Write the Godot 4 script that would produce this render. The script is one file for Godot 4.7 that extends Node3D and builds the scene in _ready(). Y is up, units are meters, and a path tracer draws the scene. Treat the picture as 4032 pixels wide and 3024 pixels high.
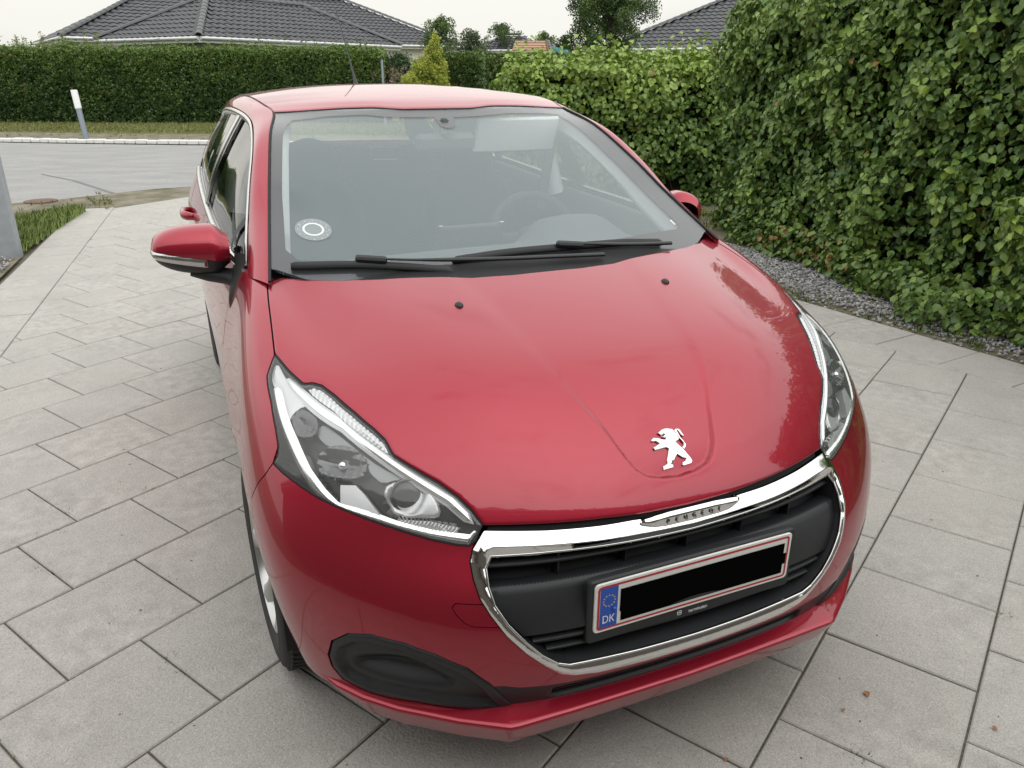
extends Node3D

const CAR_AT := Vector2(0.4001, -1.3887)
const CAR_TURN := 0.40563
const STEER := -0.05

var rng := RandomNumberGenerator.new()
var M := {}


func _ready() -> void:
	# camera
	var cam := Camera3D.new()
	cam.name = "camera"
	cam.position = Vector3(0, 1.5387, 0)
	cam.basis = Basis(Vector3.RIGHT, -0.3810) * Basis(Vector3.BACK, 0.0014)
	cam.fov = 52.81
	cam.near = 0.05
	cam.far = 800.0
	add_child(cam)
	cam.current = true
	# overcast sky, a veiled sun, exposure
	var env := Environment.new()
	env.background_mode = Environment.BG_SKY
	env.sky = Sky.new()
	var pano := PanoramaSkyMaterial.new()
	pano.panorama = overcast()
	pano.energy_multiplier = 1.0
	env.sky.sky_material = pano
	env.tonemap_mode = Environment.TONE_MAPPER_LINEAR
	env.tonemap_exposure = 1.22
	env.sdfgi_enabled = true
	env.ssao_enabled = true
	env.ssil_enabled = true
	var we := WorldEnvironment.new()
	we.name = "environment"
	we.environment = env
	add_child(we)
	var sun := DirectionalLight3D.new()
	sun.name = "sun"
	sun.light_energy = 0.15
	sun.light_color = Color(1.0, 0.96, 0.89)
	sun.light_angular_distance = 170.0
	sun.shadow_enabled = true
	sun.rotation = Vector3(deg_to_rad(-48), deg_to_rad(-145), 0)
	add_child(sun)

	rng.seed = 11
	make_materials()
	if GROUND:
		build_ground()
	build_car()
	if GREEN:
		build_hedges()
		build_beyond()
	if SMALL:
		build_small()


const GROUND := true
const GREEN := true
const SMALL := true


func overcast() -> ImageTexture:
	# thin high cloud: bright all over, soft grey patches, a little brighter round the veiled sun
	var w := 512
	var h := 256
	var im := Image.create(w, h, false, Image.FORMAT_RGBF)
	var big := FastNoiseLite.new()
	big.seed = 4
	big.frequency = 2.2
	big.fractal_octaves = 5
	var fine := FastNoiseLite.new()
	fine.seed = 9
	fine.frequency = 6.0
	fine.fractal_octaves = 4
	var veiled := Vector3(-0.45, 0.74, -0.65).normalized()
	for y in h:
		var el := PI * 0.5 - PI * (y + 0.5) / h
		for x in w:
			var az := TAU * (x + 0.5) / w - PI
			var d := Vector3(sin(az) * cos(el), sin(el), -cos(az) * cos(el))
			var q := Vector3(d.x, d.y * 2.6, d.z)
			var n := big.get_noise_3dv(q) * 0.5 + fine.get_noise_3dv(q) * 0.22
			var near := acos(clampf(d.dot(veiled), -1.0, 1.0))
			var c := Color(1.09, 1.11, 1.11).lerp(Color(0.77, 0.76, 0.71), 1.0 - smoothstep(0.02, 0.42, d.y))
			var glow := 1.15 * exp(-pow(near / 0.72, 2.0))
			c = Color(c.r + glow, c.g + glow * 0.99, c.b + glow * 0.95)
			var shade := 1.0 - 0.34 * smoothstep(0.06, 0.44, n)
			c = Color(c.r * shade, c.g * lerpf(1.0, shade, 0.96), c.b * lerpf(1.0, shade, 0.88))
			if d.y < 0.0:
				c = c.lerp(Color(0.30, 0.29, 0.26), smoothstep(0.0, 0.15, -d.y))
			im.set_pixel(x, y, c)
	return ImageTexture.create_from_image(im)


func noise_tex(seed_: int, freq: float, lo: Color, hi: Color, size := 512, oct := 4, mid := Color(0, 0, 0, 0)) -> NoiseTexture2D:
	var f := FastNoiseLite.new()
	f.seed = seed_
	f.frequency = freq
	f.fractal_octaves = oct
	var t := NoiseTexture2D.new()
	t.width = size
	t.height = size
	t.seamless = true
	t.noise = f
	t.normalize = true
	var g := Gradient.new()
	g.set_color(0, lo)
	g.set_color(1, hi)
	if mid.a > 0.0:
		g.add_point(0.5, mid)
	t.color_ramp = g
	return t


func bump_tex(seed_: int, freq: float, strength: float, size := 512, oct := 3) -> NoiseTexture2D:
	var t := noise_tex(seed_, freq, Color.BLACK, Color.WHITE, size, oct)
	t.color_ramp = null
	t.as_normal_map = true
	t.bump_strength = strength
	return t


func mat(color: Color, rough: float, metal := 0.0, spec := 0.5) -> StandardMaterial3D:
	var m := StandardMaterial3D.new()
	m.albedo_color = color
	m.roughness = rough
	m.metallic = metal
	m.metallic_specular = spec
	return m


func lin(r: float, g: float, b: float) -> Color:
	return Color(r, g, b).linear_to_srgb()


func tri_map(m: StandardMaterial3D, scale: float) -> void:
	m.uv1_triplanar = true
	m.uv1_world_triplanar = true
	m.uv1_scale = Vector3.ONE * scale


func make_materials() -> void:
	# car
	var paint := mat(lin(0.325, 0.0075, 0.026), 0.46, 0.70)
	paint.clearcoat_enabled = true
	paint.clearcoat = 1.0
	paint.clearcoat_roughness = 0.03
	M.paint = paint
	M.black = mat(lin(0.006, 0.006, 0.007), 0.7)
	M.pure_black = mat(lin(0.002, 0.002, 0.002), 0.95, 0.0, 0.1)
	M.gloss_black = mat(lin(0.008, 0.008, 0.009), 0.12)
	var trim := mat(lin(0.013, 0.014, 0.016), 0.50)
	trim.normal_enabled = true
	trim.normal_texture = bump_tex(3, 0.25, 1.2, 256)
	trim.normal_scale = 0.25
	tri_map(trim, 9.0)
	M.trim = trim
	M.rubber = mat(lin(0.012, 0.012, 0.012), 0.8)
	M.chrome = mat(lin(0.74, 0.74, 0.73), 0.06, 1.0)
	M.chrome_dull = mat(lin(0.60, 0.60, 0.59), 0.20, 1.0)
	M.chrome_lamp = mat(lin(0.80, 0.81, 0.81), 0.13, 0.9)
	M.chrome_dark = mat(lin(0.10, 0.10, 0.105), 0.10, 0.9)
	M.sheen_grey = mat(lin(0.20, 0.205, 0.215), 0.28, 0.5)  # grey that paints the sky mirrored in the headlight lens
	M.silver = mat(lin(0.55, 0.56, 0.57), 0.32, 0.6)
	M.pale_lamp = mat(lin(0.55, 0.57, 0.58), 0.25, 0.2)
	M.lamp_black = mat(lin(0.010, 0.010, 0.012), 0.4)
	M.alloy = mat(lin(0.50, 0.50, 0.49), 0.28, 0.85)
	M.steel = mat(lin(0.25, 0.22, 0.19), 0.45, 0.8)
	M.tyre = mat(lin(0.018, 0.018, 0.018), 0.75)
	M.letter_dark = mat(lin(0.05, 0.045, 0.04), 0.4)
	M.plate = mat(lin(0.72, 0.71, 0.68), 0.4)
	M.plate_red = mat(lin(0.42, 0.012, 0.02), 0.4)
	M.plate_blue = mat(lin(0.012, 0.075, 0.42), 0.35)
	M.plate_star = mat(lin(0.55, 0.45, 0.12), 0.45)
	M.white = mat(lin(0.75, 0.75, 0.75), 0.45)
	M.dash = mat(lin(0.060, 0.066, 0.068), 0.7)
	M.seat = mat(lin(0.028, 0.031, 0.033), 0.85)
	M.headlining = mat(lin(0.72, 0.75, 0.74), 0.9)
	M.frit = mat(lin(0.02, 0.019, 0.024), 0.35)
	M.dial = mat(lin(0.20, 0.23, 0.24), 0.6)
	M.dial_white = mat(lin(0.75, 0.76, 0.75), 0.6)
	M.print_grey = mat(lin(0.25, 0.26, 0.27), 0.6)
	var glass := mat(Color(0.72, 0.80, 0.81, 0.03), 0.02, 0.0, 0.5)
	glass.transparency = BaseMaterial3D.TRANSPARENCY_ALPHA
	M.glass = glass
	var side := mat(Color(0.02, 0.035, 0.03, 0.45), 0.02, 0.0, 0.5)
	side.transparency = BaseMaterial3D.TRANSPARENCY_ALPHA
	M.glass_side = side
	var dark := side.duplicate()
	dark.albedo_color = Color(0.03, 0.045, 0.04, 0.25)
	M.glass_dark = dark
	var lens := mat(Color(0.92, 0.93, 0.92, 0.055), 0.02, 0.0, 0.5)  # milky tint paints a pale sky reflection over the whole lens
	lens.transparency = BaseMaterial3D.TRANSPARENCY_ALPHA
	M.lens = lens
	M.dark_glass = mat(lin(0.02, 0.022, 0.025), 0.04)
	var dust_glare := mat(Color(0.72, 0.80, 0.81, 0.21), 0.9)  # thin dust plus a painted veil of glare and mirrored sky
	dust_glare.transparency = BaseMaterial3D.TRANSPARENCY_ALPHA
	M.dust_glare = dust_glare
	make_green_materials()


# ---------------------------------------------------------------- ground
const SLAB := Vector2(0.4113, 0.4005)
const SLAB_AT := Vector2(-1.2122, -1.6623)
const SLAB_TURN := 0.9319
# the drive lies between these two lines (points and directions on the ground, x and z)
const LEFT_P := Vector2(-3.0, -4.27)
const LEFT_D := Vector2(-0.335, -0.942)
const RIGHT_P := Vector2(2.446, -4.158)
const RIGHT_D := Vector2(-0.515, -0.857)


func make_green_materials() -> void:
	# concrete slabs: speckled grey, a few shades
	var shades := [[0.405, 0.388, 0.360], [0.398, 0.381, 0.353], [0.412, 0.394, 0.365], [0.403, 0.387, 0.360], [0.408, 0.389, 0.358]]
	M.slabs = []
	for k in shades.size():
		var c: Array = shades[k]
		var m := mat(Color.WHITE, 0.86)
		m.albedo_texture = speckle(40 + k, lin(c[0] * 0.58, c[1] * 0.58, c[2] * 0.58), lin(c[0], c[1], c[2]), lin(c[0] * 1.6, c[1] * 1.6, c[2] * 1.58))
		tri_map(m, 1.0 / 0.9)
		m.uv1_offset = Vector3(k * 0.37, k * 0.61, k * 0.23)
		m.normal_enabled = true
		m.normal_texture = bump_tex(60, 0.16, 3.0, 512, 3)
		m.normal_scale = 0.35
		m.detail_enabled = true
		m.detail_blend_mode = BaseMaterial3D.BLEND_MODE_MUL
		m.detail_albedo = noise_tex(71, 0.012, Color(0.94, 0.94, 0.94), Color(1, 1, 1), 512, 4)
		m.detail_uv_layer = BaseMaterial3D.DETAIL_UV_2
		m.uv2_triplanar = true
		m.uv2_world_triplanar = true
		m.uv2_scale = Vector3.ONE * 0.35
		M.slabs.append(m)
	var sand := mat(Color.WHITE, 0.95)
	sand.albedo_texture = noise_tex(13, 0.08, lin(0.05, 0.046, 0.036), lin(0.16, 0.15, 0.125), 512, 4)
	tri_map(sand, 2.0)
	M.joint = sand
	var soil := mat(Color.WHITE, 0.95)
	soil.albedo_texture = speckle(17, lin(0.10, 0.085, 0.060), lin(0.24, 0.205, 0.155), lin(0.42, 0.38, 0.32))
	tri_map(soil, 0.9)
	soil.detail_enabled = true
	soil.detail_blend_mode = BaseMaterial3D.BLEND_MODE_MUL
	soil.detail_albedo = noise_tex(72, 0.02, Color(0.62, 0.66, 0.55), Color(1, 1, 1), 512, 4)
	soil.detail_uv_layer = BaseMaterial3D.DETAIL_UV_2
	soil.uv2_triplanar = true
	soil.uv2_world_triplanar = true
	soil.uv2_scale = Vector3.ONE * 0.21
	M.soil = soil
	var asphalt := mat(Color.WHITE, 0.85)
	asphalt.albedo_texture = speckle(19, lin(0.205, 0.203, 0.196), lin(0.305, 0.301, 0.290), lin(0.41, 0.405, 0.39))
	tri_map(asphalt, 1.0)
	asphalt.detail_enabled = true
	asphalt.detail_blend_mode = BaseMaterial3D.BLEND_MODE_MUL
	asphalt.detail_albedo = noise_tex(73, 0.015, Color(0.88, 0.88, 0.89), Color(1, 1, 1), 512, 5)
	asphalt.detail_uv_layer = BaseMaterial3D.DETAIL_UV_2
	asphalt.uv2_triplanar = true
	asphalt.uv2_world_triplanar = true
	asphalt.uv2_scale = Vector3(0.10, 0.10, 0.22)
	M.asphalt = asphalt
	M.crack = mat(lin(0.16, 0.16, 0.16), 0.9)
	M.granite = mat(Color.WHITE, 0.8)
	M.granite.albedo_texture = speckle(23, lin(0.42, 0.42, 0.41), lin(0.66, 0.655, 0.64), lin(0.78, 0.78, 0.76))
	tri_map(M.granite, 1.3)
	var lawn := mat(Color.WHITE, 0.95)
	lawn.albedo_texture = noise_tex(29, 0.06, lin(0.065, 0.085, 0.022), lin(0.19, 0.19, 0.065), 512, 5)
	tri_map(lawn, 0.5)
	M.lawn = lawn
	M.blade = mat(Color.WHITE, 0.7)
	M.blade.vertex_color_use_as_albedo = true
	M.blade.backlight_enabled = true
	M.blade.backlight = Color(0.35, 0.35, 0.35)
	M.stone = mat(Color.WHITE, 0.8)
	M.stone.vertex_color_use_as_albedo = true
	# leaves
	var leaf := mat(Color.WHITE, 0.42, 0.0, 0.5)
	leaf.vertex_color_use_as_albedo = true
	leaf.albedo_texture = leaf_tex()
	leaf.backlight_enabled = true
	leaf.backlight = Color(0.55, 0.55, 0.55)
	M.leaf = leaf
	M.leaf_single = []
	for k in 6:
		var s: StandardMaterial3D = leaf.duplicate()
		s.vertex_color_use_as_albedo = false
		s.albedo_color = leaf_tint(float(k) / 5.0).linear_to_srgb()
		M.leaf_single.append(s)
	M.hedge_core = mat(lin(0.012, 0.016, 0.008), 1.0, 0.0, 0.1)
	M.twig = mat(lin(0.10, 0.075, 0.05), 0.9)
	M.bark = mat(Color.WHITE, 0.95)
	M.bark.albedo_texture = noise_tex(31, 0.05, lin(0.06, 0.05, 0.04), lin(0.18, 0.15, 0.12), 256, 4)
	tri_map(M.bark, 2.0)
	# far things
	M.tile = mat(lin(0.030, 0.031, 0.036), 0.42)
	M.ridge = mat(lin(0.075, 0.078, 0.082), 0.45)
	M.wall_white = mat(Color.WHITE, 0.9)
	M.wall_white.albedo_texture = noise_tex(37, 0.05, lin(0.62, 0.61, 0.57), lin(0.74, 0.73, 0.69), 256, 3)
	tri_map(M.wall_white, 0.5)
	M.fascia = mat(lin(0.48, 0.48, 0.46), 0.6)
	M.gutter = mat(lin(0.60, 0.61, 0.62), 0.35, 0.4)
	M.brick = mat(Color.WHITE, 0.9)
	M.brick.albedo_texture = noise_tex(41, 0.05, lin(0.10, 0.085, 0.075), lin(0.18, 0.155, 0.14), 256, 3)
	tri_map(M.brick, 0.7)
	M.window = mat(lin(0.02, 0.025, 0.03), 0.05)
	M.shingle = []
	for k in 4:
		M.shingle.append(mat(lin(0.34 + 0.03 * k, 0.205 + 0.018 * k, 0.145 + 0.012 * k), 0.85))
	M.teal = mat(lin(0.02, 0.16, 0.16), 0.8)
	M.timber = mat(lin(0.14, 0.09, 0.06), 0.85)
	M.post_grey = mat(Color.WHITE, 0.6)
	M.post_grey.albedo_texture = noise_tex(43, 0.03, lin(0.25, 0.27, 0.29), lin(0.33, 0.35, 0.37), 256, 3)
	tri_map(M.post_grey, 1.0)
	M.galvanised = mat(Color.WHITE, 0.5, 0.35)
	M.galvanised.albedo_texture = noise_tex(44, 0.06, lin(0.20, 0.24, 0.29), lin(0.34, 0.38, 0.43), 256, 4)
	tri_map(M.galvanised, 3.0)
	M.sleeve = mat(lin(0.80, 0.80, 0.80), 0.5)
	M.rust = mat(lin(0.13, 0.075, 0.055), 0.8)
	M.dry_leaf = mat(lin(0.30, 0.13, 0.05), 0.8)
	M.hose = mat(lin(0.20, 0.20, 0.19), 0.5)


func speckle(seed_: int, dark: Color, base: Color, light: Color) -> ImageTexture:
	# fine exposed aggregate: most grains near the base colour, some dark, a few bright
	var n := 512
	var im := Image.create(n, n, false, Image.FORMAT_RGB8)
	im.fill(base)
	var r := RandomNumberGenerator.new()
	r.seed = seed_
	var soft := FastNoiseLite.new()
	soft.seed = seed_
	soft.frequency = 0.02
	soft.fractal_octaves = 3
	for y in n:
		for x in n:
			var k := r.randf()
			var v := 1.0 + soft.get_noise_2d(x, y) * 0.10 * sin(PI * x / n) * sin(PI * y / n)
			var c := base
			if k < 0.22:
				c = base.lerp(dark, r.randf())
			elif k > 0.80:
				c = base.lerp(light, r.randf() * (0.7 if k < 0.985 else 1.4))
			im.set_pixel(x, y, Color(c.r * v, c.g * v, c.b * v))
	return ImageTexture.create_from_image(im)


func leaf_tex() -> ImageTexture:
	var w := 48
	var h := 96
	var im := Image.create(w, h, true, Image.FORMAT_RGB8)
	for y in h:
		for x in w:
			var u := absf((x + 0.5) / w * 2.0 - 1.0)
			var v := (y + 0.5) / h
			var vein := absf(fmod(v * 7.0 - u * 1.6 + 10.0, 1.0) - 0.5) * 2.0   # side veins run up and out
			var c := 0.90 + 0.10 * smoothstep(0.0, 0.4, vein) - 0.12 * smoothstep(0.75, 1.0, vein)
			if u < 0.09:
				c = 1.0
			im.set_pixel(x, y, Color(c * (1.02 if u < 0.09 else 0.97), c, c * (0.95 if u < 0.09 else 0.9)))
	im.generate_mipmaps()
	return ImageTexture.create_from_image(im)


func leaf_tint(k: float) -> Color:   # linear, from deep green to yellowish green
	return Color(0.072, 0.142, 0.038).lerp(Color(0.260, 0.350, 0.075), k)


func side_of(p: Vector2, at: Vector2, d: Vector2) -> float:
	return d.x * (p.y - at.y) - d.y * (p.x - at.x)


func slab_space(g: Vector2) -> Vector2:   # slab grid to ground
	var c := cos(SLAB_TURN)
	var s := sin(SLAB_TURN)
	var a := g.x * SLAB.x
	var b := g.y * SLAB.y
	return Vector2(SLAB_AT.x + a * c - b * s, SLAB_AT.y - a * s - b * c)


func slab(poly: PackedVector2Array, parent: Node, k: int) -> MeshInstance3D:
	# poly on the ground (x, z); chamfered block whose top lies at the level of the drive
	var c := Vector2.ZERO
	for p in poly:
		c += p
	c /= poly.size()
	var own := PackedVector2Array()
	for p in poly:
		own.append(Vector2(p.x - c.x, -(p.y - c.y)))
	if area2(own) < 0.0:
		own.reverse()
	var m := md()
	prism(m, own, Transform3D(Basis(Vector3.RIGHT, Vector3(0, 0, -1), Vector3.UP), Vector3(0, -0.055, 0)), 0.055, 0.0035)
	var o := put("slab", m, M.slabs[k % M.slabs.size()], parent)
	o.position = Vector3(c.x, rng.randf_range(-0.0012, 0.0012), c.y)
	o.rotation = Vector3(rng.randf_range(-0.002, 0.002), 0, rng.randf_range(-0.002, 0.002))
	return o


func inset(poly: PackedVector2Array, d: float) -> PackedVector2Array:
	var r := Geometry2D.offset_polygon(poly, -d, Geometry2D.JOIN_MITER)
	return r[0] if r.size() else PackedVector2Array()


func sheet(called: String, pts: Array, y: float, material: Material) -> MeshInstance3D:
	var p := PackedVector2Array()
	for q in pts:
		p.append(Vector2(q[0], q[1]))
	var ix := Geometry2D.triangulate_polygon(p)
	var m := md()
	for k in range(0, ix.size(), 3):
		tri(m, Vector3(p[ix[k]].x, y, p[ix[k]].y), Vector3(p[ix[k + 1]].x, y, p[ix[k + 1]].y), Vector3(p[ix[k + 2]].x, y, p[ix[k + 2]].y), Vector3.UP)
	var o := put(called, m, material)
	structure(o)
	return o


func build_ground() -> void:
	var g := md()
	quad(g, Vector3(-500, -0.06, 120), Vector3(500, -0.06, 120), Vector3(500, -0.06, -600), Vector3(-500, -0.06, -600), Vector3.UP)
	structure(put("ground", g, M.soil))
	# the drive
	var lb := LEFT_P - LEFT_D * 8.0
	var lt := LEFT_P + LEFT_D * 5.69
	var rb := RIGHT_P - RIGHT_D * 6.0
	var rt := RIGHT_P + RIGHT_D * 12.0
	# the far end runs skew across, from the tip of the grass to behind the car
	var field := PackedVector2Array([lb, Vector2(lt.x, lt.y), Vector2(-4.25, -10.80), Vector2(-3.2, -11.6), rt, rb])
	var ln := Vector2(LEFT_D.y, -LEFT_D.x)   # towards the left
	if ln.x > 0.0:
		ln = -ln
	var rn := Vector2(-RIGHT_D.y, RIGHT_D.x)
	if rn.x < 0.0:
		rn = -rn
	var outline_ := PackedVector2Array([lb + ln * 0.43, lt + ln * 0.43 + LEFT_D * -0.05, lt, Vector2(-4.25, -10.80), Vector2(-3.2, -11.6), rt, rt + rn * 0.43, rb + rn * 0.43])
	var bed := []
	for p in outline_:
		bed.append([p.x, p.y])
	var drive := sheet("driveway", bed, -0.0075, M.joint)
	var cam := Vector2.ZERO
	var list := []
	for j in range(-14, 42):
		for i in range(-14, 34):
			var s := float(i) + (0.5 if posmod(j, 2) == 1 else 0.0)
			var q := PackedVector2Array([slab_space(Vector2(s, j)), slab_space(Vector2(s + 1, j)), slab_space(Vector2(s + 1, j + 1)), slab_space(Vector2(s, j + 1))])
			var mid := (q[0] + q[2]) * 0.5
			if mid.y > 2.5:
				continue
			for c in Geometry2D.intersect_polygons(q, field):
				list.append(c)
	# edging courses along both sides
	for k in range(-14, 15):
		var a := LEFT_P + LEFT_D * (k * 0.405 + 0.11)
		if k * 0.405 > 5.4:
			continue
		list.append(PackedVector2Array([a, a + LEFT_D * 0.405, a + LEFT_D * 0.405 + ln * 0.41, a + ln * 0.41]))
	for k in range(-14, 30):
		var a := RIGHT_P + RIGHT_D * (k * 0.408)
		list.append(PackedVector2Array([a, a + RIGHT_D * 0.408, a + RIGHT_D * 0.408 + rn * 0.41, a + rn * 0.41]))
	var pieces := []
	for c in list:
		var p := inset(c, 0.0028)
		if p.size() < 3 or absf(area2(p)) < 0.0006:
			continue
		var mid := Vector2.ZERO
		for v in p:
			mid += v
		mid /= p.size()
		pieces.append([mid.length() + (100.0 if mid.y > -0.9 else 0.0) + (100.0 if absf(mid.x) > 1.0 + absf(mid.y) * 0.72 else 0.0), p, mid])
	pieces.sort_custom(func(a, b) -> bool: return a[0] < b[0])
	var rest := md()
	for k in pieces.size():
		if k < 298:
			slab(pieces[k][1], drive, rng.randi())
		else:
			var own := PackedVector2Array()
			for v in pieces[k][1]:
				own.append(Vector2(v.x, -v.y))
			prism(rest, own, Transform3D(Basis(Vector3.RIGHT, Vector3(0, 0, -1), Vector3.UP), Vector3(0, -0.055, 0)), 0.055, 0.0035)
	stuff(put("slab", rest, M.slabs[0], drive))
	# road, its far kerb, verges
	sheet("road", [[-60, -5.0], [-12, -7.6], [-7.6, -9.3], [-6.06, -10.55], [-5.60, -11.18], [-5.2, -11.6], [-4.6, -12.0], [-3.4, -12.6], [0, -13.2], [10, -13.5], [60, -9], [60, -8], [60, -14], [10, -17.0], [-2, -18.25], [-6.9, -18.98], [-10.2, -19.36], [-13.0, -19.85], [-25, -21.6], [-60, -27.0]], -0.030, M.asphalt)
	sheet("verge", [[-7.6, -9.3], [-6.06, -10.5], [-5.58, -11.12], [-4.6, -11.95], [-3.4, -12.55], [0, -13.1], [10, -13.4], [10, -9], [2.0, -9.5], [-3.0, -11.2], [-4.2, -10.75], [-4.95, -9.6], [-5.4, -8.6], [-7.2, -7.8]], -0.022, M.soil)
	# old asphalt joint and rusty lid by the near edge
	var cr := md()
	for seg in [[Vector3(-7.9, -0.026, -13.35), Vector3(-6.9, -0.026, -12.5), 0.02], [Vector3(-6.9, -0.026, -12.5), Vector3(-5.65, -0.026, -11.15), 0.03]]:
		var d: Vector3 = (seg[1] - seg[0]).normalized()
		var n: Vector3 = Vector3(d.z, 0, -d.x) * seg[2]
		quad(cr, seg[0] - n, seg[1] - n, seg[1] + n, seg[0] + n, Vector3.UP)
	structure(put("asphalt_joint", cr, M.crack))
	var lid := md()
	lathe(lid, [Vector2(0.20, -0.02), Vector2(0.20, 0.012), Vector2(0.17, 0.018), Vector2(0.0, 0.018)], Transform3D(Basis(), Vector3(-6.18, -0.02, -10.30)), 20)
	var l := put("drain_cover", lid, M.rust)
	tag(l, "small rusty brown drain cover by the near edge of the road", "drain cover")
	# granite setts of the far kerb, one by one
	var kerb_line := [Vector2(-26, -21.75), Vector2(-13.0, -19.92), Vector2(-10.3, -19.50), Vector2(-6.95, -19.12), Vector2(-2, -18.40), Vector2(6, -17.6)]
	var kerb := sheet("kerb", [[-26, -21.7], [-13.0, -19.86], [-10.3, -19.44], [-6.95, -19.06], [-2, -18.34], [6, -17.54], [6, -17.85], [-2, -18.65], [-6.95, -19.38], [-10.3, -19.76], [-13.0, -20.18], [-26, -22.0]], -0.016, M.joint)
	var s := 0.0
	for k in kerb_line.size() - 1:
		var a: Vector2 = kerb_line[k]
		var b: Vector2 = kerb_line[k + 1]
		var d := (b - a).normalized()
		var t := 0.0
		while t < (b - a).length():
			var len_ := rng.randf_range(0.20, 0.30)
			var m := md()
			box(m, Transform3D(), Vector3(len_ - 0.018, 0.12, rng.randf_range(0.15, 0.19)), 0.018)
			for q in m.v.size():
				m.v[q] += Vector3(rng.randf_range(-1, 1), rng.randf_range(-1, 1), rng.randf_range(-1, 1)) * 0.0
			var p := a + d * (t + len_ * 0.5)
			var o := put("sett", m, M.granite, kerb)
			o.position = Vector3(p.x, 0.005 + rng.randf_range(-0.008, 0.010), p.y - 0.10)
			o.rotation.y = -d.angle() + rng.randf_range(-0.06, 0.06)
			t += len_
	var far_soil := sheet("bare_verge", [[-60, -27.2], [-26, -22.0], [-13.0, -20.1], [-10.3, -19.68], [-6.95, -19.3], [-2, -18.58], [10, -17.2], [10, -20.4], [-2, -21.8], [-8.06, -22.55], [-11.35, -22.8], [-14.7, -23.3], [-60, -29]], -0.014, M.soil)
	var lawn := sheet("lawn", [[-60, -29.0], [-14.7, -23.25], [-11.35, -22.72], [-8.06, -22.48], [-2, -21.7], [20, -19.0], [40, -60], [-60, -60]], -0.010, M.lawn)
	# grass: the far strip and the corner by the gatepost
	var blade := blade_mesh()
	var where := []
	var tints := []
	for k in 9000:
		var x := rng.randf_range(-19, -2.5)
		var z0 := -22.55 + (x + 8.06) * 0.115 - rng.randf_range(-0.25, 0.4)
		var z := lerpf(z0, -27.4, pow(rng.randf(), 1.5))
		where.append(Transform3D(Basis(Vector3.UP, rng.randf() * TAU).scaled(Vector3.ONE * rng.randf_range(0.6, 1.3)), Vector3(x, -0.01, z)))
		tints.append(Color(0.15, 0.18, 0.04).lerp(Color(0.30, 0.29, 0.10), rng.randf()))
	var far_grass := scatter("verge_grass", blade, M.blade, where, tints)
	tag(stuff(far_grass), "strip of short yellowish green grass between road verge and long hedge", "grass")
	where = []
	tints = []
	sheet("grass_bed", [[-4.62, -7.25], [-5.20, -9.38], [-5.8, -9.0], [-7.4, -8.0], [-8.0, -6.8], [-5.2, -6.9]], -0.012, M.lawn)
	for k in 5200:
		var a := rng.randf()
		var edge := Vector2(-4.62, -7.2).lerp(Vector2(-5.20, -9.38), a)
		var p := edge + Vector2(-1.0, 0.25) * pow(rng.randf(), 1.3) * (1.9 * (1.0 - a) + 0.12) + Vector2(0.06, 0) * rng.randf()
		where.append(Transform3D(Basis(Vector3.UP, rng.randf() * TAU).scaled(Vector3.ONE * rng.randf_range(0.7, 1.5)), Vector3(p.x, -0.012, p.y)))
		tints.append(Color(0.11, 0.18, 0.028).lerp(Color(0.26, 0.31, 0.08), rng.randf()))
	var near_grass := scatter("grass", blade, M.blade, where, tints)
	tag(stuff(near_grass), "tuft-edged patch of bright green grass beside the grey gatepost", "grass")
	# loose gravel: strip under the tall hedge and a little heap by the gatepost
	sheet("gravel_bed", [[rb.x + rn.x * 0.41, rb.y + rn.y * 0.41], [rt.x + rn.x * 0.41, rt.y + rn.y * 0.41], [rt.x + 3.0, rt.y], [rb.x + 3.0, rb.y + 1.0]], -0.020, M.soil)
	sheet("gravel_patch", [[-4.66, -7.0], [-4.47, -6.95], [-4.05, -5.80], [-2.6, -1.5], [-5, -1.5], [-5.6, -6.4]], -0.018, M.soil)
	var pebble := pebble_mesh()
	var gw := []
	var gt := []
	for k in 15000:
		var along_ := rng.randf_range(-1.2, 5.6)
		var out_ := 0.41 + 0.02 + pow(rng.randf(), 0.8) * 1.05
		if rng.randf() < 0.5 * (1.0 - smoothstep(0.43, 0.75, out_)):
			continue
		var p := RIGHT_P + RIGHT_D * along_ + rn * out_
		pebble_at(gw, gt, p, -0.012, 1.0)
	var gravel := scatter("gravel", pebble, M.stone, gw, gt)
	tag(stuff(gravel), "grey crushed-stone gravel strip between the slabs and the tall hedge", "gravel")
	gw = []
	gt = []
	for k in 1600:
		var p := Vector2(rng.randf_range(-5.1, -4.0), rng.randf_range(-6.95, -5.4))
		if side_of(p, Vector2(-4.47, -6.95), Vector2(0.42, 1.15)) < 0.03:
			continue
		pebble_at(gw, gt, p, -0.010, 1.0)
	var heap := scatter("gravel_by_post", pebble, M.stone, gw, gt)
	tag(stuff(heap), "small patch of grey gravel at the foot of the gatepost", "gravel")


func pebble_at(where: Array, tints: Array, p: Vector2, y: float, s: float) -> void:
	var b := Basis.from_euler(Vector3(rng.randf() * TAU, rng.randf() * TAU, rng.randf() * TAU)).scaled(Vector3(rng.randf_range(0.7, 1.3), rng.randf_range(0.6, 1.0), rng.randf_range(0.7, 1.2)) * s * rng.randf_range(0.007, 0.014))
	where.append(Transform3D(b, Vector3(p.x, y + rng.randf() * 0.012, p.y)))
	var v := rng.randf_range(0.13, 0.42)
	tints.append(Color(v, v * rng.randf_range(0.96, 1.02), v * rng.randf_range(0.92, 1.05)))


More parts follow.
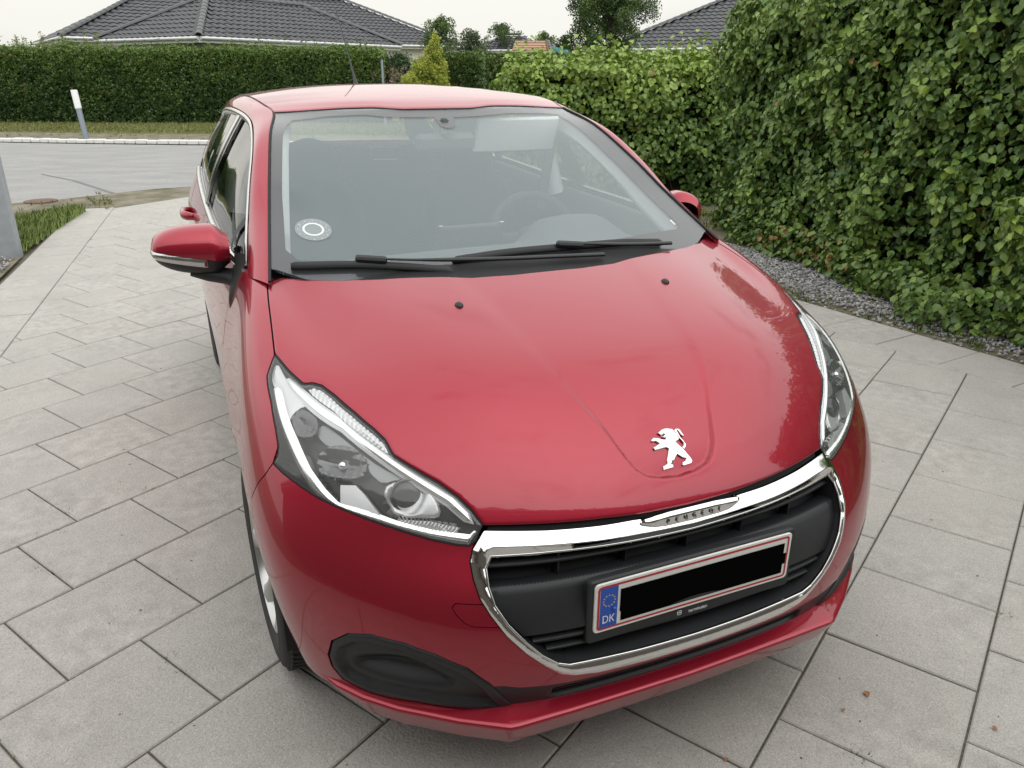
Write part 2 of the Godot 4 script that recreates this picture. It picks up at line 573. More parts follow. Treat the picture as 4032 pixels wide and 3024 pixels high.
func pebble_mesh() -> ArrayMesh:
	var m := md()
	var p := []
	var t := (1.0 + sqrt(5.0)) / 2.0
	for q in [[-1, t, 0], [1, t, 0], [-1, -t, 0], [1, -t, 0], [0, -1, t], [0, 1, t], [0, -1, -t], [0, 1, -t], [t, 0, -1], [t, 0, 1], [-t, 0, -1], [-t, 0, 1]]:
		p.append(Vector3(q[0], q[1], q[2]).normalized() * rng.randf_range(0.8, 1.15))
	for f in [[0, 11, 5], [0, 5, 1], [0, 1, 7], [0, 7, 10], [0, 10, 11], [1, 5, 9], [5, 11, 4], [11, 10, 2], [10, 7, 6], [7, 1, 8], [3, 9, 4], [3, 4, 2], [3, 2, 6], [3, 6, 8], [3, 8, 9], [4, 9, 5], [2, 4, 11], [6, 2, 10], [8, 6, 7], [9, 8, 1]]:
		var n: Vector3 = (p[f[0]] + p[f[1]] + p[f[2]]).normalized()
		tri(m, p[f[0]], p[f[1]], p[f[2]], n)
	return to_mesh(m)


func blade_mesh() -> ArrayMesh:   # a tuft of seven bent blades
	var m := md()
	for k in 7:
		var a := TAU * k / 7.0 + rng.randf()
		var d := Vector3(cos(a), 0, sin(a))
		var s := Vector3(-d.z, 0, d.x) * rng.randf_range(0.0025, 0.0045)
		var h := rng.randf_range(0.04, 0.085)
		var r := rng.randf_range(0.0, 0.03)
		var lean := rng.randf_range(0.015, 0.05)
		var b := d * r
		var c := b + Vector3.UP * h * 0.6 + d * lean * 0.35
		var e := b + Vector3.UP * h + d * lean
		var n := (Vector3.UP * 0.7 + d * 0.5).normalized()
		quad(m, b - s, b + s, c + s * 0.7, c - s * 0.7, n)
		tri(m, c - s * 0.7, c + s * 0.7, e, n)
	return to_mesh(m)


# ---------------------------------------------------------------- hedges and trees
# a folded, wavy-edged leaf about one unit long, its stalk at the origin, growing along +y, face to +z
func leaf_mesh(wide: float, fold: float, curl: float, seed_: int) -> ArrayMesh:
	var r := RandomNumberGenerator.new()
	r.seed = seed_
	var m := md()
	var prof := [0.02, 0.24, 0.36, 0.38, 0.43, 0.40, 0.41, 0.33, 0.30, 0.17, 0.11, 0.0]
	var rows := []
	for k in prof.size():
		var t := k / 11.0
		var w: float = prof[k] * wide
		var bend := -curl * t * t
		var ruf := r.randf_range(-0.05, 0.05)
		rows.append([Vector3(-w, t, bend + fold * w + ruf), Vector3(-w * 0.5, t - 0.015, bend + fold * w * 0.42), Vector3(0, t - 0.02 * sin(t * PI), bend), Vector3(w * 0.5, t - 0.015, bend + fold * w * 0.42), Vector3(w, t, bend + fold * w - ruf)])
	grid(m, rows)
	for k in m.n.size():
		if m.n[k].z < 0.0:
			m.n[k] = -m.n[k]
	return to_mesh(m)


# a sprig: several small leaves round a stalk, for foliage farther off
func sprig_mesh(count: int, seed_: int, wide := 0.6, spread := 0.5) -> ArrayMesh:
	var r := RandomNumberGenerator.new()
	r.seed = seed_
	var m := md()
	for k in count:
		var b := Basis.from_euler(Vector3(r.randf_range(-0.9, 0.5), r.randf() * TAU, r.randf_range(-0.7, 0.7)))
		var o := Vector3(r.randf_range(-1, 1), r.randf_range(-1, 1), r.randf_range(-1, 1)) * spread
		var s := r.randf_range(0.7, 1.2)
		var a := o
		var l := o + b * Vector3(-0.5 * wide, 0.5, 0.10) * s
		var q := o + b * Vector3(0.5 * wide, 0.5, 0.10) * s
		var t := o + b * Vector3(0, 1.0, -0.05) * s
		var mid := o + b * Vector3(0, 0.5, 0.0) * s
		var nl := (b * Vector3(0.3, 0, 1)).normalized()
		var nr := (b * Vector3(-0.3, 0, 1)).normalized()
		var up := Vector3(0, 0.35, 0)
		tri(m, a, mid, l, (nl + up).normalized())
		tri(m, mid, t, l, (nl + up).normalized())
		tri(m, a, q, mid, (nr + up).normalized())
		tri(m, mid, q, t, (nr + up).normalized())
	return to_mesh(m)


func facing(n: Vector3, spin: float, droop: float) -> Basis:
	# leaf whose face looks along n and whose tip hangs down and aside
	var z := n.normalized()
	var y := (Vector3.DOWN * droop + Vector3.UP * 0.05).rotated(Vector3.UP, 0.0)
	y = (y - z * y.dot(z))
	if y.length() < 0.05:
		y = Vector3.RIGHT - z * z.x
	y = y.normalized().rotated(z, spin)
	return Basis(y.cross(z), y, z)


# leaves over a box-shaped hedge: at, right (along), up, out (towards the viewer); len, high, deep
func leafy_box(origin: Vector3, along_: Vector3, out_: Vector3, size: Vector3, count: int, leaf: float, opt := {}) -> Array:
	var where := []
	var tints := []
	var wob := FastNoiseLite.new()
	wob.seed = opt.get("seed", 1)
	wob.frequency = opt.get("lump", 1.1)
	wob.fractal_octaves = 3
	var rough: float = opt.get("rough", 0.16)
	var top_share: float = opt.get("top", 0.22)
	var end_share: float = opt.get("end", 0.06)
	var ends: Array = opt.get("ends", [0, 1])
	var pale: float = opt.get("pale", 0.35)
	for k in count:
		var pick := rng.randf()
		var p: Vector3
		var n: Vector3
		var high := 0.0
		if pick < top_share:
			var a := rng.randf()
			var d := rng.randf()
			p = origin + along_ * size.x * a - out_ * size.z * d + Vector3.UP * size.y
			n = Vector3.UP
			high = 1.0
		elif pick < top_share + end_share * 2.0:
			var e: int = ends[rng.randi() % ends.size()]
			p = origin + along_ * size.x * e - out_ * size.z * rng.randf() + Vector3.UP * size.y * rng.randf()
			n = along_ * (1.0 if e == 1 else -1.0)
			high = (p.y - origin.y) / size.y
		else:
			high = pow(rng.randf(), 0.95)
			p = origin + along_ * size.x * rng.randf() + Vector3.UP * size.y * high
			n = out_
			# the foot draws in a little
			p -= out_ * 0.12 * (1.0 - smoothstep(0.0, 0.25, high)) * float(opt.get("tuck", 1.0))
		var lump := wob.get_noise_3dv(p)
		var deep: float = pow(rng.randf(), 2.2) * opt.get("thick", 0.20)
		p += n * (lump * rough - deep + rng.randf_range(0.0, 0.05))
		if n == Vector3.UP and rng.randf() < opt.get("shoots", 0.05):
			p.y += rng.randf() * rng.randf() * opt.get("shoot", 0.18)
		var nn: Vector3 = (n * 0.75 + Vector3.UP * float(opt.get("lift", 0.55)) + Vector3(rng.randfn(), rng.randfn(), rng.randfn()) * opt.get("mess", 0.55)).normalized()
		var s := leaf * rng.randf_range(0.65, 1.25)
		where.append(Transform3D(facing(nn, rng.randfn() * 0.8, 1.0).scaled_local(Vector3.ONE * s), p))
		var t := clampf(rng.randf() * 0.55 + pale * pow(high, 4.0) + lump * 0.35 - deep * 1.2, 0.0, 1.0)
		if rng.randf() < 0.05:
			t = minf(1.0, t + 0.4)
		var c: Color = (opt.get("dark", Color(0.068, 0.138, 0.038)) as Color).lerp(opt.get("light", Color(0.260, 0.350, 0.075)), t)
		if rng.randf() < 0.004:
			c = Color(0.28, 0.16, 0.07)
		var j := rng.randf_range(0.85, 1.15)
		tints.append(Color(c.r * j, c.g * j, c.b * j))
	return [where, tints]


func hedge(called: String, label: String, origin: Vector3, along_: Vector3, out_: Vector3, size: Vector3, count: int, leaf: float, mesh: Mesh, opt := {}) -> Node3D:
	var h := thing(called, label, "hedge", origin)
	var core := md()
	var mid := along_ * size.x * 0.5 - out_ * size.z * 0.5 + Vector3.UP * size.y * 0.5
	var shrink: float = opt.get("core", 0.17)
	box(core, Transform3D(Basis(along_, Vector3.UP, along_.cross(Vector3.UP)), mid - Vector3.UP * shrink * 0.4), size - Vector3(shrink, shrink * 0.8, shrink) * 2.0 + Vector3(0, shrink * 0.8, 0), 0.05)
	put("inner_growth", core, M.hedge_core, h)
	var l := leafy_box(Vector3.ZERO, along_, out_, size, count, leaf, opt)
	var single := int(opt.get("single", 0))
	if single > 0:
		# the leaves that show largest are meshes of their own
		var order := []
		for k in l[0].size():
			var w: Vector3 = l[0][k].origin + origin - Vector3(0, 1.54, 0)
			var inside: bool = w.z < -1.0 and absf(w.x) < -w.z * 0.66 and w.y < -w.z * 0.12 and (l[0][k].origin.dot(out_) > -0.06)
			order.append([(l[0][k].basis.y.length() / w.length()) if inside else 0.0, k])
		order.sort_custom(func(a, b) -> bool: return a[0] > b[0])
		var gone := {}
		for k in single:
			var id: int = order[k][1]
			gone[id] = true
			var c: Color = l[1][id]
			var shade := clampi(int(round(clampf((c.g - 0.11) / 0.13, 0.0, 1.0) * 5.0)), 0, 5)
			show_mesh("leaf", mesh, M.leaf_single[shade], h, l[0][id])
		var w2 := []
		var t2 := []
		for k in l[0].size():
			if not gone.has(k):
				w2.append(l[0][k])
				t2.append(l[1][k])
		l = [w2, t2]
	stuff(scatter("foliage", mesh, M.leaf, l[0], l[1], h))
	return h


func twigs(h: Node3D, along_: Vector3, out_: Vector3, size: Vector3, count: int) -> void:
	var m := md()
	for k in count:
		var p := along_ * size.x * rng.randf() + Vector3.UP * size.y * rng.randf_range(0.1, 0.98) - out_ * 0.10
		var d := (out_ * rng.randf_range(0.3, 1.0) + Vector3(rng.randfn(), rng.randfn() * 0.6 - 0.1, rng.randfn()) * 0.6).normalized()
		var l := rng.randf_range(0.12, 0.34)
		var path := PackedVector3Array([p, p + d * l * 0.5 + Vector3(0, 0.01, 0), p + d * l + Vector3(0, -0.03, 0)])
		tube(m, path, [0.0028, 0.002, 0.0012], 4)
	stuff(put("twigs", m, M.twig, h))


func build_hedges() -> void:
	var near_leaf := leaf_mesh(0.98, 0.34, 0.26, 5)
	# tall hedge along the right of the drive
	var along_ := Vector3(0.263, 0, 0.965).normalized()
	var out_ := Vector3(-0.965, 0, 0.263).normalized()
	var tall_at := Vector3(2.15, 0, -8.38)
	var tall_size := Vector3(7.2, 2.22, 1.3)
	var tall := hedge("tall_hedge", "tall dense broad-leaved green hedge along the gravel on the driver's side of the car", tall_at, along_, out_, tall_size, 44000, 0.060, near_leaf,
		{"seed": 21, "rough": 0.32, "lump": 1.5, "thick": 0.30, "single": 299, "top": 0.14, "end": 0.05, "ends": [0], "pale": 0.25, "shoots": 0.3, "shoot": 0.22})
	twigs(tall, along_, out_, tall_size, 160)
	# a fringe of low leafy shoots that hangs over the gravel
	var fringe := []
	var ft := []
	for k in 3400:
		var a := rng.randf_range(0.6, 6.5)
		var lump := 0.5 + 0.5 * sin(a * 4.3) * sin(a * 1.7 + 1.0)
		var o := rng.randf() * (0.10 + 0.14 * lump + 0.42 * lump * smoothstep(2.4, 3.8, a))
		var hgt := rng.randf_range(0.01, 0.34) * (1.0 - o * 0.9)
		var p := along_ * a + out_ * o + Vector3.UP * hgt
		var nn := (out_ * 0.4 + Vector3.UP * 0.8 + Vector3(rng.randfn(), rng.randfn(), rng.randfn()) * 0.4).normalized()
		fringe.append(Transform3D(facing(nn, rng.randfn(), 0.6).scaled_local(Vector3.ONE * rng.randf_range(0.035, 0.07)), p))
		var c := leaf_tint(rng.randf() * 0.7)
		ft.append(c)
	stuff(scatter("low_shoots", near_leaf, M.leaf, fringe, ft, tall))
	# a few withered brown leaves and a grey hose end caught in its foot
	var dry := md()
	var dl := []
	var dc := []
	for k in 60:
		var a := rng.randf_range(1.2, 2.6)
		var p := along_ * a + out_ * rng.randf_range(-0.02, 0.26) + Vector3.UP * rng.randf_range(0.10, 0.34)
		dl.append(Transform3D(facing(Vector3(rng.randfn(), 0.6, rng.randfn()).normalized(), rng.randf() * TAU, 1.0).scaled_local(Vector3.ONE * 0.05), p))
		dc.append(Color(0.24, 0.10, 0.045).lerp(Color(0.42, 0.26, 0.12), rng.randf()))
	stuff(scatter("withered_leaves", near_leaf, M.leaf, dl, dc, tall))
	# lower hedge across the end of the drive
	var low_at := Vector3(-0.10, 0, -10.15)
	var low_size := Vector3(4.2, 1.66, 1.0)
	var low := hedge("low_hedge", "lower hedge of round pale-tipped leaves crossing behind the car, beside the tall one", low_at, Vector3(1, 0, 0.02).normalized(), Vector3(-0.02, 0, 1).normalized(), low_size, 17000, 0.066, near_leaf,
		{"seed": 33, "rough": 0.34, "lump": 1.5, "thick": 0.28, "top": 0.24, "end": 0.06, "ends": [0], "pale": 0.95, "shoots": 0.45, "shoot": 0.30, "single": 200})
	twigs(low, Vector3.RIGHT, Vector3.BACK, low_size, 90)
	# long clipped hedge on the far side of the road
	var far_leaf := sprig_mesh(4, 8, 0.7, 0.8)
	hedge("long_hedge", "long dark clipped hedge across the road, below the large slate-grey roofs", Vector3(-27.0, 0, -27.6), Vector3(1, 0, 0).normalized(), Vector3(0, 0, 1), Vector3(22.6, 2.28, 1.4), 42000, 0.075, far_leaf,
		{"seed": 41, "rough": 0.12, "lump": 0.8, "thick": 0.16, "top": 0.20, "end": 0.02, "ends": [1], "pale": 0.8, "dark": Color(0.036, 0.078, 0.028), "light": Color(0.150, 0.225, 0.055), "shoots": 0.18, "shoot": 0.35, "lift": 0.35, "tuck": 0.5})
	# clipped block and the hedge that goes on behind it
	hedge("box_hedge", "small square-clipped hedge block beside the golden conifer", Vector3(-1.80, 0, -22.0), Vector3.RIGHT, Vector3.BACK, Vector3(0.95, 1.98, 0.9), 5200, 0.07, far_leaf,
		{"seed": 43, "rough": 0.06, "thick": 0.12, "top": 0.2, "end": 0.14, "pale": 0.7, "dark": Color(0.030, 0.065, 0.026), "light": Color(0.13, 0.19, 0.05), "shoots": 0.1, "shoot": 0.1, "lift": 0.35})
	hedge("back_hedge", "dark hedge running on behind the low leafy hedge, to the right of the clipped block", Vector3(-0.95, 0, -24.6), Vector3.RIGHT, Vector3.BACK, Vector3(9.0, 2.02, 1.2), 17000, 0.075, far_leaf,
		{"seed": 44, "rough": 0.10, "thick": 0.14, "top": 0.25, "end": 0.02, "pale": 0.9, "dark": Color(0.028, 0.060, 0.024), "light": Color(0.13, 0.19, 0.05), "shoots": 0.15, "shoot": 0.15, "lift": 0.4})


# foliage clouds round given centres: c (Vector3), r (Vector3 radii); each clump is uneven
func crown(blobs: Array, per: int, leaf: float, dark: Color, light: Color) -> Array:
	var where := []
	var tints := []
	for b in blobs:
		var tone := rng.randf_range(-0.18, 0.18)
		var n := int(per * b[1].x * b[1].y * 1.0 / 0.25)
		for k in n:
			var d := Vector3(rng.randfn(), rng.randfn(), rng.randfn()).normalized()
			var r := pow(rng.randf(), 0.45) * rng.randf_range(0.75, 1.1)
			var p: Vector3 = b[0] + d * b[1] * r
			var nn := (d + Vector3.UP * 0.5 + Vector3(rng.randfn(), rng.randfn(), rng.randfn()) * 0.5).normalized()
			where.append(Transform3D(facing(nn, rng.randf() * TAU, 1.0).scaled_local(Vector3.ONE * leaf * rng.randf_range(0.7, 1.3)), p))
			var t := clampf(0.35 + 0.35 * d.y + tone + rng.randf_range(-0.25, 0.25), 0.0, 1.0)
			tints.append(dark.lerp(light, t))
	return [where, tints]


func tree(called: String, label: String, at: Vector3, height: float, width: float, stem: float, mesh: Mesh, leaf: float, dark: Color, light: Color, seed_: int, opt := {}) -> Node3D:
	rng.seed = seed_
	var t := thing(called, label, opt.get("category", "tree"), at, 0.0, "")
	var wood := md()
	var base: float = opt.get("base", 0.3) * height
	tube(wood, PackedVector3Array([Vector3.ZERO, Vector3(0.02, base, 0.01), Vector3(0.05, height * 0.62, 0.0), Vector3(0.08, height * 0.94, 0.02)]), [stem, stem * 0.8, stem * 0.45, stem * 0.12], 8)
	var blobs := []
	var limbs: int = opt.get("limbs", 12)
	for k in limbs:
		var f := (k + 0.5) / limbs
		var y := lerpf(base, height * 0.93, f)
		var a := k * 2.4 + rng.randf_range(-0.4, 0.4)
		var prof: float = sin(PI * clampf(0.12 + f * 0.86, 0.0, 1.0)) if opt.get("shape", "round") == "round" else 1.0 - f * 0.8
		var reach := width * 0.5 * prof * rng.randf_range(0.6, 1.05)
		var tip := Vector3(cos(a) * reach, y + reach * opt.get("rise", 0.45), sin(a) * reach)
		tip.y = minf(tip.y, height)
		var root := Vector3(0.04, y - reach * 0.15, 0)
		tube(wood, PackedVector3Array([root, root.lerp(tip, 0.5) + Vector3(0, 0.06, 0), tip]), [stem * 0.35, stem * 0.22, stem * 0.08], 5)
		var q: float = width * opt.get("puff", 0.17) * rng.randf_range(0.7, 1.25)
		blobs.append([tip, Vector3(q, q * opt.get("flat", 0.8), q)])
		blobs.append([root.lerp(tip, 0.55), Vector3(q, q * 0.8, q) * 0.8])
	blobs.append([Vector3(0.06, height * 0.93, 0), Vector3(width * 0.12, height * 0.08, width * 0.12)])
	put("trunk", wood, M.bark, t)
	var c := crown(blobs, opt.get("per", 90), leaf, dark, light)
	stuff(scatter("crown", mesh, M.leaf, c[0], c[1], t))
	return t


# ---------------------------------------------------------------- beyond the road
func tile_mesh() -> ArrayMesh:   # one pantile: x along the eave, z down the slope, y out of it
	var m := md()
	var top := []
	var low := []
	var lip := []
	for k in 9:
		var t := k / 8.0
		var x := lerpf(-0.155, 0.155, t)
		var y := 0.020 * sin(TAU * t - 0.6) + 0.012
		top.append(Vector3(x, y, -0.20))
		low.append(Vector3(x, y + 0.030, 0.20))
		lip.append(Vector3(x, y - 0.004, 0.205))
	grid(m, [top, low])
	for k in m.n.size():
		if m.n[k].y < 0.0:
			m.n[k] = -m.n[k]
	var f := md()
	grid(f, [low, lip])
	for k in f.n.size():
		if f.n[k].z < 0.0:
			f.n[k] = -f.n[k]
	var base: int = m.v.size()
	m.v.append_array(f.v)
	m.n.append_array(f.n)
	m.uv.append_array(f.uv)
	for i in f.i:
		m.i.append(base + i)
	return to_mesh(m)


func cap_mesh() -> ArrayMesh:   # half-round ridge tile, z along the ridge
	var m := md()
	var a := []
	var b := []
	var c := []
	for k in 9:
		var t := PI * k / 8.0
		a.append(Vector3(cos(t) * 0.105, sin(t) * 0.095, -0.20))
		b.append(Vector3(cos(t) * 0.125, sin(t) * 0.115, 0.20))
		c.append(Vector3(cos(t) * 0.100, sin(t) * 0.090, 0.205))
	grid(m, [a, b, c])
	for k in m.n.size():
		if m.n[k].y < 0.0 and absf(m.n[k].z) < 0.8:
			m.n[k] = -m.n[k]
	return to_mesh(m)


# hipped house: corner of the eaves, u along the long side, w into the depth
func hip_house(called: String, label: String, corner: Vector3, u: Vector3, length: float, w: Vector3, depth: float, pitch: float, slopes: Array, caps: Array, windows: Array) -> Node3D:
	var h := thing(called, label, "house", Vector3(corner.x, 0, corner.z))
	var e := corner.y
	var half := depth * 0.5
	var rise := half * tan(pitch)
	var c := [Vector3(0, e, 0), u * length + Vector3(0, e, 0), u * length + w * depth + Vector3(0, e, 0), w * depth + Vector3(0, e, 0)]
	var r0 := u * half + w * half + Vector3(0, e + rise, 0)
	var r1 := u * (length - half) + w * half + Vector3(0, e + rise, 0)
	var faces := [[c[0], c[1], r1, r0], [c[1], c[2], r1], [c[2], c[3], r0, r1], [c[3], c[0], r0]]
	# walls set back under the eaves
	var wm := md()
	var o := 0.45
	box(wm, Transform3D(Basis(u, Vector3.UP, u.cross(Vector3.UP)), u * length * 0.5 + w * depth * 0.5 + Vector3(0, e * 0.5 - 0.1, 0)), Vector3(length - o * 2, e - 0.12, depth - o * 2), 0.0)
	var wall := put("wall", wm, M.wall_white, h)
	var sm := md()
	for f in [[c[0], c[1]], [c[1], c[2]], [c[2], c[3]], [c[3], c[0]]]:
		var d: Vector3 = (f[1] - f[0]).normalized()
		box(sm, Transform3D(Basis(d, Vector3.UP, d.cross(Vector3.UP)), (f[0] + f[1]) * 0.5 + Vector3(0, -0.11, 0)), Vector3((f[1] - f[0]).length(), 0.17, 0.03), 0.004)
	put("fascia", sm, M.fascia, h)
	var soffit := md()
	quad(soffit, c[0] + Vector3(0, -0.19, 0), c[1] + Vector3(0, -0.19, 0), c[2] + Vector3(0, -0.19, 0), c[3] + Vector3(0, -0.19, 0), Vector3.DOWN)
	put("soffit", soffit, M.fascia, h)
	var gm := md()
	for f in [[c[0], c[1], -w], [c[3], c[0], -u]]:
		var off: Vector3 = f[2] * 0.06 + Vector3(0, -0.05, 0)
		tube(gm, PackedVector3Array([f[0] + off, f[1] + off]), [0.06], 10)
	put("gutter", gm, M.gutter, h)
	var under := md()
	for f in faces:
		var n: Vector3 = (f[1] - f[0]).cross(f[2] - f[0]).normalized()
		n = n if n.y > 0.0 else -n
		tri(under, f[0], f[1], f[2], n)
		if f.size() == 4:
			tri(under, f[0], f[2], f[3], n)
	var roof := put("roof", under, M.black, h)
	# pantiles course by course
	var where := []
	var tints := []
	for s in slopes:
		var f: Array = faces[s]
		var ex: Vector3 = (f[1] - f[0]).normalized()
		var top: Vector3 = f[2] if f.size() == 3 else f[3]
		var up: Vector3 = top - f[0]
		up = (up - ex * up.dot(ex))
		var run := up.length()
		up = up.normalized()
		var n: Vector3 = ex.cross(up)
		if n.y < 0.0:
			n = -n
		var el: float = (f[1] - f[0]).length()
		var poly := PackedVector2Array()
		for p in f:
			poly.append(Vector2((p - f[0]).dot(ex), (p - f[0]).dot(up)))
		var y := 0.14
		while y < run:
			var x := 0.15
			while x < el:
				if Geometry2D.is_point_in_polygon(Vector2(x, y), poly):
					var b := Basis(ex, n, -up)
					if b.determinant() < 0.0:
						b = Basis(-ex, n, -up)
					where.append(Transform3D(b, f[0] + ex * x + up * y + n * (0.02 + rng.randf_range(-0.003, 0.003))))
					var v := rng.randf_range(0.82, 1.2)
					tints.append(Color(v, v, v))
				x += 0.30
			y += 0.345
	stuff(scatter("roof_tiles", tile_mesh(), M.tile_tinted, where, tints, roof))
	# ridge and hip caps
	var cap := cap_mesh()
	var lines := [[c[0], r0], [c[1], r1], [c[3], r0], [r0, r1], [c[2], r1]]
	for k in caps:
		var a: Vector3 = lines[k][0]
		var b2: Vector3 = lines[k][1]
		var d := (b2 - a).normalized()
		var side := Vector3.UP.cross(d).normalized()
		var t := 0.10
		while t < (b2 - a).length():
			show_mesh("ridge_tile", cap, M.ridge, roof, Transform3D(Basis(side, d.cross(side), -d) if Basis(side, d.cross(side), -d).determinant() > 0.0 else Basis(-side, d.cross(side), -d), a + d * t + Vector3(0, 0.055, 0)))
			t += 0.365
	for q in windows:   # [which side, along, y, width, height]
		var at: Vector3 = (u * q[1] + w * o if q[0] == 0 else w * q[1] + u * o) + Vector3(0, q[2], 0)
		var d: Vector3 = u if q[0] == 0 else w
		var nrm: Vector3 = -w if q[0] == 0 else -u
		var fm := md()
		box(fm, Transform3D(Basis(d, Vector3.UP, d.cross(Vector3.UP)), at + nrm * 0.01), Vector3(q[3] + 0.12, q[4] + 0.12, 0.06), 0.01)
		var win := put("window", fm, M.sleeve, wall)
		var pm := md()
		box(pm, Transform3D(Basis(d, Vector3.UP, d.cross(Vector3.UP)), at + nrm * 0.035), Vector3(q[3], q[4], 0.03), 0.0)
		put("pane", pm, M.window, win)
	return h


func build_beyond() -> void:
	M.tile_tinted = M.tile.duplicate()
	M.tile_tinted.vertex_color_use_as_albedo = true
	var ua := Vector3(0.517, 0, -0.856).normalized()
	var wa := Vector3(-0.856, 0, -0.517).normalized()
	hip_house("front_house", "house with low hipped roof of dark grey pantiles, nearest above the long hedge", Vector3(-10.36, 2.69, -28.0), ua, 10.5, wa, 5.65, 0.475, [0, 3], [0, 1, 2, 3], [[0, 3.0, 1.5, 1.2, 1.2], [0, 7.0, 1.5, 1.2, 1.2]])
	var ub := Vector3(0.813, 0, -0.582).normalized()
	var wb := Vector3(-0.582, 0, -0.813).normalized()
	hip_house("rear_house", "larger house behind the first, its long dark tiled roof showing on both sides", Vector3(-18.1, 2.93, -34.0), ub, 18.9, wb, 9.2, 0.455, [0, 3], [0, 1, 3], [[0, 14.0, 1.5, 1.4, 1.2]])
	hip_house("side_house", "house with dark tiled hipped roof above the far end of the tall hedge", Vector3(4.15, 2.60, -38.0), Vector3(0.87, 0, 0.49).normalized(), 12.0, Vector3(0.49, 0, -0.87).normalized(), 8.6, 0.47, [0, 3], [0, 2, 3], [[0, 4.0, 1.4, 1.2, 1.1]])
	hip_house("distant_house", "small far-off house of which only a dark roof shows between shrubs and play tower", Vector3(-1.85, 2.78, -46.0), Vector3(0.97, 0, 0.24).normalized(), 4.6, Vector3(-0.24, 0, -0.97).normalized(), 3.6, 0.38, [0, 3], [3], [])
	# golden conifer and the shrubs round it
	var soft := sprig_mesh(6, 15, 0.45, 0.7)
	var gold_d := Color(0.20, 0.25, 0.035)
	var gold_l := Color(0.62, 0.62, 0.13)
	rng.seed = 77
	var con := thing("golden_conifer", "golden yellow conifer bush with pointed top beside the far side of the road", "shrub", Vector3(-2.35, 0, -21.3))
	var wood := md()
	tube(wood, PackedVector3Array([Vector3.ZERO, Vector3(0.1, 1.0, 0), Vector3(0.36, 2.2, 0)]), [0.06, 0.045, 0.01], 6)
	put("trunk", wood, M.bark, con)
	var blobs := []
	for k in 30:
		var f := k / 29.0
		var y := lerpf(0.15, 2.30, f)
		var r := lerpf(0.58, 0.04, pow(f, 1.9))
		var a := k * 2.4
		blobs.append([Vector3(lerpf(0.22, 0.38, f) + cos(a) * r * 0.6, y, sin(a) * r * 0.6), Vector3(r * 0.5 + 0.05, 0.24, r * 0.5 + 0.05)])
	for k in 16:
		var f := k / 15.0
		blobs.append([Vector3(lerpf(-0.62, 0.05, f) + rng.randf_range(-0.1, 0.1), lerpf(1.05, 1.78, f) - rng.randf() * 0.3, rng.randf_range(-0.2, 0.3)), Vector3(0.25, 0.22, 0.26)])
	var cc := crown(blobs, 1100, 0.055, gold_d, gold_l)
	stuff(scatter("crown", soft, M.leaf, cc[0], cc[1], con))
	var leafy := sprig_mesh(5, 16, 0.6, 0.9)
	tree("flowering_shrub", "dark green shrub with dull pink blossom at the end of the long hedge", Vector3(-3.9, 0, -28.5), 2.1, 1.9, 0.05, leafy, 0.07, Color(0.03, 0.06, 0.03), Color(0.10, 0.16, 0.06), 81, {"category": "shrub", "base": 0.1, "limbs": 14, "puff": 0.2, "per": 260})
	var pink := []
	var pt := []
	rng.seed = 82
	for k in 150:
		var a := rng.randf() * TAU
		pink.append(Transform3D(Basis.from_euler(Vector3(rng.randf() * TAU, rng.randf() * TAU, 0)).scaled(Vector3.ONE * 0.05), Vector3(-3.95 + cos(a) * 0.75 * rng.randf(), rng.randf_range(0.9, 1.75), -27.6 + 0.25 * rng.randf())))
		pt.append(Color(0.34, 0.20, 0.18).lerp(Color(0.45, 0.33, 0.29), rng.randf()))
	var bl := scatter("blossom", leafy, M.leaf, pink, pt, find_child("flowering_shrub", false, false))
	bl.position = -Vector3(-3.9, 0, -28.5)
	stuff(bl)
	# trees between and behind the roofs
	var g1 := Color(0.045, 0.090, 0.028)
	var g2 := Color(0.150, 0.215, 0.060)
	tree("feathery_tree", "tall loose feathery tree left of the right-hand dark roof", Vector3(3.35, 0, -30.0), 4.6, 2.9, 0.08, leafy, 0.075, g1, g2, 91, {"limbs": 30, "puff": 0.13, "base": 0.28, "per": 330, "rise": 0.75, "flat": 1.2})
	tree("round_tree", "green tree showing over the right end of the large roof", Vector3(-3.4, 0, -40.0), 4.05, 1.75, 0.08, leafy, 0.09, Color(0.05, 0.10, 0.028), Color(0.18, 0.25, 0.06), 92, {"limbs": 16, "puff": 0.17, "base": 0.45, "per": 190, "rise": 0.6})
	tree("grey_shrub", "broad grey-green bush in front of the distant roof", Vector3(-1.60, 0, -33.0), 3.1, 1.6, 0.06, leafy, 0.07, Color(0.06, 0.095, 0.05), Color(0.17, 0.21, 0.11), 93, {"category": "shrub", "limbs": 18, "puff": 0.2, "base": 0.2, "per": 240})
	tree("thin_tree", "thin-topped tree above the distant roof", Vector3(-0.55, 0, -46.5), 4.15, 2.0, 0.07, leafy, 0.085, g1, g2, 94, {"limbs": 14, "puff": 0.13, "base": 0.45, "per": 170, "rise": 0.9})
	tree("small_tree", "small tree against the sky behind the play tower", Vector3(2.0, 0, -55.0), 4.1, 1.9, 0.07, leafy, 0.10, g1, g2, 95, {"limbs": 12, "puff": 0.15, "base": 0.5, "per": 130})
	tree("low_tree", "low bushy tree at the foot of the feathery tree", Vector3(1.95, 0, -31.0), 2.9, 1.5, 0.07, leafy, 0.08, Color(0.03, 0.07, 0.025), g2, 96, {"limbs": 14, "puff": 0.2, "base": 0.2, "per": 210})
	# far belt of trees that closes the horizon
	rng.seed = 97
	var belt := []
	for k in 90:
		belt.append([Vector3(rng.randf_range(-60, 50), rng.randf_range(0.8, 2.2), -72.0 + rng.randf_range(-4, 4)), Vector3(rng.randf_range(1.6, 3.0), rng.randf_range(1.1, 1.9), 1.5)])
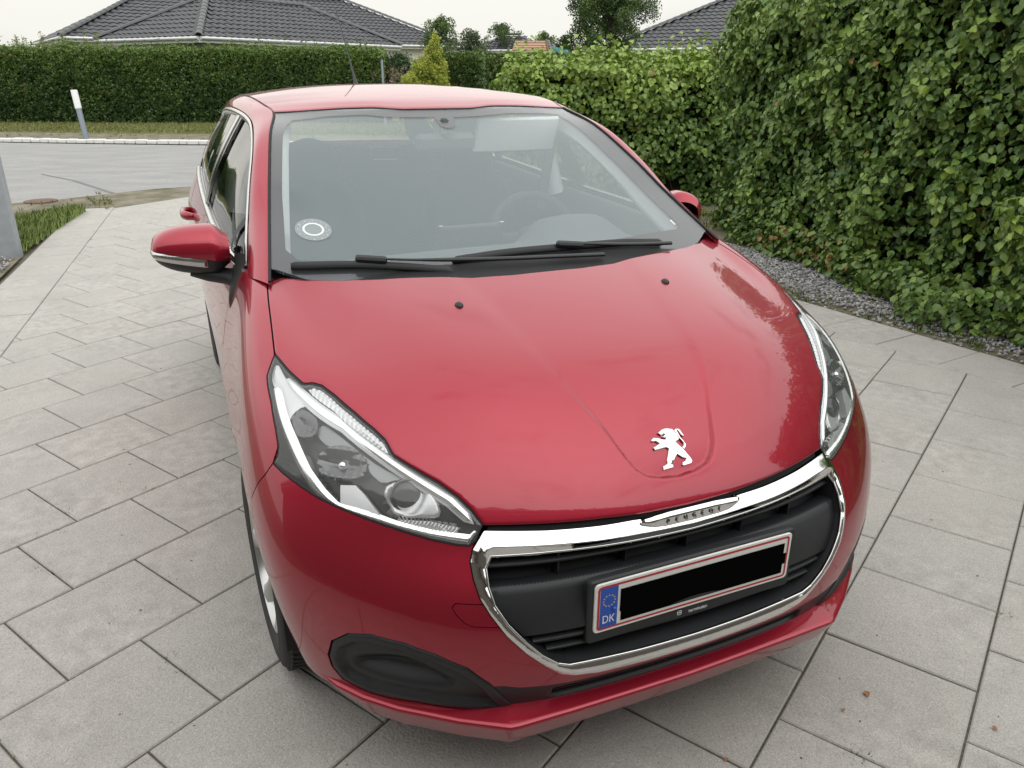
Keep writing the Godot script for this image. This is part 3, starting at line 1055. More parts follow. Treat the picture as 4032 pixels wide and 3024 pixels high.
	var bc := crown(belt, 26, 0.34, Color(0.05, 0.085, 0.045), Color(0.13, 0.18, 0.085))
	var far := scatter("distant_trees", leafy, M.leaf, bc[0], bc[1])
	tag(stuff(far), "far-off low belt of trees along the horizon", "trees")
	# bare shoots that stand up out of the long hedge
	rng.seed = 98
	var sh := []
	var st := []
	var stems := md()
	for k in 26:
		var x := rng.randf_range(-16.6, -13.6) if k < 18 else rng.randf_range(-13, -6)
		var z := -27.9 + rng.randf_range(-0.4, 0.4)
		var hgt := rng.randf_range(0.15, 0.62) * (1.0 if k < 18 else 0.5)
		tube(stems, PackedVector3Array([Vector3(x, 2.2, z), Vector3(x + rng.randf_range(-0.05, 0.05), 2.3 + hgt, z)]), [0.008, 0.004], 4)
		for q in int(hgt * 40):
			sh.append(Transform3D(Basis.from_euler(Vector3(rng.randf() * TAU, rng.randf() * TAU, 0)).scaled(Vector3.ONE * 0.05), Vector3(x + rng.randfn() * 0.04, 2.25 + hgt * rng.randf(), z + rng.randfn() * 0.04)))
			st.append(Color(0.14, 0.19, 0.05).lerp(Color(0.25, 0.28, 0.09), rng.randf()))
	var shoots := put("hedge_shoots", stems, M.twig)
	tag(shoots, "thin upright leafy shoots standing above the left part of the long hedge", "shoots")
	stuff(scatter("shoot_leaves", leafy, M.leaf, sh, st, shoots))
	# play tower: boarded roof on a green gable, on posts
	var tw := thing("play_tower", "wooden play tower with a reddish boarded roof and green gable behind the hedge", "play tower", Vector3(0.45, 0, -26.0))
	var ridge0 := Vector3(-0.36, 2.50, -0.15)
	var ridge1 := Vector3(0.56, 2.50, -0.15)
	for k in 7:
		var f0 := k / 7.0
		var f1 := (k + 1.0) / 7.0
		var dn := Vector3(-0.02 * k / 7.0, -0.50, 0.55)
		var m := md()
		var a := ridge0 + Vector3(-0.17 * f0, 0, 0) + Vector3(0, dn.y, dn.z) * f0
		var b := ridge1 + Vector3(0.06 * f0, 0, 0) + Vector3(0, dn.y, dn.z) * f0
		var c := ridge1 + Vector3(0.06 * f1, 0, 0) + Vector3(0, dn.y, dn.z) * f1 + Vector3(0, 0.02, 0.015)
		var d := ridge0 + Vector3(-0.17 * f1, 0, 0) + Vector3(0, dn.y, dn.z) * f1 + Vector3(0, 0.02, 0.015)
		var n := Vector3(0, 0.75, 0.66)
		quad(m, a, b, c, d, n)
		quad(m, d, c, c - n * 0.03, d - n * 0.03, Vector3(0, -0.6, 0.8))
		put("roof_board", m, M.shingle[(k * 3) % 4], tw)
	var back := md()
	quad(back, ridge0, ridge1, ridge1 + Vector3(0.06, -0.5, -0.55), ridge0 + Vector3(-0.17, -0.5, -0.55), Vector3(0, 0.75, -0.66))
	put("roof_back", back, M.shingle[0], tw)
	var gable := md()
	tri(gable, ridge1 + Vector3(-0.02, -0.05, 0), ridge1 + Vector3(0.0, -0.50, 0.50), ridge1 + Vector3(0.0, -0.50, -0.50), Vector3(1, 0, 0.2))
	put("gable", gable, M.teal, tw)
	var barge := md()
	tube(barge, PackedVector3Array([ridge1 + Vector3(0.04, 0.02, 0), ridge1 + Vector3(0.10, -0.52, 0.56)]), [0.04], 6)
	tube(barge, PackedVector3Array([ridge1 + Vector3(0.04, 0.02, 0), ridge1 + Vector3(0.10, -0.52, -0.56)]), [0.04], 6)
	put("barge_board", barge, M.timber, tw)
	for x in [-0.38, 0.52]:
		for z in [-0.5, 0.3]:
			var p := md()
			box(p, Transform3D(Basis(), Vector3(x, 1.0, z)), Vector3(0.09, 2.0, 0.09), 0.008)
			put("post", p, M.timber, tw)
	var tp := thing("tarpaulin", "crumpled blue-green tarpaulin over a post beside the play tower", "tarpaulin", Vector3(1.55, 0, -27.0))
	var tr := []
	for k in 9:
		var row := []
		for c in 13:
			row.append(Vector3(lerpf(-0.36, 0.30, c / 12.0), 2.34 - 0.10 * absf(c - 5) / 6.0 - 0.16 * pow(k / 8.0, 2.0) + 0.045 * sin(c * 1.9 + k * 0.8), lerpf(-0.25, 0.25, k / 8.0)))
		tr.append(row)
	var tm := md()
	grid(tm, tr)
	put("sheet", tm, M.teal, tp)
	var pm := md()
	box(pm, Transform3D(Basis(), Vector3(-0.03, 1.1, 0)), Vector3(0.08, 2.2, 0.08), 0.006)
	put("post", pm, M.timber, tp)
	# unseen house behind the camera, eave set close to darken what the car mirrors
	hip_house("unseen_home", "unseen brown brick house with a dark hipped roof, set close behind the camera to darken reflections", Vector3(9.0, 2.55, 0.75), Vector3(-1, 0, 0), 19.0, Vector3(0, 0, 1), 9.0, 0.5, [0], [3], [])
	var hm: MeshInstance3D = find_child("unseen_home", false, false).get_node("wall")
	hm.material_override = M.brick


# ---------------------------------------------------------------- small things
func build_small() -> void:
	rng.seed = 301
	# gatepost at the left edge
	var gp := thing("gatepost", "smooth pale grey square gatepost at the edge of the grass", "gatepost", Vector3(-4.50, 0, -6.99))
	var m := md()
	var t := Basis(Vector3.UP, 0.36)
	box(m, Transform3D(t, t * Vector3(-0.29, 0.58, -0.085)), Vector3(0.58, 1.24, 0.17), 0.006)
	put("shaft", m, M.post_grey, gp)
	var c := md()
	box(c, Transform3D(t, t * Vector3(-0.29, 1.215, -0.085)), Vector3(0.60, 0.035, 0.19), 0.006)
	put("cap", c, M.post_grey, gp)
	# marker post on the far verge
	var mp := thing("marker_post", "slim marker post, blue-grey below and white on top, standing on the far verge", "bollard", Vector3(-10.82, -0.02, -20.55))
	var sh := md()
	tube(sh, PackedVector3Array([Vector3(0, 0, 0), Vector3(-0.05, 0.74, 0)]), [0.068, 0.066], 20)
	put("shaft", sh, M.galvanised, mp)
	var sl := md()
	tube(sl, PackedVector3Array([Vector3(-0.05, 0.74, 0), Vector3(-0.052, 0.765, 0)]), [0.080, 0.080], 20)
	put("band", sl, M.fascia, mp)
	var wt := md()
	tube(wt, PackedVector3Array([Vector3(-0.052, 0.765, 0), Vector3(-0.078, 1.17, 0), Vector3(-0.0785, 1.185, 0)]), [0.078, 0.078, 0.070], 20)
	put("sleeve", wt, M.sleeve, mp)
	# thin post at the end of the long hedge
	var fp := md()
	tube(fp, PackedVector3Array([Vector3(0, 0, 0), Vector3(0, 1.95, 0)]), [0.035, 0.035], 10)
	var f := put("fence_post", fp, M.galvanised)
	f.position = Vector3(-4.05, 0, -26.0)
	tag(f, "thin galvanised post at the right end of the long hedge", "post")
	# loops of grey hose at the foot of the tall hedge
	var hose := md()
	for k in 2:
		var path := PackedVector3Array()
		for q in 15:
			var a := lerpf(-0.5, 1.9, q / 14.0)
			path.append(Vector3(2.80 + 0.04 * k + cos(a) * 0.16, 0.02 + sin(a) * 0.15 + 0.02, -5.62 + 0.05 * k - cos(a) * 0.05))
		tube(hose, path, [0.010], 8)
	var hz := put("garden_hose", hose, M.hose)
	tag(hz, "loops of grey garden hose lying at the foot of the tall hedge", "hose")
	# moss and weeds in the joints, blown bits on the slabs
	var blade := blade_mesh()
	var where := []
	var tints := []
	for g in [[2.2, 3.0], [1.55, 2.3], [2.7, 4.02], [3.3, 4.35], [2.05, 2.0], [1.72, 2.02], [0.78, 2.0], [0.55, 2.02], [0.42, 2.05], [1.18, 2.0], [0.5, 1.42], [0.0, 0.6], [1.0, 0.42], [0.5, -0.44], [1.0, 2.3], [2.0, 2.6], [3.0, 4.4], [4.5, -5.08], [3.7, -6.1], [2.49, -4.5], [12.3, -1.3], [12.0, -2.0], [11.3, -3.3], [11.6, -2.4], [10.9, -4.3], [11.8, -2.2]]:
		var p := slab_space(Vector2(g[0], g[1]))
		for k in rng.randi_range(2, 7):
			where.append(Transform3D(Basis(Vector3.UP, rng.randf() * TAU).scaled(Vector3(1, 0.6, 1) * rng.randf_range(0.18, 0.42)), Vector3(p.x + rng.randfn() * 0.025, -0.008, p.y + rng.randfn() * 0.02)))
			tints.append(Color(0.10, 0.12, 0.03).lerp(Color(0.22, 0.20, 0.09), rng.randf()))
	for k in 260:   # weeds where gravel and slabs meet
		var a := rng.randf_range(-0.5, 4.2)
		var p := RIGHT_P + RIGHT_D * a + Vector2(0.857, -0.515) * rng.randf_range(0.42, 0.62)
		if sin(a * 5.0) + sin(a * 2.3) < 0.25:
			continue
		where.append(Transform3D(Basis(Vector3.UP, rng.randf() * TAU).scaled(Vector3.ONE * rng.randf_range(0.4, 0.9)), Vector3(p.x, -0.012, p.y)))
		tints.append(Color(0.07, 0.13, 0.025).lerp(Color(0.16, 0.21, 0.05), rng.randf()))
	for k in 90:   # rough grass between the two hedges
		where.append(Transform3D(Basis(Vector3.UP, rng.randf() * TAU).scaled(Vector3.ONE * rng.randf_range(1.0, 2.4)), Vector3(rng.randf_range(1.45, 2.6), -0.02, rng.randf_range(-9.5, -8.45))))
		tints.append(Color(0.13, 0.20, 0.035).lerp(Color(0.27, 0.31, 0.09), rng.randf()))
	for k in 200:   # stray tufts on the bare verge
		var p := Vector2(-5.2, -10.2) + Vector2(rng.randfn() * 0.5, rng.randfn() * 0.35)
		if rng.randf() < 0.5:
			p = Vector2(rng.randf_range(-14, -5), 0)
			p.y = -21.4 + (p.x + 8.0) * 0.12 + rng.randfn() * 0.5
		elif p.x > -4.9 - (p.y + 9.7) * -0.6:
			continue
		where.append(Transform3D(Basis(Vector3.UP, rng.randf() * TAU).scaled(Vector3.ONE * rng.randf_range(0.5, 1.2)), Vector3(p.x, -0.02, p.y)))
		tints.append(Color(0.12, 0.15, 0.035).lerp(Color(0.25, 0.24, 0.09), rng.randf()))
	var weeds := scatter("joint_weeds", blade, M.blade, where, tints)
	tag(stuff(weeds), "sparse weeds and moss in the slab joints and along the gravel", "weeds")
	var bits := []
	var bt := []
	var pebble := pebble_mesh()
	for k in 260:
		var p := Vector2(rng.randf_range(-3.2, 2.4), rng.randf_range(-5.0, -1.1))
		bits.append(Transform3D(Basis.from_euler(Vector3(rng.randf(), rng.randf() * TAU, 0)).scaled(Vector3(rng.randf_range(0.5, 1.6), 0.35, 1.0) * rng.randf_range(0.0012, 0.0042)), Vector3(p.x, 0.0008, p.y)))
		bt.append(Color(0.05, 0.045, 0.035).lerp(Color(0.30, 0.20, 0.12), pow(rng.randf(), 2.0)))
	var crumbs := scatter("crumbs", pebble, M.stone, bits, bt)
	tag(stuff(crumbs), "scattered crumbs of soil and grit on the grey slabs", "grit")
	# a few fallen leaves
	var fallen := leaf_mesh(0.9, 0.5, 0.3, 12)
	var spots := [[0.95, -1.62, 0.020, "largest dry brown leaf lying on the slabs right of the bumper"], [1.22, -1.50, 0.014, "tiny dry leaf lying farthest from the car on the slabs at right"], [0.86, -1.55, 0.012, "tiny dry leaf on the slabs close below the brown one by the bumper"], [0.52, -1.40, 0.011, "tiny dry leaf in front of the lip of the bumper"]]
	for s in spots:
		var o := show_mesh("fallen_leaf", fallen, M.dry_leaf, self, Transform3D(Basis(Vector3.UP, rng.randf() * TAU) * Basis(Vector3.RIGHT, -1.45).scaled(Vector3.ONE * s[2]), Vector3(s[0], 0.004, s[1])))
		tag(o, s[3], "leaf", "dry leaves on the slabs")

# ---------------------------------------------------------------- the car
# Everything is measured from the nose at ground level: x across, y up, z BACKWARDS (put(..., true) turns it round).
const CAR_COLUMNS := [
	[0, 235, 45, 0, 330, 0, 0, 450, -20, 0, 560, 0, 0, 645, 42, 0, 715, 75],
	[220, 235, 50, 220, 330, 6, 220, 450, -12, 220, 560, 10, 220, 645, 54, 220, 718, 88],
	[440, 235, 80, 445, 330, 40, 450, 450, 25, 450, 560, 52, 445, 645, 108, 440, 730, 160],
	[625, 235, 180, 637, 330, 140, 643, 450, 136, 645, 560, 156, 632, 665, 208, 612, 768, 268],
	[755, 235, 315, 768, 330, 287, 783, 450, 282, 792, 565, 290, 772, 690, 332, 725, 823, 400],
	[788, 225, 460, 818, 330, 450, 842, 460, 450, 855, 590, 465, 843, 740, 515, 777, 876, 570],
	[795, 215, 800, 825, 330, 800, 850, 480, 800, 862, 630, 800, 843, 790, 800, 792, 950, 800],
	[790, 215, 1150, 820, 330, 1150, 848, 500, 1150, 862, 660, 1150, 836, 832, 1150, 768, 1032, 1125],
	[790, 215, 1600, 818, 330, 1600, 842, 500, 1600, 858, 680, 1600, 840, 862, 1600, 800, 1046, 1600],
	[790, 215, 2100, 818, 330, 2100, 842, 500, 2100, 860, 690, 2100, 854, 890, 2100, 805, 1060, 2100],
	[792, 215, 2600, 820, 330, 2600, 846, 500, 2600, 861, 700, 2600, 858, 910, 2600, 800, 1085, 2600],
	[795, 220, 3000, 825, 330, 3000, 850, 500, 3000, 862, 700, 3000, 856, 920, 3000, 785, 1105, 3000],
	[790, 230, 3380, 820, 340, 3380, 850, 500, 3380, 858, 700, 3380, 850, 920, 3380, 755, 1120, 3380],
	[730, 260, 3720, 760, 360, 3740, 800, 500, 3750, 815, 690, 3740, 795, 900, 3700, 700, 1120, 3620],
	[550, 280, 3880, 570, 380, 3920, 600, 500, 3940, 610, 680, 3920, 600, 900, 3860, 550, 1120, 3740],
	[280, 290, 3930, 280, 390, 3970, 290, 500, 3985, 290, 680, 3970, 290, 900, 3900, 280, 1120, 3780],
	[0, 290, 3950, 0, 390, 3985, 0, 500, 4000, 0, 680, 3985, 0, 900, 3915, 0, 1120, 3790]]
const BONNET_ROWS := [
	[0, 872, 235, 200, 873, 250, 400, 876, 300, 600, 880, 420],
	[0, 962, 455, 220, 962, 465, 440, 958, 510, 655, 938, 635],
	[0, 1022, 690, 250, 1022, 715, 480, 1022, 790, 680, 1005, 900],
	[0, 1062, 880, 250, 1062, 900, 480, 1060, 970, 690, 1056, 1070]]
# outlines in millimetres; LAMP ones are seen square on to the front corner (0.82 x + 0.57 z, y), the others from the front (x, y)
const LAMP_OUT := [999, 926, 942, 907, 895, 894, 887, 894, 871, 896, 847, 894, 807, 883, 750, 863, 696, 841, 666, 826, 647, 809, 639, 803, 597, 786, 539, 763, 495, 740, 466, 719, 442, 696, 451, 670, 462, 662, 485, 664, 537, 673, 618, 691, 703, 710, 778, 727, 835, 743, 880, 755, 909, 764, 902, 778, 903, 795, 921, 823, 954, 860, 981, 882, 995, 896]
const LAMP_STRIP := [967, 880, 926, 844, 883, 808, 841, 771, 806, 742, 762, 722, 702, 707, 618, 691, 538, 676, 465, 665, 453, 683, 461, 676, 539, 685, 611, 698, 647, 707, 703, 716, 735, 719, 744, 722, 777, 742, 818, 772, 863, 815, 913, 855, 945, 880, 958, 882]
const LAMP_TOP := [993, 922, 951, 902, 931, 895, 842, 871, 873, 871, 892, 857, 897, 841, 932, 870, 951, 882, 969, 883, 990, 897]
const LAMP_PIPE := [949, 900, 938, 903, 913, 898, 777, 861, 639, 803, 567, 772, 504, 745, 469, 719, 456, 697, 477, 702, 519, 730, 576, 756, 642, 785, 764, 840, 914, 884]
const LAMP_SIGNAL := [880, 891, 863, 894, 842, 892, 809, 882, 748, 860, 695, 838, 666, 824, 648, 807, 654, 808, 722, 836, 797, 866, 859, 883]
const LAMP_SIDE := [898, 854, 887, 863, 865, 868, 821, 855, 821, 830, 865, 822, 880, 834]
const LAMP_BOWL := [757, 824, 722, 817, 694, 800, 690, 778, 713, 769, 771, 759, 803, 777, 806, 801, 786, 817]
const LAMP_VISOR := [744, 755, 710, 758, 688, 744, 638, 702, 685, 706, 734, 712]
const LAMP_CONE := [651, 755, 622, 774, 568, 767, 537, 742, 522, 713, 541, 707, 615, 708, 634, 728]
const LAMP_SHEEN := [817, 853, 798, 850, 743, 828, 664, 790, 607, 774, 571, 766, 623, 774, 655, 765, 673, 775, 688, 785, 694, 800, 722, 817, 758, 825, 786, 818, 818, 831, 823, 842]  # shape of the sky reflection on the lens, built as a panel
const LAMP_RIBS := [612, 704, 546, 703, 485, 692, 487, 684, 497, 679, 544, 685, 591, 690]
const FOG_OUT := [767, 378, 750, 426, 706, 462, 651, 476, 579, 472, 512, 455, 447, 426, 403, 381, 374, 321, 350, 271, 466, 292, 562, 306, 671, 298, 739, 312, 763, 345]
const FOG_IN := [716, 370, 681, 401, 605, 425, 542, 415, 474, 370, 487, 362, 579, 360, 671, 361]
const GRILLE_OUT := [-100, 673, 0, 673, 140, 680, 203, 680, 321, 682, 441, 687, 468, 655, 478, 632, 479, 605, 474, 573, 460, 543, 434, 500, 397, 456, 358, 417, 322, 386, 295, 374, 242, 365, 133, 361, 0, 359, -100, 359]
const GRILLE_IN := [-100, 636, 0, 636, 122, 638, 312, 641, 437, 641, 451, 622, 454, 592, 449, 560, 429, 523, 395, 480, 365, 447, 332, 420, 307, 410, 140, 403, 0, 401, -100, 401]
const FLAP := [-463, 562, -521, 564, -528, 556, -523, 544, -510, 528, -497, 521, -443, 518]
const SCALLOP := [-200, 926, -175, 886, -138, 834, -110, 780, -97, 762, -77, 748, -42, 740, 0, 737, 42, 740, 77, 748, 97, 762, 112, 780, 138, 834, 175, 886, 200, 926, 232, 980, 290, 1060, -290, 1060, -232, 980]
const LION := [-16, 812, -3, 816, 4, 817, 10, 817, 20, 815, 23, 814, 26, 810, 29, 804, 31, 800, 32, 796, 21, 793, 23, 790, 27, 786, 31, 782, 35, 777, 39, 771, 43, 765, 47, 757, 41, 753, 20, 752, 19, 754, 22, 759, 29, 760, 33, 763, 24, 766, 14, 773, 7, 768, -3, 761, -5, 753, -30, 752, -29, 759, -16, 762, -15, 767, -7, 777, -2, 784, -7, 787, -17, 787, -37, 786, -38, 790, -36, 792, -21, 795, -23, 797, -28, 800, -34, 800, -37, 801, -37, 803, -29, 806, -20, 805, -12, 802, -2, 800, 0, 802, -6, 803, -9, 805, -7, 806, 0, 807, -2, 809, -10, 807]
const TAIL := [27, 811, 32, 813, 38, 813, 42, 810, 44, 805, 47, 799, 43, 799, 39, 802, 37, 807, 35, 810, 33, 809, 34, 804, 36, 798, 40, 793, 44, 786, 41, 782, 35, 778, 31, 782, 38, 785, 39, 788, 36, 793, 32, 798, 29, 804, 27, 809]
const PLAQUE := [-118, 682, 118, 682, 128, 670, 98, 654, 60, 648, -60, 648, -98, 654, -128, 670]
const BONNET_TOP := [-100, -300, 440, -300, 452, 130, 600, 250, 700, 390, 765, 550, 754, 665, 744, 766, 732, 895, 723, 970, 716, 985, 703, 993, 685, 996, 629, 941, 542, 891, 449, 852, 257, 796, 216, 781, 101, 767, -100, 766]
const COWL_TOP := [-100, 767, 101, 768, 216, 782, 257, 797, 449, 853, 542, 892, 629, 942, 685, 997, 703, 1005, 712, 1040, 728, 1300, -100, 1300]
const WING_SIDE := [443, 762, 450, 736, 475, 696, 500, 660, 500, 200, 1222, 200, 1222, 1300, 600, 1300, 600, 930, 470, 850]
# windscreen and roof: centre line (y, z) and edge (x, y, z)
const GLASS_MID := [955, 700, 1045, 900, 1140, 1100, 1235, 1300, 1330, 1500, 1423, 1700]
const GLASS_EDGE := [735, 980, 860, 705, 1065, 1030, 672, 1160, 1220, 640, 1255, 1390, 598, 1360, 1610, 558, 1414, 1800]
const ROOF_MID := [1423, 1700, 1456, 1850, 1482, 2100, 1497, 2400, 1495, 2700, 1478, 3000, 1445, 3300, 1395, 3580]
const ROOF_EDGE := [558, 1414, 1800, 572, 1438, 1950, 585, 1455, 2200, 590, 1457, 2500, 585, 1446, 2800, 575, 1423, 3100, 560, 1388, 3400, 545, 1348, 3620]
const DOOR_TOP := [775, 990, 1000, 757, 1045, 1130, 733, 1120, 1260, 700, 1225, 1400, 665, 1312, 1560, 636, 1372, 1800, 634, 1395, 1980, 642, 1405, 2250, 648, 1403, 2550, 645, 1388, 2850, 635, 1358, 3150, 620, 1318, 3450, 600, 1275, 3650]
# clear part of the windscreen inside its black border, in hundredths (across -100 .. 100, up 0 .. 500)
const FRIT := [-89.9, 110, -94.2, 131, -94.3, 175, -94.7, 255, -94.3, 337, -93.9, 395, -92.3, 440, -89.3, 465, -69.7, 483, -48, 487, -36, 479, -29, 477, -4.8, 475, -3.8, 446, -1.5, 440, 1.5, 439, 4, 442, 5.6, 447, 7.2, 473, 26.4, 476, 50, 483, 75, 479, 86, 470, 86.5, 427, 86, 328, 86.5, 238, 87, 150, 87, 118, 84, 112, 68, 117, 40, 118, 2, 119, -26, 113, -71, 111]

var skin: Dictionary
var fields: Dictionary
var car: Node3D
var last_mid: Array
var glass_c: Array
var glass_e: Array


func points3(mm: Array) -> Array:
	var out := []
	for k in range(0, mm.size(), 3):
		out.append(Vector3(mm[k], mm[k + 1], mm[k + 2]) * 0.001)
	return out


func mids(mm: Array) -> Array:
	var out := []
	for k in range(0, mm.size(), 2):
		out.append(Vector3(0, mm[k], mm[k + 1]) * 0.001)
	return out


func build_skin() -> void:
	var v := PackedVector3Array()
	var half := {}
	var put_point := func(p: Vector3, key: String) -> void:
		half[key] = [v.size(), v.size()]
		v.append(p)
		if p.x > 1e-6:
			half[key][1] = v.size()
			v.append(Vector3(-p.x, p.y, p.z))
	for c in CAR_COLUMNS.size():
		var pts := points3(CAR_COLUMNS[c])
		for j in 6:
			put_point.call(pts[j], "s%d_%d" % [c, j])
	for r in BONNET_ROWS.size():
		var pts := points3(BONNET_ROWS[r])
		for i in 4:
			put_point.call(pts[i], "b%d_%d" % [i, r + 1])
	var q := PackedInt32Array()
	var face := func(k4: Array) -> void:
		var a: String = k4[0]
		var b: String = k4[1]
		var c: String = k4[2]
		var d: String = k4[3]
		q.append_array(PackedInt32Array([half[a][0], half[b][0], half[c][0], half[d][0]]))
		q.append_array(PackedInt32Array([half[d][1], half[c][1], half[b][1], half[a][1]]))
	for c in CAR_COLUMNS.size() - 1:
		for j in 5:
			face.call(["s%d_%d" % [c, j], "s%d_%d" % [c + 1, j], "s%d_%d" % [c + 1, j + 1], "s%d_%d" % [c, j + 1]])
	var top := func(i: int, r: int) -> String:
		return "s%d_5" % i if r == 0 else "s%d_5" % (4 + r) if i == 4 else "b%d_%d" % [i, r]
	for r in BONNET_ROWS.size():
		for i in 4:
			face.call([top.call(i, r), top.call(i + 1, r), top.call(i + 1, r + 1), top.call(i, r + 1)])
	var p := fit_cage(v, q)
	for k in 4:
		var s := catmull_clark(p, q)
		p = s[0]
		q = s[1]
	skin = quads_to_md(p, q)
	for k in 40:   # all normals outwards
		pass
	var flip: bool = skin.n[0].z > 0.0   # the first point is the middle of the bumper, which looks forwards
	if flip:
		var n: PackedVector3Array = skin.n
		for k in n.size():
			n[k] = -n[k]
		skin.n = n


func lamp_uv(p: Vector3) -> Vector2:
	return Vector2(0.82 * absf(p.x) + 0.57 * p.z, p.y)


func f_lamp(p: Vector3) -> float:
	if p.z > 0.78 or p.y < 0.6 or absf(p.x) < 0.38:
		return 1.0
	return sd(fields.lamp, lamp_uv(p))


func f_fog(p: Vector3) -> float:
	if p.z > 0.5 or p.y > 0.55:
		return 1.0
	return sd(fields.fog, lamp_uv(p))


func f_grille(p: Vector3) -> float:
	return 1.0 if p.z > 0.3 or absf(p.x) > 0.56 else sd(fields.grille, Vector2(absf(p.x), p.y))


func f_nose(p: Vector3) -> float:   # below zero on the bonnet's side of its front edge
	return along(fields.nose, absf(p.x)) - p.y


func f_bonnet(p: Vector3) -> float:
	if p.y < 0.6 or p.z > 1.1:
		return 1.0
	return maxf(sd(fields.bonnet, Vector2(absf(p.x), p.z)) + 0.002, maxf(f_nose(p), 0.004 - f_lamp(p)))


func f_cowl(p: Vector3) -> float:
	return 1.0 if p.y < 0.95 or p.z < 0.7 or p.z > 1.35 else sd(fields.cowl, Vector2(absf(p.x), p.z))


func f_arch(p: Vector3) -> float:   # below zero inside a wheel opening
	if absf(p.x) < 0.5 or p.y > 0.75:
		return 1.0
	var a := Vector2(p.z - 0.80, p.y - 0.300).length() - 0.352
	var b := Vector2(p.z - 3.338, p.y - 0.300).length() - 0.352
	return minf(a, b)


func f_wing(p: Vector3) -> float:
	if absf(p.x) < 0.6 or p.z > 1.4:
		return 1.0
	return maxf(sd(fields.wing, Vector2(p.z, p.y)) + 0.0015, maxf(maxf(0.002 - sd(fields.bonnet, Vector2(absf(p.x), p.z)), 0.004 - f_lamp(p)), maxf(maxf(-f_arch(p), 0.245 - p.y), 0.003 - f_cowl(p))))


func low_edge(a: float) -> float:
	return along(fields.low, a)


func f_bumper(p: Vector3) -> float:
	if p.z > 0.75:
		return 1.0
	var w := sd(fields.wing, Vector2(p.z, p.y)) if absf(p.x) > 0.6 else 1.0
	if absf(p.x) < 0.455 and p.y > 0.655:
		return 1.0
	if p.x < -0.4 and p.y > 0.45 and p.y < 0.6:
		w = minf(w, sd(fields.flap, Vector2(p.x, p.y)) + 0.0006)
	return maxf(maxf(0.0015 - w, 0.009 - f_nose(p)), maxf(maxf(0.004 - f_lamp(p), 0.0015 - f_grille(p)), maxf(maxf(0.001 - f_fog(p), -f_arch(p)), maxf(low_edge(absf(p.x)) - p.y, p.z - 0.62))))


func side_panel(z0: float, z1: float, y0: float) -> Callable:
	return func(p: Vector3, _uv: Vector2) -> float:
		if absf(p.x) < 0.6 or p.z < z0 - 0.1 or p.z > z1 + 0.1:
			return 1.0
		return maxf(maxf(z0 + 0.0025 - p.z, p.z - z1 + 0.0025), maxf(y0 - p.y, -f_arch(p)))


func glass_at(s: float, t: float) -> Vector3:
	var a := absf(s)
	var c: Vector3
	var e: Vector3
	if t <= 5.0:
		c = spline(glass_c, t)
		e = spline(glass_e, t)
	else:
		c = glass_c[5].lerp(last_mid[0], t - 5.0)
		e = glass_e[5].lerp(last_mid[1], t - 5.0)
	var w := pow(a, 2.2)
	return Vector3(e.x * s, lerpf(c.y, e.y, w), lerpf(c.z, e.z, w))


func top_edge(x: float) -> float:   # where the roof begins: it reaches lower over the mirror
	var a := absf(x)
	return 5.0 + 0.22 * smoothstep(0.12, 0.24, a) * (1.0 - smoothstep(0.30, 0.56, a) * 0.95)


func roof_at(s: float, t: float) -> Vector3:
	var c: Vector3 = spline(fields.roof_c, t)
	var e: Vector3 = spline(fields.roof_e, t)
	var w := pow(absf(s), 2.4)
	return Vector3(e.x * s, lerpf(c.y, e.y, w), lerpf(c.z, e.z, w))


func edge_at(t: float) -> Vector3:   # the line where the pillar meets the glass and the roof, 0 .. 12
	return spline(fields.edge, t)


func mirrored(m: Dictionary) -> Dictionary:
	var o := md()
	for p in m.v:
		o.v.append(Vector3(-p.x, p.y, p.z))
	for n in m.n:
		o.n.append(Vector3(-n.x, n.y, n.z))
	o.uv = m.uv.duplicate()
	o.i = m.i.duplicate()
	return o


# both sides of a part made for the left of the car
func pair(called: String, m: Dictionary, mat: Material, parent: Node = null) -> Array:
	var to: Node = parent if parent else car
	var a := put(called, mirrored(m), mat, to, true)
	var b := put(called, m, mat, to, true)
	return [a, b]


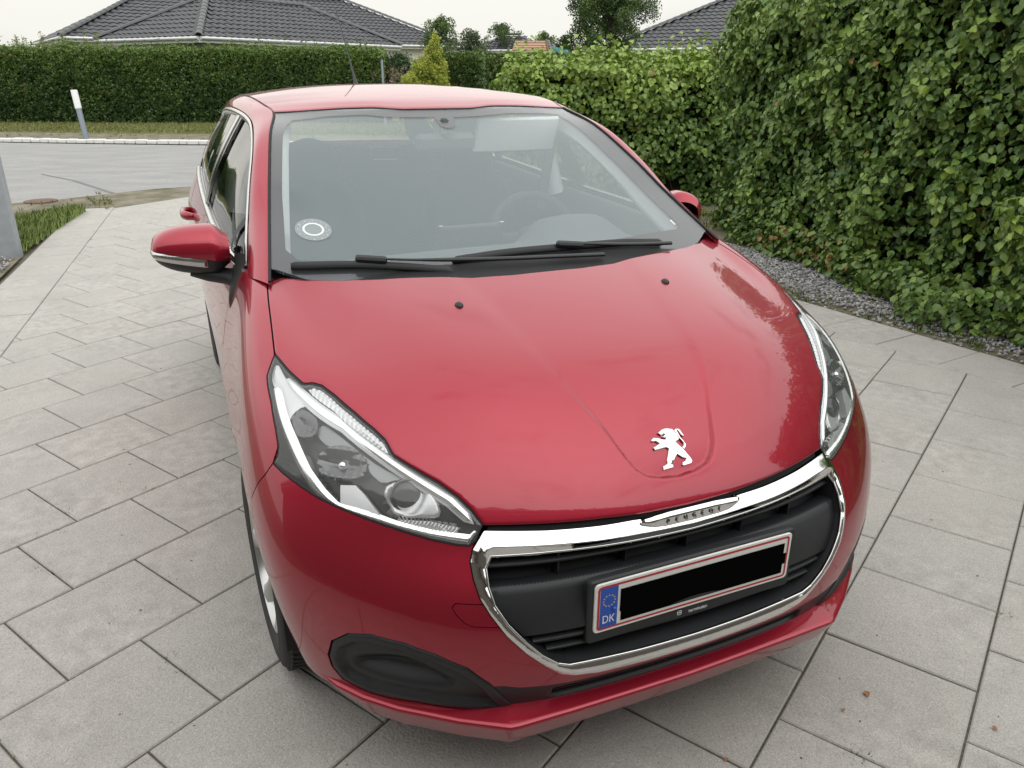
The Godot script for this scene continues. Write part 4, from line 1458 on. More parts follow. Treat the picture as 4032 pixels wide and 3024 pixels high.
func build_car() -> void:
	car = thing("parked_car", "glossy dark red five-door hatchback with chrome-framed grille, parked on the grey slab driveway", "car", Vector3(CAR_AT.x, 0, CAR_AT.y), CAR_TURN)
	glass_c = mids(GLASS_MID)
	glass_e = points3(GLASS_EDGE)
	var roof_c := mids(ROOF_MID)
	var roof_e := points3(ROOF_EDGE)
	last_mid = [roof_c[0].lerp(roof_c[1], 0.9), roof_e[0].lerp(roof_e[1], 0.9)]
	fields = {
		"lamp": outline(LAMP_OUT), "fog": outline(FOG_OUT), "fog_in": smooth_outline(outline(FOG_IN)), "grille": outline(GRILLE_OUT), "grille_in": outline(GRILLE_IN), "bonnet": outline(BONNET_TOP), "cowl": outline(COWL_TOP),
		"wing": outline(WING_SIDE), "scallop": outline(SCALLOP), "flap": outline(FLAP), "plaque": outline(PLAQUE), "frit": outline(FRIT, 0.01),
		"nose": [Vector2(0, 0.685), Vector2(0.12, 0.688), Vector2(0.2, 0.692), Vector2(0.33, 0.694), Vector2(0.445, 0.696), Vector2(0.50, 0.73), Vector2(0.62, 0.82), Vector2(0.9, 1.02)],
		"low": [Vector2(0, 0.345), Vector2(0.3, 0.350), Vector2(0.36, 0.355), Vector2(0.41, 0.362), Vector2(0.44, 0.372), Vector2(0.47, 0.372), Vector2(0.475, 0.27), Vector2(1, 0.27)],
		"roof_c": roof_c, "roof_e": roof_e, "edge": glass_e + roof_e.slice(1),
	}
	build_skin()
	fields.look = lookup(region(skin, func(p: Vector3, _uv: Vector2) -> float: return p.z - 0.80, 0, false, null, func(p: Vector3) -> bool: return p.z < 0.85), Vector3(1, 0, 0), Vector3(0, 1, 0))
	var right_front := region(skin, func(p: Vector3, _uv: Vector2) -> float: return maxf(p.z - 0.80, 0.2 - p.x), 0, false, null, func(p: Vector3) -> bool: return p.z < 0.85 and p.x > 0.15)
	fields.corner = lookup(right_front, Vector3(0.82, 0, 0.57), Vector3(0, 1, 0))
	build_panels()
	build_front()
	for side in [-1, 1]:
		build_headlight(side)
	build_top()
	build_cabin()
	build_outside()
	for w in [[-1, 0.80], [1, 0.80], [-1, 3.338], [1, 3.338]]:
		build_wheel(w[0], w[1])


func panel(called: String, f: Callable, mat: Material, refine := 2, depth := 0.012, push = null, keep = null) -> MeshInstance3D:
	var m := region(skin, f, refine, false, push, keep)
	# a rolled edge: the last millimetres fall away into the gap
	var v: PackedVector3Array = m.v
	var n: PackedVector3Array = m.n
	for k in v.size():
		var e := clampf(1.0 + m.f[k] / 0.005, 0.0, 1.0)
		v[k] -= n[k] * 0.0016 * e * e
	m.v = v
	skirt(m, depth)
	return put(called, m, mat, car, true)


func build_panels() -> void:
	var front := func(p: Vector3) -> bool: return p.z < 1.45
	# bonnet, with the scallop that carries the badge sunk a few millimetres below it
	var m := region(skin, func(p: Vector3, _uv: Vector2) -> float: return f_bonnet(p), 2, false, func(p: Vector3, _uv: Vector2, f: float) -> float:
		var e := clampf(1.0 + f / 0.005, 0.0, 1.0)
		var s := sd(fields.scallop, Vector2(p.x, p.y))
		var soft := smoothstep(0.80, 1.0, p.y)
		return -0.0016 * e * e - scallop_depth(p.y) * (1.0 - smoothstep(-0.004 - 0.03 * soft, 0.004 + 0.012 * soft, s)), front, func(p: Vector3) -> float: return sd(fields.scallop, Vector2(p.x, p.y)) if p.y < 0.95 and p.z < 0.6 else 1.0)
	skirt(m, 0.014)
	var bonnet := put("bonnet", m, M.paint, car, true)
	panel("front_bumper", func(p: Vector3, _uv: Vector2) -> float: return f_bumper(p), M.paint, 2, 0.02, null, front)
	panel("towing_eye_cap", func(p: Vector3, _uv: Vector2) -> float:
		return maxf(sd(fields.flap, Vector2(p.x, p.y)) + 0.0006, 0.0015 - f_grille(p)) if p.z < 0.4 else 1.0, M.paint, 3, 0.01, null, func(p: Vector3) -> bool: return p.z < 0.3 and p.x < -0.38 and p.y > 0.4 and p.y < 0.65)
	for s in [-1.0, 1.0]:
		panel("front_wing", func(p: Vector3, _uv: Vector2) -> float: return f_wing(p) if p.x * s > 0.0 else 1.0, M.paint, 1, 0.012, null, front)
		var here := func(f: Callable) -> Callable: return func(p: Vector3, uv: Vector2) -> float: return f.call(p, uv) if p.x * s > 0.0 else 1.0
		var door := panel("front_door", here.call(side_panel(1.222, 2.14, 0.262)), M.paint, 1)
		var rear := panel("rear_door", here.call(side_panel(2.14, 2.98, 0.262)), M.paint, 1)
		door.set_meta("side", s)
		rear.set_meta("side", s)
		panel("rear_wing", func(p: Vector3, _uv: Vector2) -> float: return maxf(maxf(2.9825 - p.z, -f_arch(p)), maxf(0.3 - p.y, p.z - 3.74)) if p.x * s > 0.0 else 1.0, M.paint, 1)
		panel("sill", func(p: Vector3, _uv: Vector2) -> float: return maxf(maxf(1.0 - p.z, p.z - 3.0), maxf(p.y - 0.257, -f_arch(p))) if p.x * s > 0.3 else 1.0, M.paint, 1)
	panel("tailgate", func(p: Vector3, _uv: Vector2) -> float: return maxf(3.745 - p.z, 0.55 - p.y), M.paint, 0)
	panel("rear_bumper", func(p: Vector3, _uv: Vector2) -> float: return maxf(3.745 - p.z, p.y - 0.545), M.paint, 0)
	# black plastic cowl between bonnet and windscreen
	put("cowl", region(skin, func(p: Vector3, _uv: Vector2) -> float: return f_cowl(p), 1, false, func(_p: Vector3, _uv: Vector2, _f: float) -> float: return -0.022, front), M.trim, car, true)
	# what is seen through the gaps: the dark body shell under the panels
	var shell := region(skin, func(p: Vector3, _uv: Vector2) -> float:
		return maxf(maxf(0.015 - f_lamp(p), -0.004 - f_grille(p)), maxf(0.02 - f_arch(p), maxf(0.012 - f_fog(p), 0.21 - p.y))), 0, false, func(_p: Vector3, _uv: Vector2, _f: float) -> float: return -0.016)
	put("body_shell", shell, M.black, car, true)
	# wheel housings
	for w in [[-1.0, 0.80], [1.0, 0.80], [-1.0, 3.338], [1.0, 3.338]]:
		var h := md()
		var rows := []
		for x in [0.50, 0.60, 0.70, 0.80, 0.825]:
			var row := []
			for k in 29:
				var a := lerpf(-0.11, PI + 0.11, k / 28.0)
				row.append(Vector3(w[0] * x, 0.300 + 0.356 * sin(a), w[1] - 0.356 * cos(a)))
			rows.append(row)
		grid(h, rows)
		var disc := []
		for k in 29:
			var a := lerpf(-0.11, PI + 0.11, k / 28.0)
			disc.append(Vector3(w[0] * 0.5, 0.300 + 0.356 * sin(a), w[1] - 0.356 * cos(a)))
		for k in 28:
			tri(h, Vector3(w[0] * 0.5, 0.30, w[1]), disc[k], disc[k + 1], Vector3(w[0], 0, 0))
		put("wheel_housing", h, M.black, car, true)
	var floor_ := md()
	box(floor_, Transform3D(Basis(), Vector3(0, 0.26, 2.0)), Vector3(1.36, 0.06, 3.5), 0.01)
	put("underbody", floor_, M.black, car, true)
	# washer nozzles on the bonnet
	for s in [-1.0, 1.0]:
		var at: Array = [Vector3(0.303 * s, 1.005, 0.645), Vector3.UP]
		var n := md()
		var rows2 := []
		for r in 7:
			var a := r / 6.0 * PI * 0.5
			var row := []
			for c in 14:
				var t := TAU * c / 14
				row.append(Vector3(0.0115 * cos(t) * cos(a) + 0.303 * s, 1.002 + 0.011 * sin(a), 0.645 + (0.016 if sin(t) < 0.0 else 0.012) * sin(t) * cos(a)))
			rows2.append(row)
		grid(n, rows2, true, true)
		put("washer_nozzle", n, M.trim, bonnet, true)
	build_badge(bonnet)


func scallop_depth(y: float) -> float:   # its floor is tilted: deepest along its lower edge
	return 0.0018 + 0.0125 * clampf((0.930 - y) / 0.193, 0.0, 1.0)


func build_badge(bonnet: Node) -> void:
	# lion badge: body and tail cut out of bright plate and curved to the bonnet
	var m := md()
	for o in [LION, TAIL]:
		var poly: PackedVector2Array = outline(o).p
		if area2(poly) < 0.0:
			poly.reverse()
		var c := md()
		prism(c, poly, Transform3D(), 0.0055, 0.0011 if o == LION else 0.0008)
		for k in c.v.size():
			var v: Vector3 = c.v[k]
			var n: Vector3 = c.n[k]
			var at := find(fields.look, Vector2(v.x, v.y))
			if at.is_empty():
				continue
			var up: Vector3 = at[1]
			var tx := Vector3.RIGHT - up * up.x
			var ty := up.cross(tx).normalized()
			if ty.y < 0:
				ty = -ty
			c.v[k] = at[0] + up * (v.z - 0.0005 - scallop_depth(v.y))
			c.n[k] = (tx * n.x + ty * n.y + up * n.z).normalized()
			if n.z > 0.9:   # the face is gently modelled, so that it catches light unevenly
				c.n[k] = (c.n[k] + tx * sin(v.x * 260.0 + v.y * 90.0) * 0.22 + ty * cos(v.y * 210.0 - v.x * 130.0) * 0.22).normalized()
		var base: int = m.v.size()
		m.v.append_array(c.v)
		m.n.append_array(c.n)
		m.uv.append_array(c.uv)
		for i in c.i:
			m.i.append(base + i)
	put("badge", m, M.chrome, bonnet, true)


# a plate cut to an outline that lies over the skin at some depth below or above it; q are points of the corner view or of the front view
func on_skin(m: Dictionary, o: Dictionary, look: Dictionary, depth: float, thick: float, side := 1.0, cell := 0.012, bulge = null) -> void:
	var lo: Vector2 = o.lo - Vector2.ONE * cell
	var hi: Vector2 = o.hi + Vector2.ONE * cell
	var g := md()
	var nx := int((hi.x - lo.x) / cell) + 2
	var ny := int((hi.y - lo.y) / cell) + 2
	for y in ny:
		for x in nx:
			vert(g, Vector3.ZERO, Vector3.UP, Vector2(lo.x + x * cell, lo.y + y * cell))
	for y in ny - 1:
		for x in nx - 1:
			var a := y * nx + x
			g.i.append_array(PackedInt32Array([a, a + 1, a + nx + 1, a, a + nx + 1, a + nx]))
	for k in g.v.size():
		g.v[k] = Vector3(g.uv[k].x, g.uv[k].y, 0)
		g.n[k] = Vector3(0, 0, 1)
	var cut := region(g, func(_p: Vector3, uv: Vector2) -> float: return sd(o, uv), 1)
	for k in cut.v.size():
		var at := find(look, cut.uv[k])
		if at.is_empty():
			at = [Vector3(cut.uv[k].x, cut.uv[k].y, 0.2), Vector3(0, 0, -1)]
		var extra: float = bulge.call(cut.uv[k], cut.f[k]) if bulge != null else 0.0
		cut.v[k] = at[0] - at[1] * (depth - extra)
		cut.n[k] = at[1]
	renormal(cut)
	if thick > 0.0:
		skirt(cut, thick)
	var base: int = m.v.size()
	for k in cut.v.size():
		m.v.append(Vector3(cut.v[k].x * side, cut.v[k].y, cut.v[k].z))
		m.n.append(Vector3(cut.n[k].x * side, cut.n[k].y, cut.n[k].z))
		m.uv.append(cut.uv[k])
	for i in cut.i:
		m.i.append(base + i)


func grown(o: Dictionary, by: float) -> Dictionary:
	var r := Geometry2D.offset_polygon(o.p, by)
	return outline_of(r[0]) if r.size() else o


func build_front() -> void:
	var look: Dictionary = fields.look
	var front := func(p: Vector3) -> bool: return p.z < 0.5
	# chrome frame of the grille: a ridge runs along it, the wide top bar breaks into two facets
	var frame_field := func(p: Vector3, _uv: Vector2) -> float:
		return maxf(f_grille(p) + 0.001, -sd(fields.grille_in, Vector2(absf(p.x), p.y)))
	var frame := region(skin, frame_field, 2, true, func(p: Vector3, _uv: Vector2, _f: float) -> float:
		var a := -f_grille(p)
		var b := sd(fields.grille_in, Vector2(absf(p.x), p.y))
		var t := clampf(a / maxf(a + b, 1e-4), 0.0, 1.0)
		var wide := clampf((a + b) / 0.045, 0.3, 1.0)
		if p.y > 0.60 and b > 0.0 and absf(p.x) < 0.45:   # top bar
			return 0.002 + 0.013 * (t / 0.62 if t < 0.62 else 1.0 - (t - 0.62) / 0.38 * 0.9)
		return 0.001 + 0.013 * wide * sin(PI * clampf(t * 0.85 + 0.08, 0.0, 1.0)), front)
	skirt(frame, 0.004)
	put("grille_frame", frame, M.chrome, car, true)
	var bead := PackedVector3Array()
	var inner := full(fields.grille_in, 0.0005)
	for k in inner.p.size():
		var a: Vector2 = inner.p[k]
		var b: Vector2 = inner.p[(k + 1) % inner.p.size()]
		var n := maxi(1, int((b - a).length() / 0.012))
		for q in n:
			var h := find(look, a.lerp(b, float(q) / n))
			if h.size():
				bead.append(h[0] + h[1] * 0.002)
	bead.append(bead[0])
	var edge := md()
	tube(edge, bead, [0.0032], 8)
	put("grille_edge", edge, M.chrome_dull, car, true)
	# black dish behind the slats
	var dish := md()
	on_skin(dish, full(fields.grille_in, 0.002), look, 0.065, 0.0)
	put("grille_back", dish, M.black, car, true)
	var keep := rim_wall(full(fields.grille_in, 0.001), look, 0.004, 0.062, 1.0)
	put("grille_wall", keep, M.trim, car, true)
	# slats
	var bars := [[0.617, 0.006, 0.45, 0.020, 0.045], [0.462, 0.006, 0.375, 0.026, 0.03], [0.436, 0.005, 0.345, 0.028, 0.03]]
	for b in bars:
		var s := md()
		var rows := []
		for k in 41:
			var x: float = lerpf(-b[2], b[2], k / 40.0)
			var at := find(look, Vector2(x, b[0]))
			var p: Vector3 = at[0] - Vector3(0, 0, -1) * b[3] * 1.0
			var h: float = b[1]
			rows.append([p + Vector3(0, -h, 0.002), p + Vector3(0, -h * 0.4, -0.004), p + Vector3(0, h * 0.5, -0.002), p + Vector3(0, h, 0.01), p + Vector3(0, h * 1.5, b[4]), p + Vector3(0, -h, b[4])])
		grid(s, rows, true)
		put("grille_slat", s, M.trim, car, true)
	for x in [-0.30, -0.15, 0.0, 0.15, 0.30]:
		var at := find(look, Vector2(x, 0.60))
		var s := md()
		box(s, Transform3D(Basis(), at[0] + Vector3(0, 0.0, 0.045)), Vector3(0.004, 0.075, 0.03), 0.001)
		put("grille_rib", s, M.trim, car, true)
	# broad black panel that carries the plate, rounded back along its top
	var board := outline_of(Geometry2D.intersect_polygons(full(fields.grille_in, -0.001).p, PackedVector2Array([Vector2(-0.6, 0.486), Vector2(0.6, 0.486), Vector2(0.6, 0.603), Vector2(-0.6, 0.603)]))[0])
	var bd := md()
	on_skin(bd, board, look, 0.016, 0.03, 1.0, 0.008, func(uv: Vector2, _f: float) -> float:
		var t := clampf((uv.y - 0.584) / 0.019, 0.0, 1.0)
		return -0.034 * t * t)
	put("grille_board", bd, M.trim, car, true)
	build_plate()
	# the badge plaque with its lettering in the middle of the top bar
	var pq := md()
	on_skin(pq, smooth_outline(fields.plaque, 1), look, -0.004, 0.02, 1.0, 0.006, func(uv: Vector2, f: float) -> float: return 0.006 * smoothstep(0.0, 0.008, -f) + 0.010 * clampf((uv.y - 0.650) / 0.03, 0.0, 1.0))
	var plaque := put("name_plaque", pq, M.chrome, car, true)
	lettering(plaque, "PEUGEOT", 0.0105, 0.0022, Vector3(0, 0.6665, 0), func(p: Vector2) -> Array:
		var h := find(look, p)
		return [h[0] + h[1] * (0.0105 + 0.010 * clampf((p.y - 0.650) / 0.03, 0.0, 1.0)), h[1]], M.letter_dark, 0.0215)
	# black intake between bumper and lip, a slot in it
	var strip_field := func(p: Vector3, _uv: Vector2) -> float:
		return maxf(maxf(absf(p.x) - 0.47, p.y - low_edge(absf(p.x)) + 0.001), maxf(0.001 - f_fog(p), p.z - 0.3))
	var strip := region(skin, strip_field, 1, false, func(p: Vector3, _uv: Vector2, f: float) -> float:
		var slot := maxf(absf(p.x) - 0.33, absf(p.y - 0.318) - 0.017)
		return -0.004 - 0.045 * (1.0 - smoothstep(-0.008, 0.002, slot)) + 0.0 * f, front)
	put("lower_intake", strip, M.trim, car, true)
	for y in [0.322, 0.308]:
		var s := md()
		var rows := []
		for k in 21:
			var x := lerpf(-0.325, 0.325, k / 20.0)
			var at := find(look, Vector2(x, y))
			var p: Vector3 = at[0] + Vector3(0, 0, 0.012)
			rows.append([p + Vector3(0, -0.002, 0), p + Vector3(0, 0.002, 0), p + Vector3(0, 0.003, 0.03), p + Vector3(0, -0.003, 0.03)])
		grid(s, rows, true)
		put("intake_slat", s, M.trim, car, true)
	# fog-lamp blanks: black insets with a rim, a step and a hollow
	for side in [-1.0, 1.0]:
		var fg := md()
		on_skin(fg, fields.fog, fields.corner, 0.003, 0.03, side, 0.006, func(uv: Vector2, f: float) -> float:
			var rim := smoothstep(0.0, 0.006, -f)
			var step := -0.012 * smoothstep(0.022, 0.028, -f)
			var d := sd(fields.fog_in, uv)
			return -0.004 + 0.006 * rim + step - 0.030 * (1.0 - smoothstep(-0.030, 0.012, d)))
		put("fog_lamp_blank", fg, M.trim, car, true)
	build_lip()


# a wall that follows an outline on the skin and runs inwards
func rim_wall(o: Dictionary, look: Dictionary, from: float, to: float, side: float) -> Dictionary:
	var m := md()
	var ring := []
	for k in o.p.size():
		var a: Vector2 = o.p[k]
		var b: Vector2 = o.p[(k + 1) % o.p.size()]
		var n := maxi(1, int((b - a).length() / 0.008))
		for q in n:
			var h := find(look, a.lerp(b, float(q) / n))
			if h.size():
				ring.append(h)
	var mid := Vector3.ZERO
	for h in ring:
		mid += h[0]
	mid /= ring.size()
	for k in ring.size():
		var a: Array = ring[k]
		var b: Array = ring[(k + 1) % ring.size()]
		var n: Vector3 = (b[0] - a[0]).cross(a[1])
		if n.length() < 1e-7:
			continue
		n = n.normalized() * signf(n.dot(mid - a[0]))
		var q := [a[0] - a[1] * from, b[0] - b[1] * from, b[0] - b[1] * to, a[0] - a[1] * to]
		for e in 4:
			q[e] = Vector3(q[e].x * side, q[e].y, q[e].z)
		quad(m, q[0], q[1], q[2], q[3], Vector3(n.x * side, n.y, n.z))
	return m


func full(o: Dictionary, by: float) -> Dictionary:   # the half outline with its mirror image, as one
	var p := PackedVector2Array()
	for q in o.p:
		if q.x >= 0.0:
			p.append(q)
	var n := p.size()
	for k in n:
		if p[n - 1 - k].x > 1e-6:
			p.append(Vector2(-p[n - 1 - k].x, p[n - 1 - k].y))
	var out := outline_of(p)
	return grown(out, by) if by != 0.0 else out


func build_lip() -> void:
	# painted lip under the bumper: crease in front, blunt corners a little way out
	var path := [Vector2(0, -0.014), Vector2(0.15, -0.011), Vector2(0.30, -0.007), Vector2(0.415, -0.002), Vector2(0.436, 0.001), Vector2(0.45, 0.009), Vector2(0.53, 0.060), Vector2(0.638, 0.143), Vector2(0.70, 0.199), Vector2(0.745, 0.255), Vector2(0.775, 0.318), Vector2(0.792, 0.38), Vector2(0.800, 0.452)]
	var pts := []
	for k in range(path.size() - 1, 0, -1):
		pts.append(Vector2(-path[k].x, path[k].y))
	pts.append_array(path)
	var prof := [Vector2(0.075, 0.312), Vector2(0.040, 0.296), Vector2(0.010, 0.2875), Vector2(0.003, 0.285), Vector2(0.0, 0.2805), Vector2(0.0015, 0.275), Vector2(0.019, 0.240), Vector2(0.034, 0.212), Vector2(0.040, 0.206), Vector2(0.050, 0.203), Vector2(0.15, 0.200)]
	var m := md()
	var rows := []
	for k in pts.size():
		var a: Vector2 = pts[maxi(k - 1, 0)]
		var b: Vector2 = pts[mini(k + 1, pts.size() - 1)]
		var t := (b - a).normalized()
		var n := Vector2(-t.y, t.x)   # inwards, so backwards
		if n.y < 0.0:
			n = -n
		if absf(pts[k].x) > 0.6:
			n = Vector2(-signf(pts[k].x) * absf(n.x), absf(n.y))
		var row := []
		var thin := 1.0 - 0.55 * smoothstep(0.70, 0.80, absf(pts[k].x))
		for q in prof:
			var y: float = lerpf(0.255, q.y, thin) if q.y < 0.255 else q.y
			row.append(Vector3(pts[k].x + n.x * q.x, y + 0.012 * smoothstep(0.62, 0.80, absf(pts[k].x)), pts[k].y + n.y * q.x))
		rows.append(row)
	grid(m, rows)
	put("bumper_lip", m, M.paint, car, true)


# flat lettering; place(x, y) gives the point and the normal to lay each letter on
func lettering(parent: Node, text: String, size: float, thick: float, at: Vector3, place: Callable, mat: Material, pitch := 0.0) -> void:
	var font := SystemFont.new()
	font.font_names = PackedStringArray(["Droid Sans"])
	var m := md()
	var pen := 0.0
	var glyphs := []
	for ch in text:
		var tm := TextMesh.new()
		tm.font = font
		tm.text = ch
		tm.font_size = 32
		tm.pixel_size = 0.01
		tm.depth = 0.02
		tm.curve_step = 2.0
		glyphs.append(tm)
	var h := 0.0
	for g in glyphs:
		h = maxf(h, g.get_aabb().size.y)
	var k := size / h
	var widths := []
	var total := 0.0
	for g in glyphs:
		var w: float = pitch if pitch > 0.0 else g.get_aabb().size.x * k + size * 0.16
		widths.append(w)
		total += w
	pen = -total * 0.5
	for n in glyphs.size():
		var g: TextMesh = glyphs[n]
		var box_: AABB = g.get_aabb()
		var arr := g.get_mesh_arrays() if g.get_surface_count() else []
		if arr.size() and arr[Mesh.ARRAY_VERTEX] != null:
			var base: int = m.v.size()
			var mid := Vector2(at.x + pen + widths[n] * 0.5, at.y)
			var f: Array = place.call(mid)
			var up: Vector3 = f[1]
			var tx := (Vector3.RIGHT - up * up.x).normalized()
			var ty := up.cross(tx).normalized()
			if ty.y < 0.0:
				ty = -ty
			var vs: PackedVector3Array = arr[Mesh.ARRAY_VERTEX]
			var ns: PackedVector3Array = arr[Mesh.ARRAY_NORMAL]
			for q in vs.size():
				var x := (vs[q].x - box_.position.x - box_.size.x * 0.5) * k
				var y := vs[q].y * k
				vert(m, f[0] + tx * x + ty * y + up * (vs[q].z / 0.02 + 0.5) * thick, tx * ns[q].x + ty * ns[q].y + up * ns[q].z)
			for i in arr[Mesh.ARRAY_INDEX]:
				m.i.append(base + i)
		pen += widths[n]
	if m.v.size():
		put("lettering", m, mat, parent, true)


func build_plate() -> void:
	var tilt := 0.015
	var c := Vector3(0, 0.5245, 0.0095)
	var holder := md()
	var plate_at := func(x: float, y: float, d: float) -> Vector3:   # d in front of the plate's back
		return c + Vector3(x, y * cos(tilt), y * sin(tilt) - d)
	var xf := Transform3D(Basis(Vector3(-1, 0, 0), Vector3(0, 1, 0), Vector3(0, 0, -1)), c)
	var rr := func(w: float, h: float, r: float, dy := 0.0, dx := 0.0) -> PackedVector2Array:
		var p := PackedVector2Array()
		for e in [[1, 1, 0.0], [-1, 1, 0.5], [-1, -1, 1.0], [1, -1, 1.5]]:
			for s in 6:
				var a: float = PI * (e[2] + 0.5 * s / 5.0)
				p.append(Vector2(dx + e[0] * (w * 0.5 - r) + cos(a) * r, dy + e[1] * (h * 0.5 - r) + sin(a) * r))
		return p
	prism(holder, rr.call(0.530, 0.156, 0.012, -0.010), xf.translated_local(Vector3(0, 0, -0.012)), 0.017, 0.004)
	var hold := put("plate_holder", holder, M.trim, car, true)
	var pl := md()
	prism(pl, rr.call(0.504, 0.120, 0.010, 0.0), xf.translated_local(Vector3(0, 0, 0.003)), 0.006, 0.0012)
	var plate := put("number_plate", pl, M.plate, car, true)
	var face := 0.0092
	# red rule round the edge
	var ring := md()
	var o: PackedVector2Array = rr.call(0.490, 0.107, 0.008)
	var i: PackedVector2Array = rr.call(0.481, 0.098, 0.0055)
	for k in o.size():
		var k2 := (k + 1) % o.size()
		quad(ring, xf * Vector3(o[k].x, o[k].y, face + 0.0006), xf * Vector3(o[k2].x, o[k2].y, face + 0.0006), xf * Vector3(i[k2].x, i[k2].y, face + 0.0006), xf * Vector3(i[k].x, i[k].y, face + 0.0006), xf.basis.z)
		quad(ring, xf * Vector3(o[k].x, o[k].y, face - 0.0006), xf * Vector3(o[k2].x, o[k2].y, face - 0.0006), xf * Vector3(o[k2].x, o[k2].y, face + 0.0006), xf * Vector3(o[k].x, o[k].y, face + 0.0006), xf.basis * Vector3(o[k].x, o[k].y, 0).normalized())
	put("plate_rule", ring, M.plate_red, plate, true)
	# in this view frame +x of xf points to the car's right; the blue field stands on the reader's left, which is the car's right
	var bx := 0.2185
	var blue := md()
	prism(blue, rr.call(0.041, 0.0975, 0.002, 0.0, bx), xf.translated_local(Vector3(0, 0, face - 0.0004)), 0.0009)
	var field := put("country_field", blue, M.plate_blue, plate, true)
	var stars := md()
	for k in 12:
		var a := TAU * k / 12
		var s := PackedVector2Array()
		for q in 10:
			var b := TAU * q / 10 + PI / 2
			var r := 0.0026 if q % 2 == 0 else 0.0011
			s.append(Vector2(bx + sin(a) * 0.0135 + cos(b) * r, 0.016 + cos(a) * 0.0135 + sin(b) * r))
		prism(stars, s, xf.translated_local(Vector3(0, 0, face + 0.0004)), 0.0004)
	put("stars", stars, M.plate_star, field, true)
	lettering(field, "DK", 0.0185, 0.0006, Vector3(-bx, 0, 0), func(p: Vector2) -> Array: return [c + Vector3(p.x, -0.029, -face - 0.0010), Vector3(0, 0, -1)], M.white)
	var dome := md()
	lathe(dome, [Vector2(0.0062, 0), Vector2(0.0062, 0.002), Vector2(0.0048, 0.0048), Vector2(0.0025, 0.006), Vector2(0.0, 0.0064)], Transform3D(Basis(Vector3(1, 0, 0), Vector3(0, 0, -1), Vector3(0, 1, 0)), c + Vector3(-bx + 0.013, -0.008, -face)), 16)
	put("plate_screw", dome, M.plate_blue, plate, true)
	# the characters are blacked out in overlapping strips
	var mask := md()
	for b in [[0.020, 0.021, 0.424, 0.032], [0.024, -0.004, 0.432, 0.028], [0.022, -0.027, 0.422, 0.030]]:
		prism(mask, PackedVector2Array([Vector2(-b[0] - b[2] * 0.5, b[1] - b[3] * 0.5), Vector2(-b[0] + b[2] * 0.5, b[1] - b[3] * 0.5), Vector2(-b[0] + b[2] * 0.5, b[1] + b[3] * 0.5), Vector2(-b[0] - b[2] * 0.5, b[1] + b[3] * 0.5)]), xf.translated_local(Vector3(0.0, 0, face + b[1] * 0.004 + 0.0004)), 0.0009)
	put("blacked_out_strip", mask, M.pure_black, plate, true)
	lettering(hold, "terminalen", 0.0080, 0.0006, Vector3(0.012, 0, 0), func(p: Vector2) -> Array: return [c + Vector3(p.x, -0.0765, -0.0053), Vector3(0, 0, -1)], M.white)
	var logo := md()
	var lo: PackedVector2Array = rr.call(0.0115, 0.0115, 0.0025, -0.0737, 0.0365)
	var li: PackedVector2Array = rr.call(0.0087, 0.0087, 0.0015, -0.0737, 0.0365)
	for k in lo.size():
		if k in [2, 3, 20, 21]:
			continue
		var k2 := (k + 1) % lo.size()
		quad(logo, xf * Vector3(lo[k].x, lo[k].y, 0.0056), xf * Vector3(lo[k2].x, lo[k2].y, 0.0056), xf * Vector3(li[k2].x, li[k2].y, 0.0056), xf * Vector3(li[k].x, li[k].y, 0.0056), xf.basis.z)
	prism(logo, PackedVector2Array([Vector2(0.0325, -0.0745), Vector2(0.0405, -0.0745), Vector2(0.0405, -0.0730), Vector2(0.0325, -0.0730)]), xf.translated_local(Vector3(0, 0, 0.0051)), 0.0006)
	put("dealer_mark", logo, M.white, hold, true)


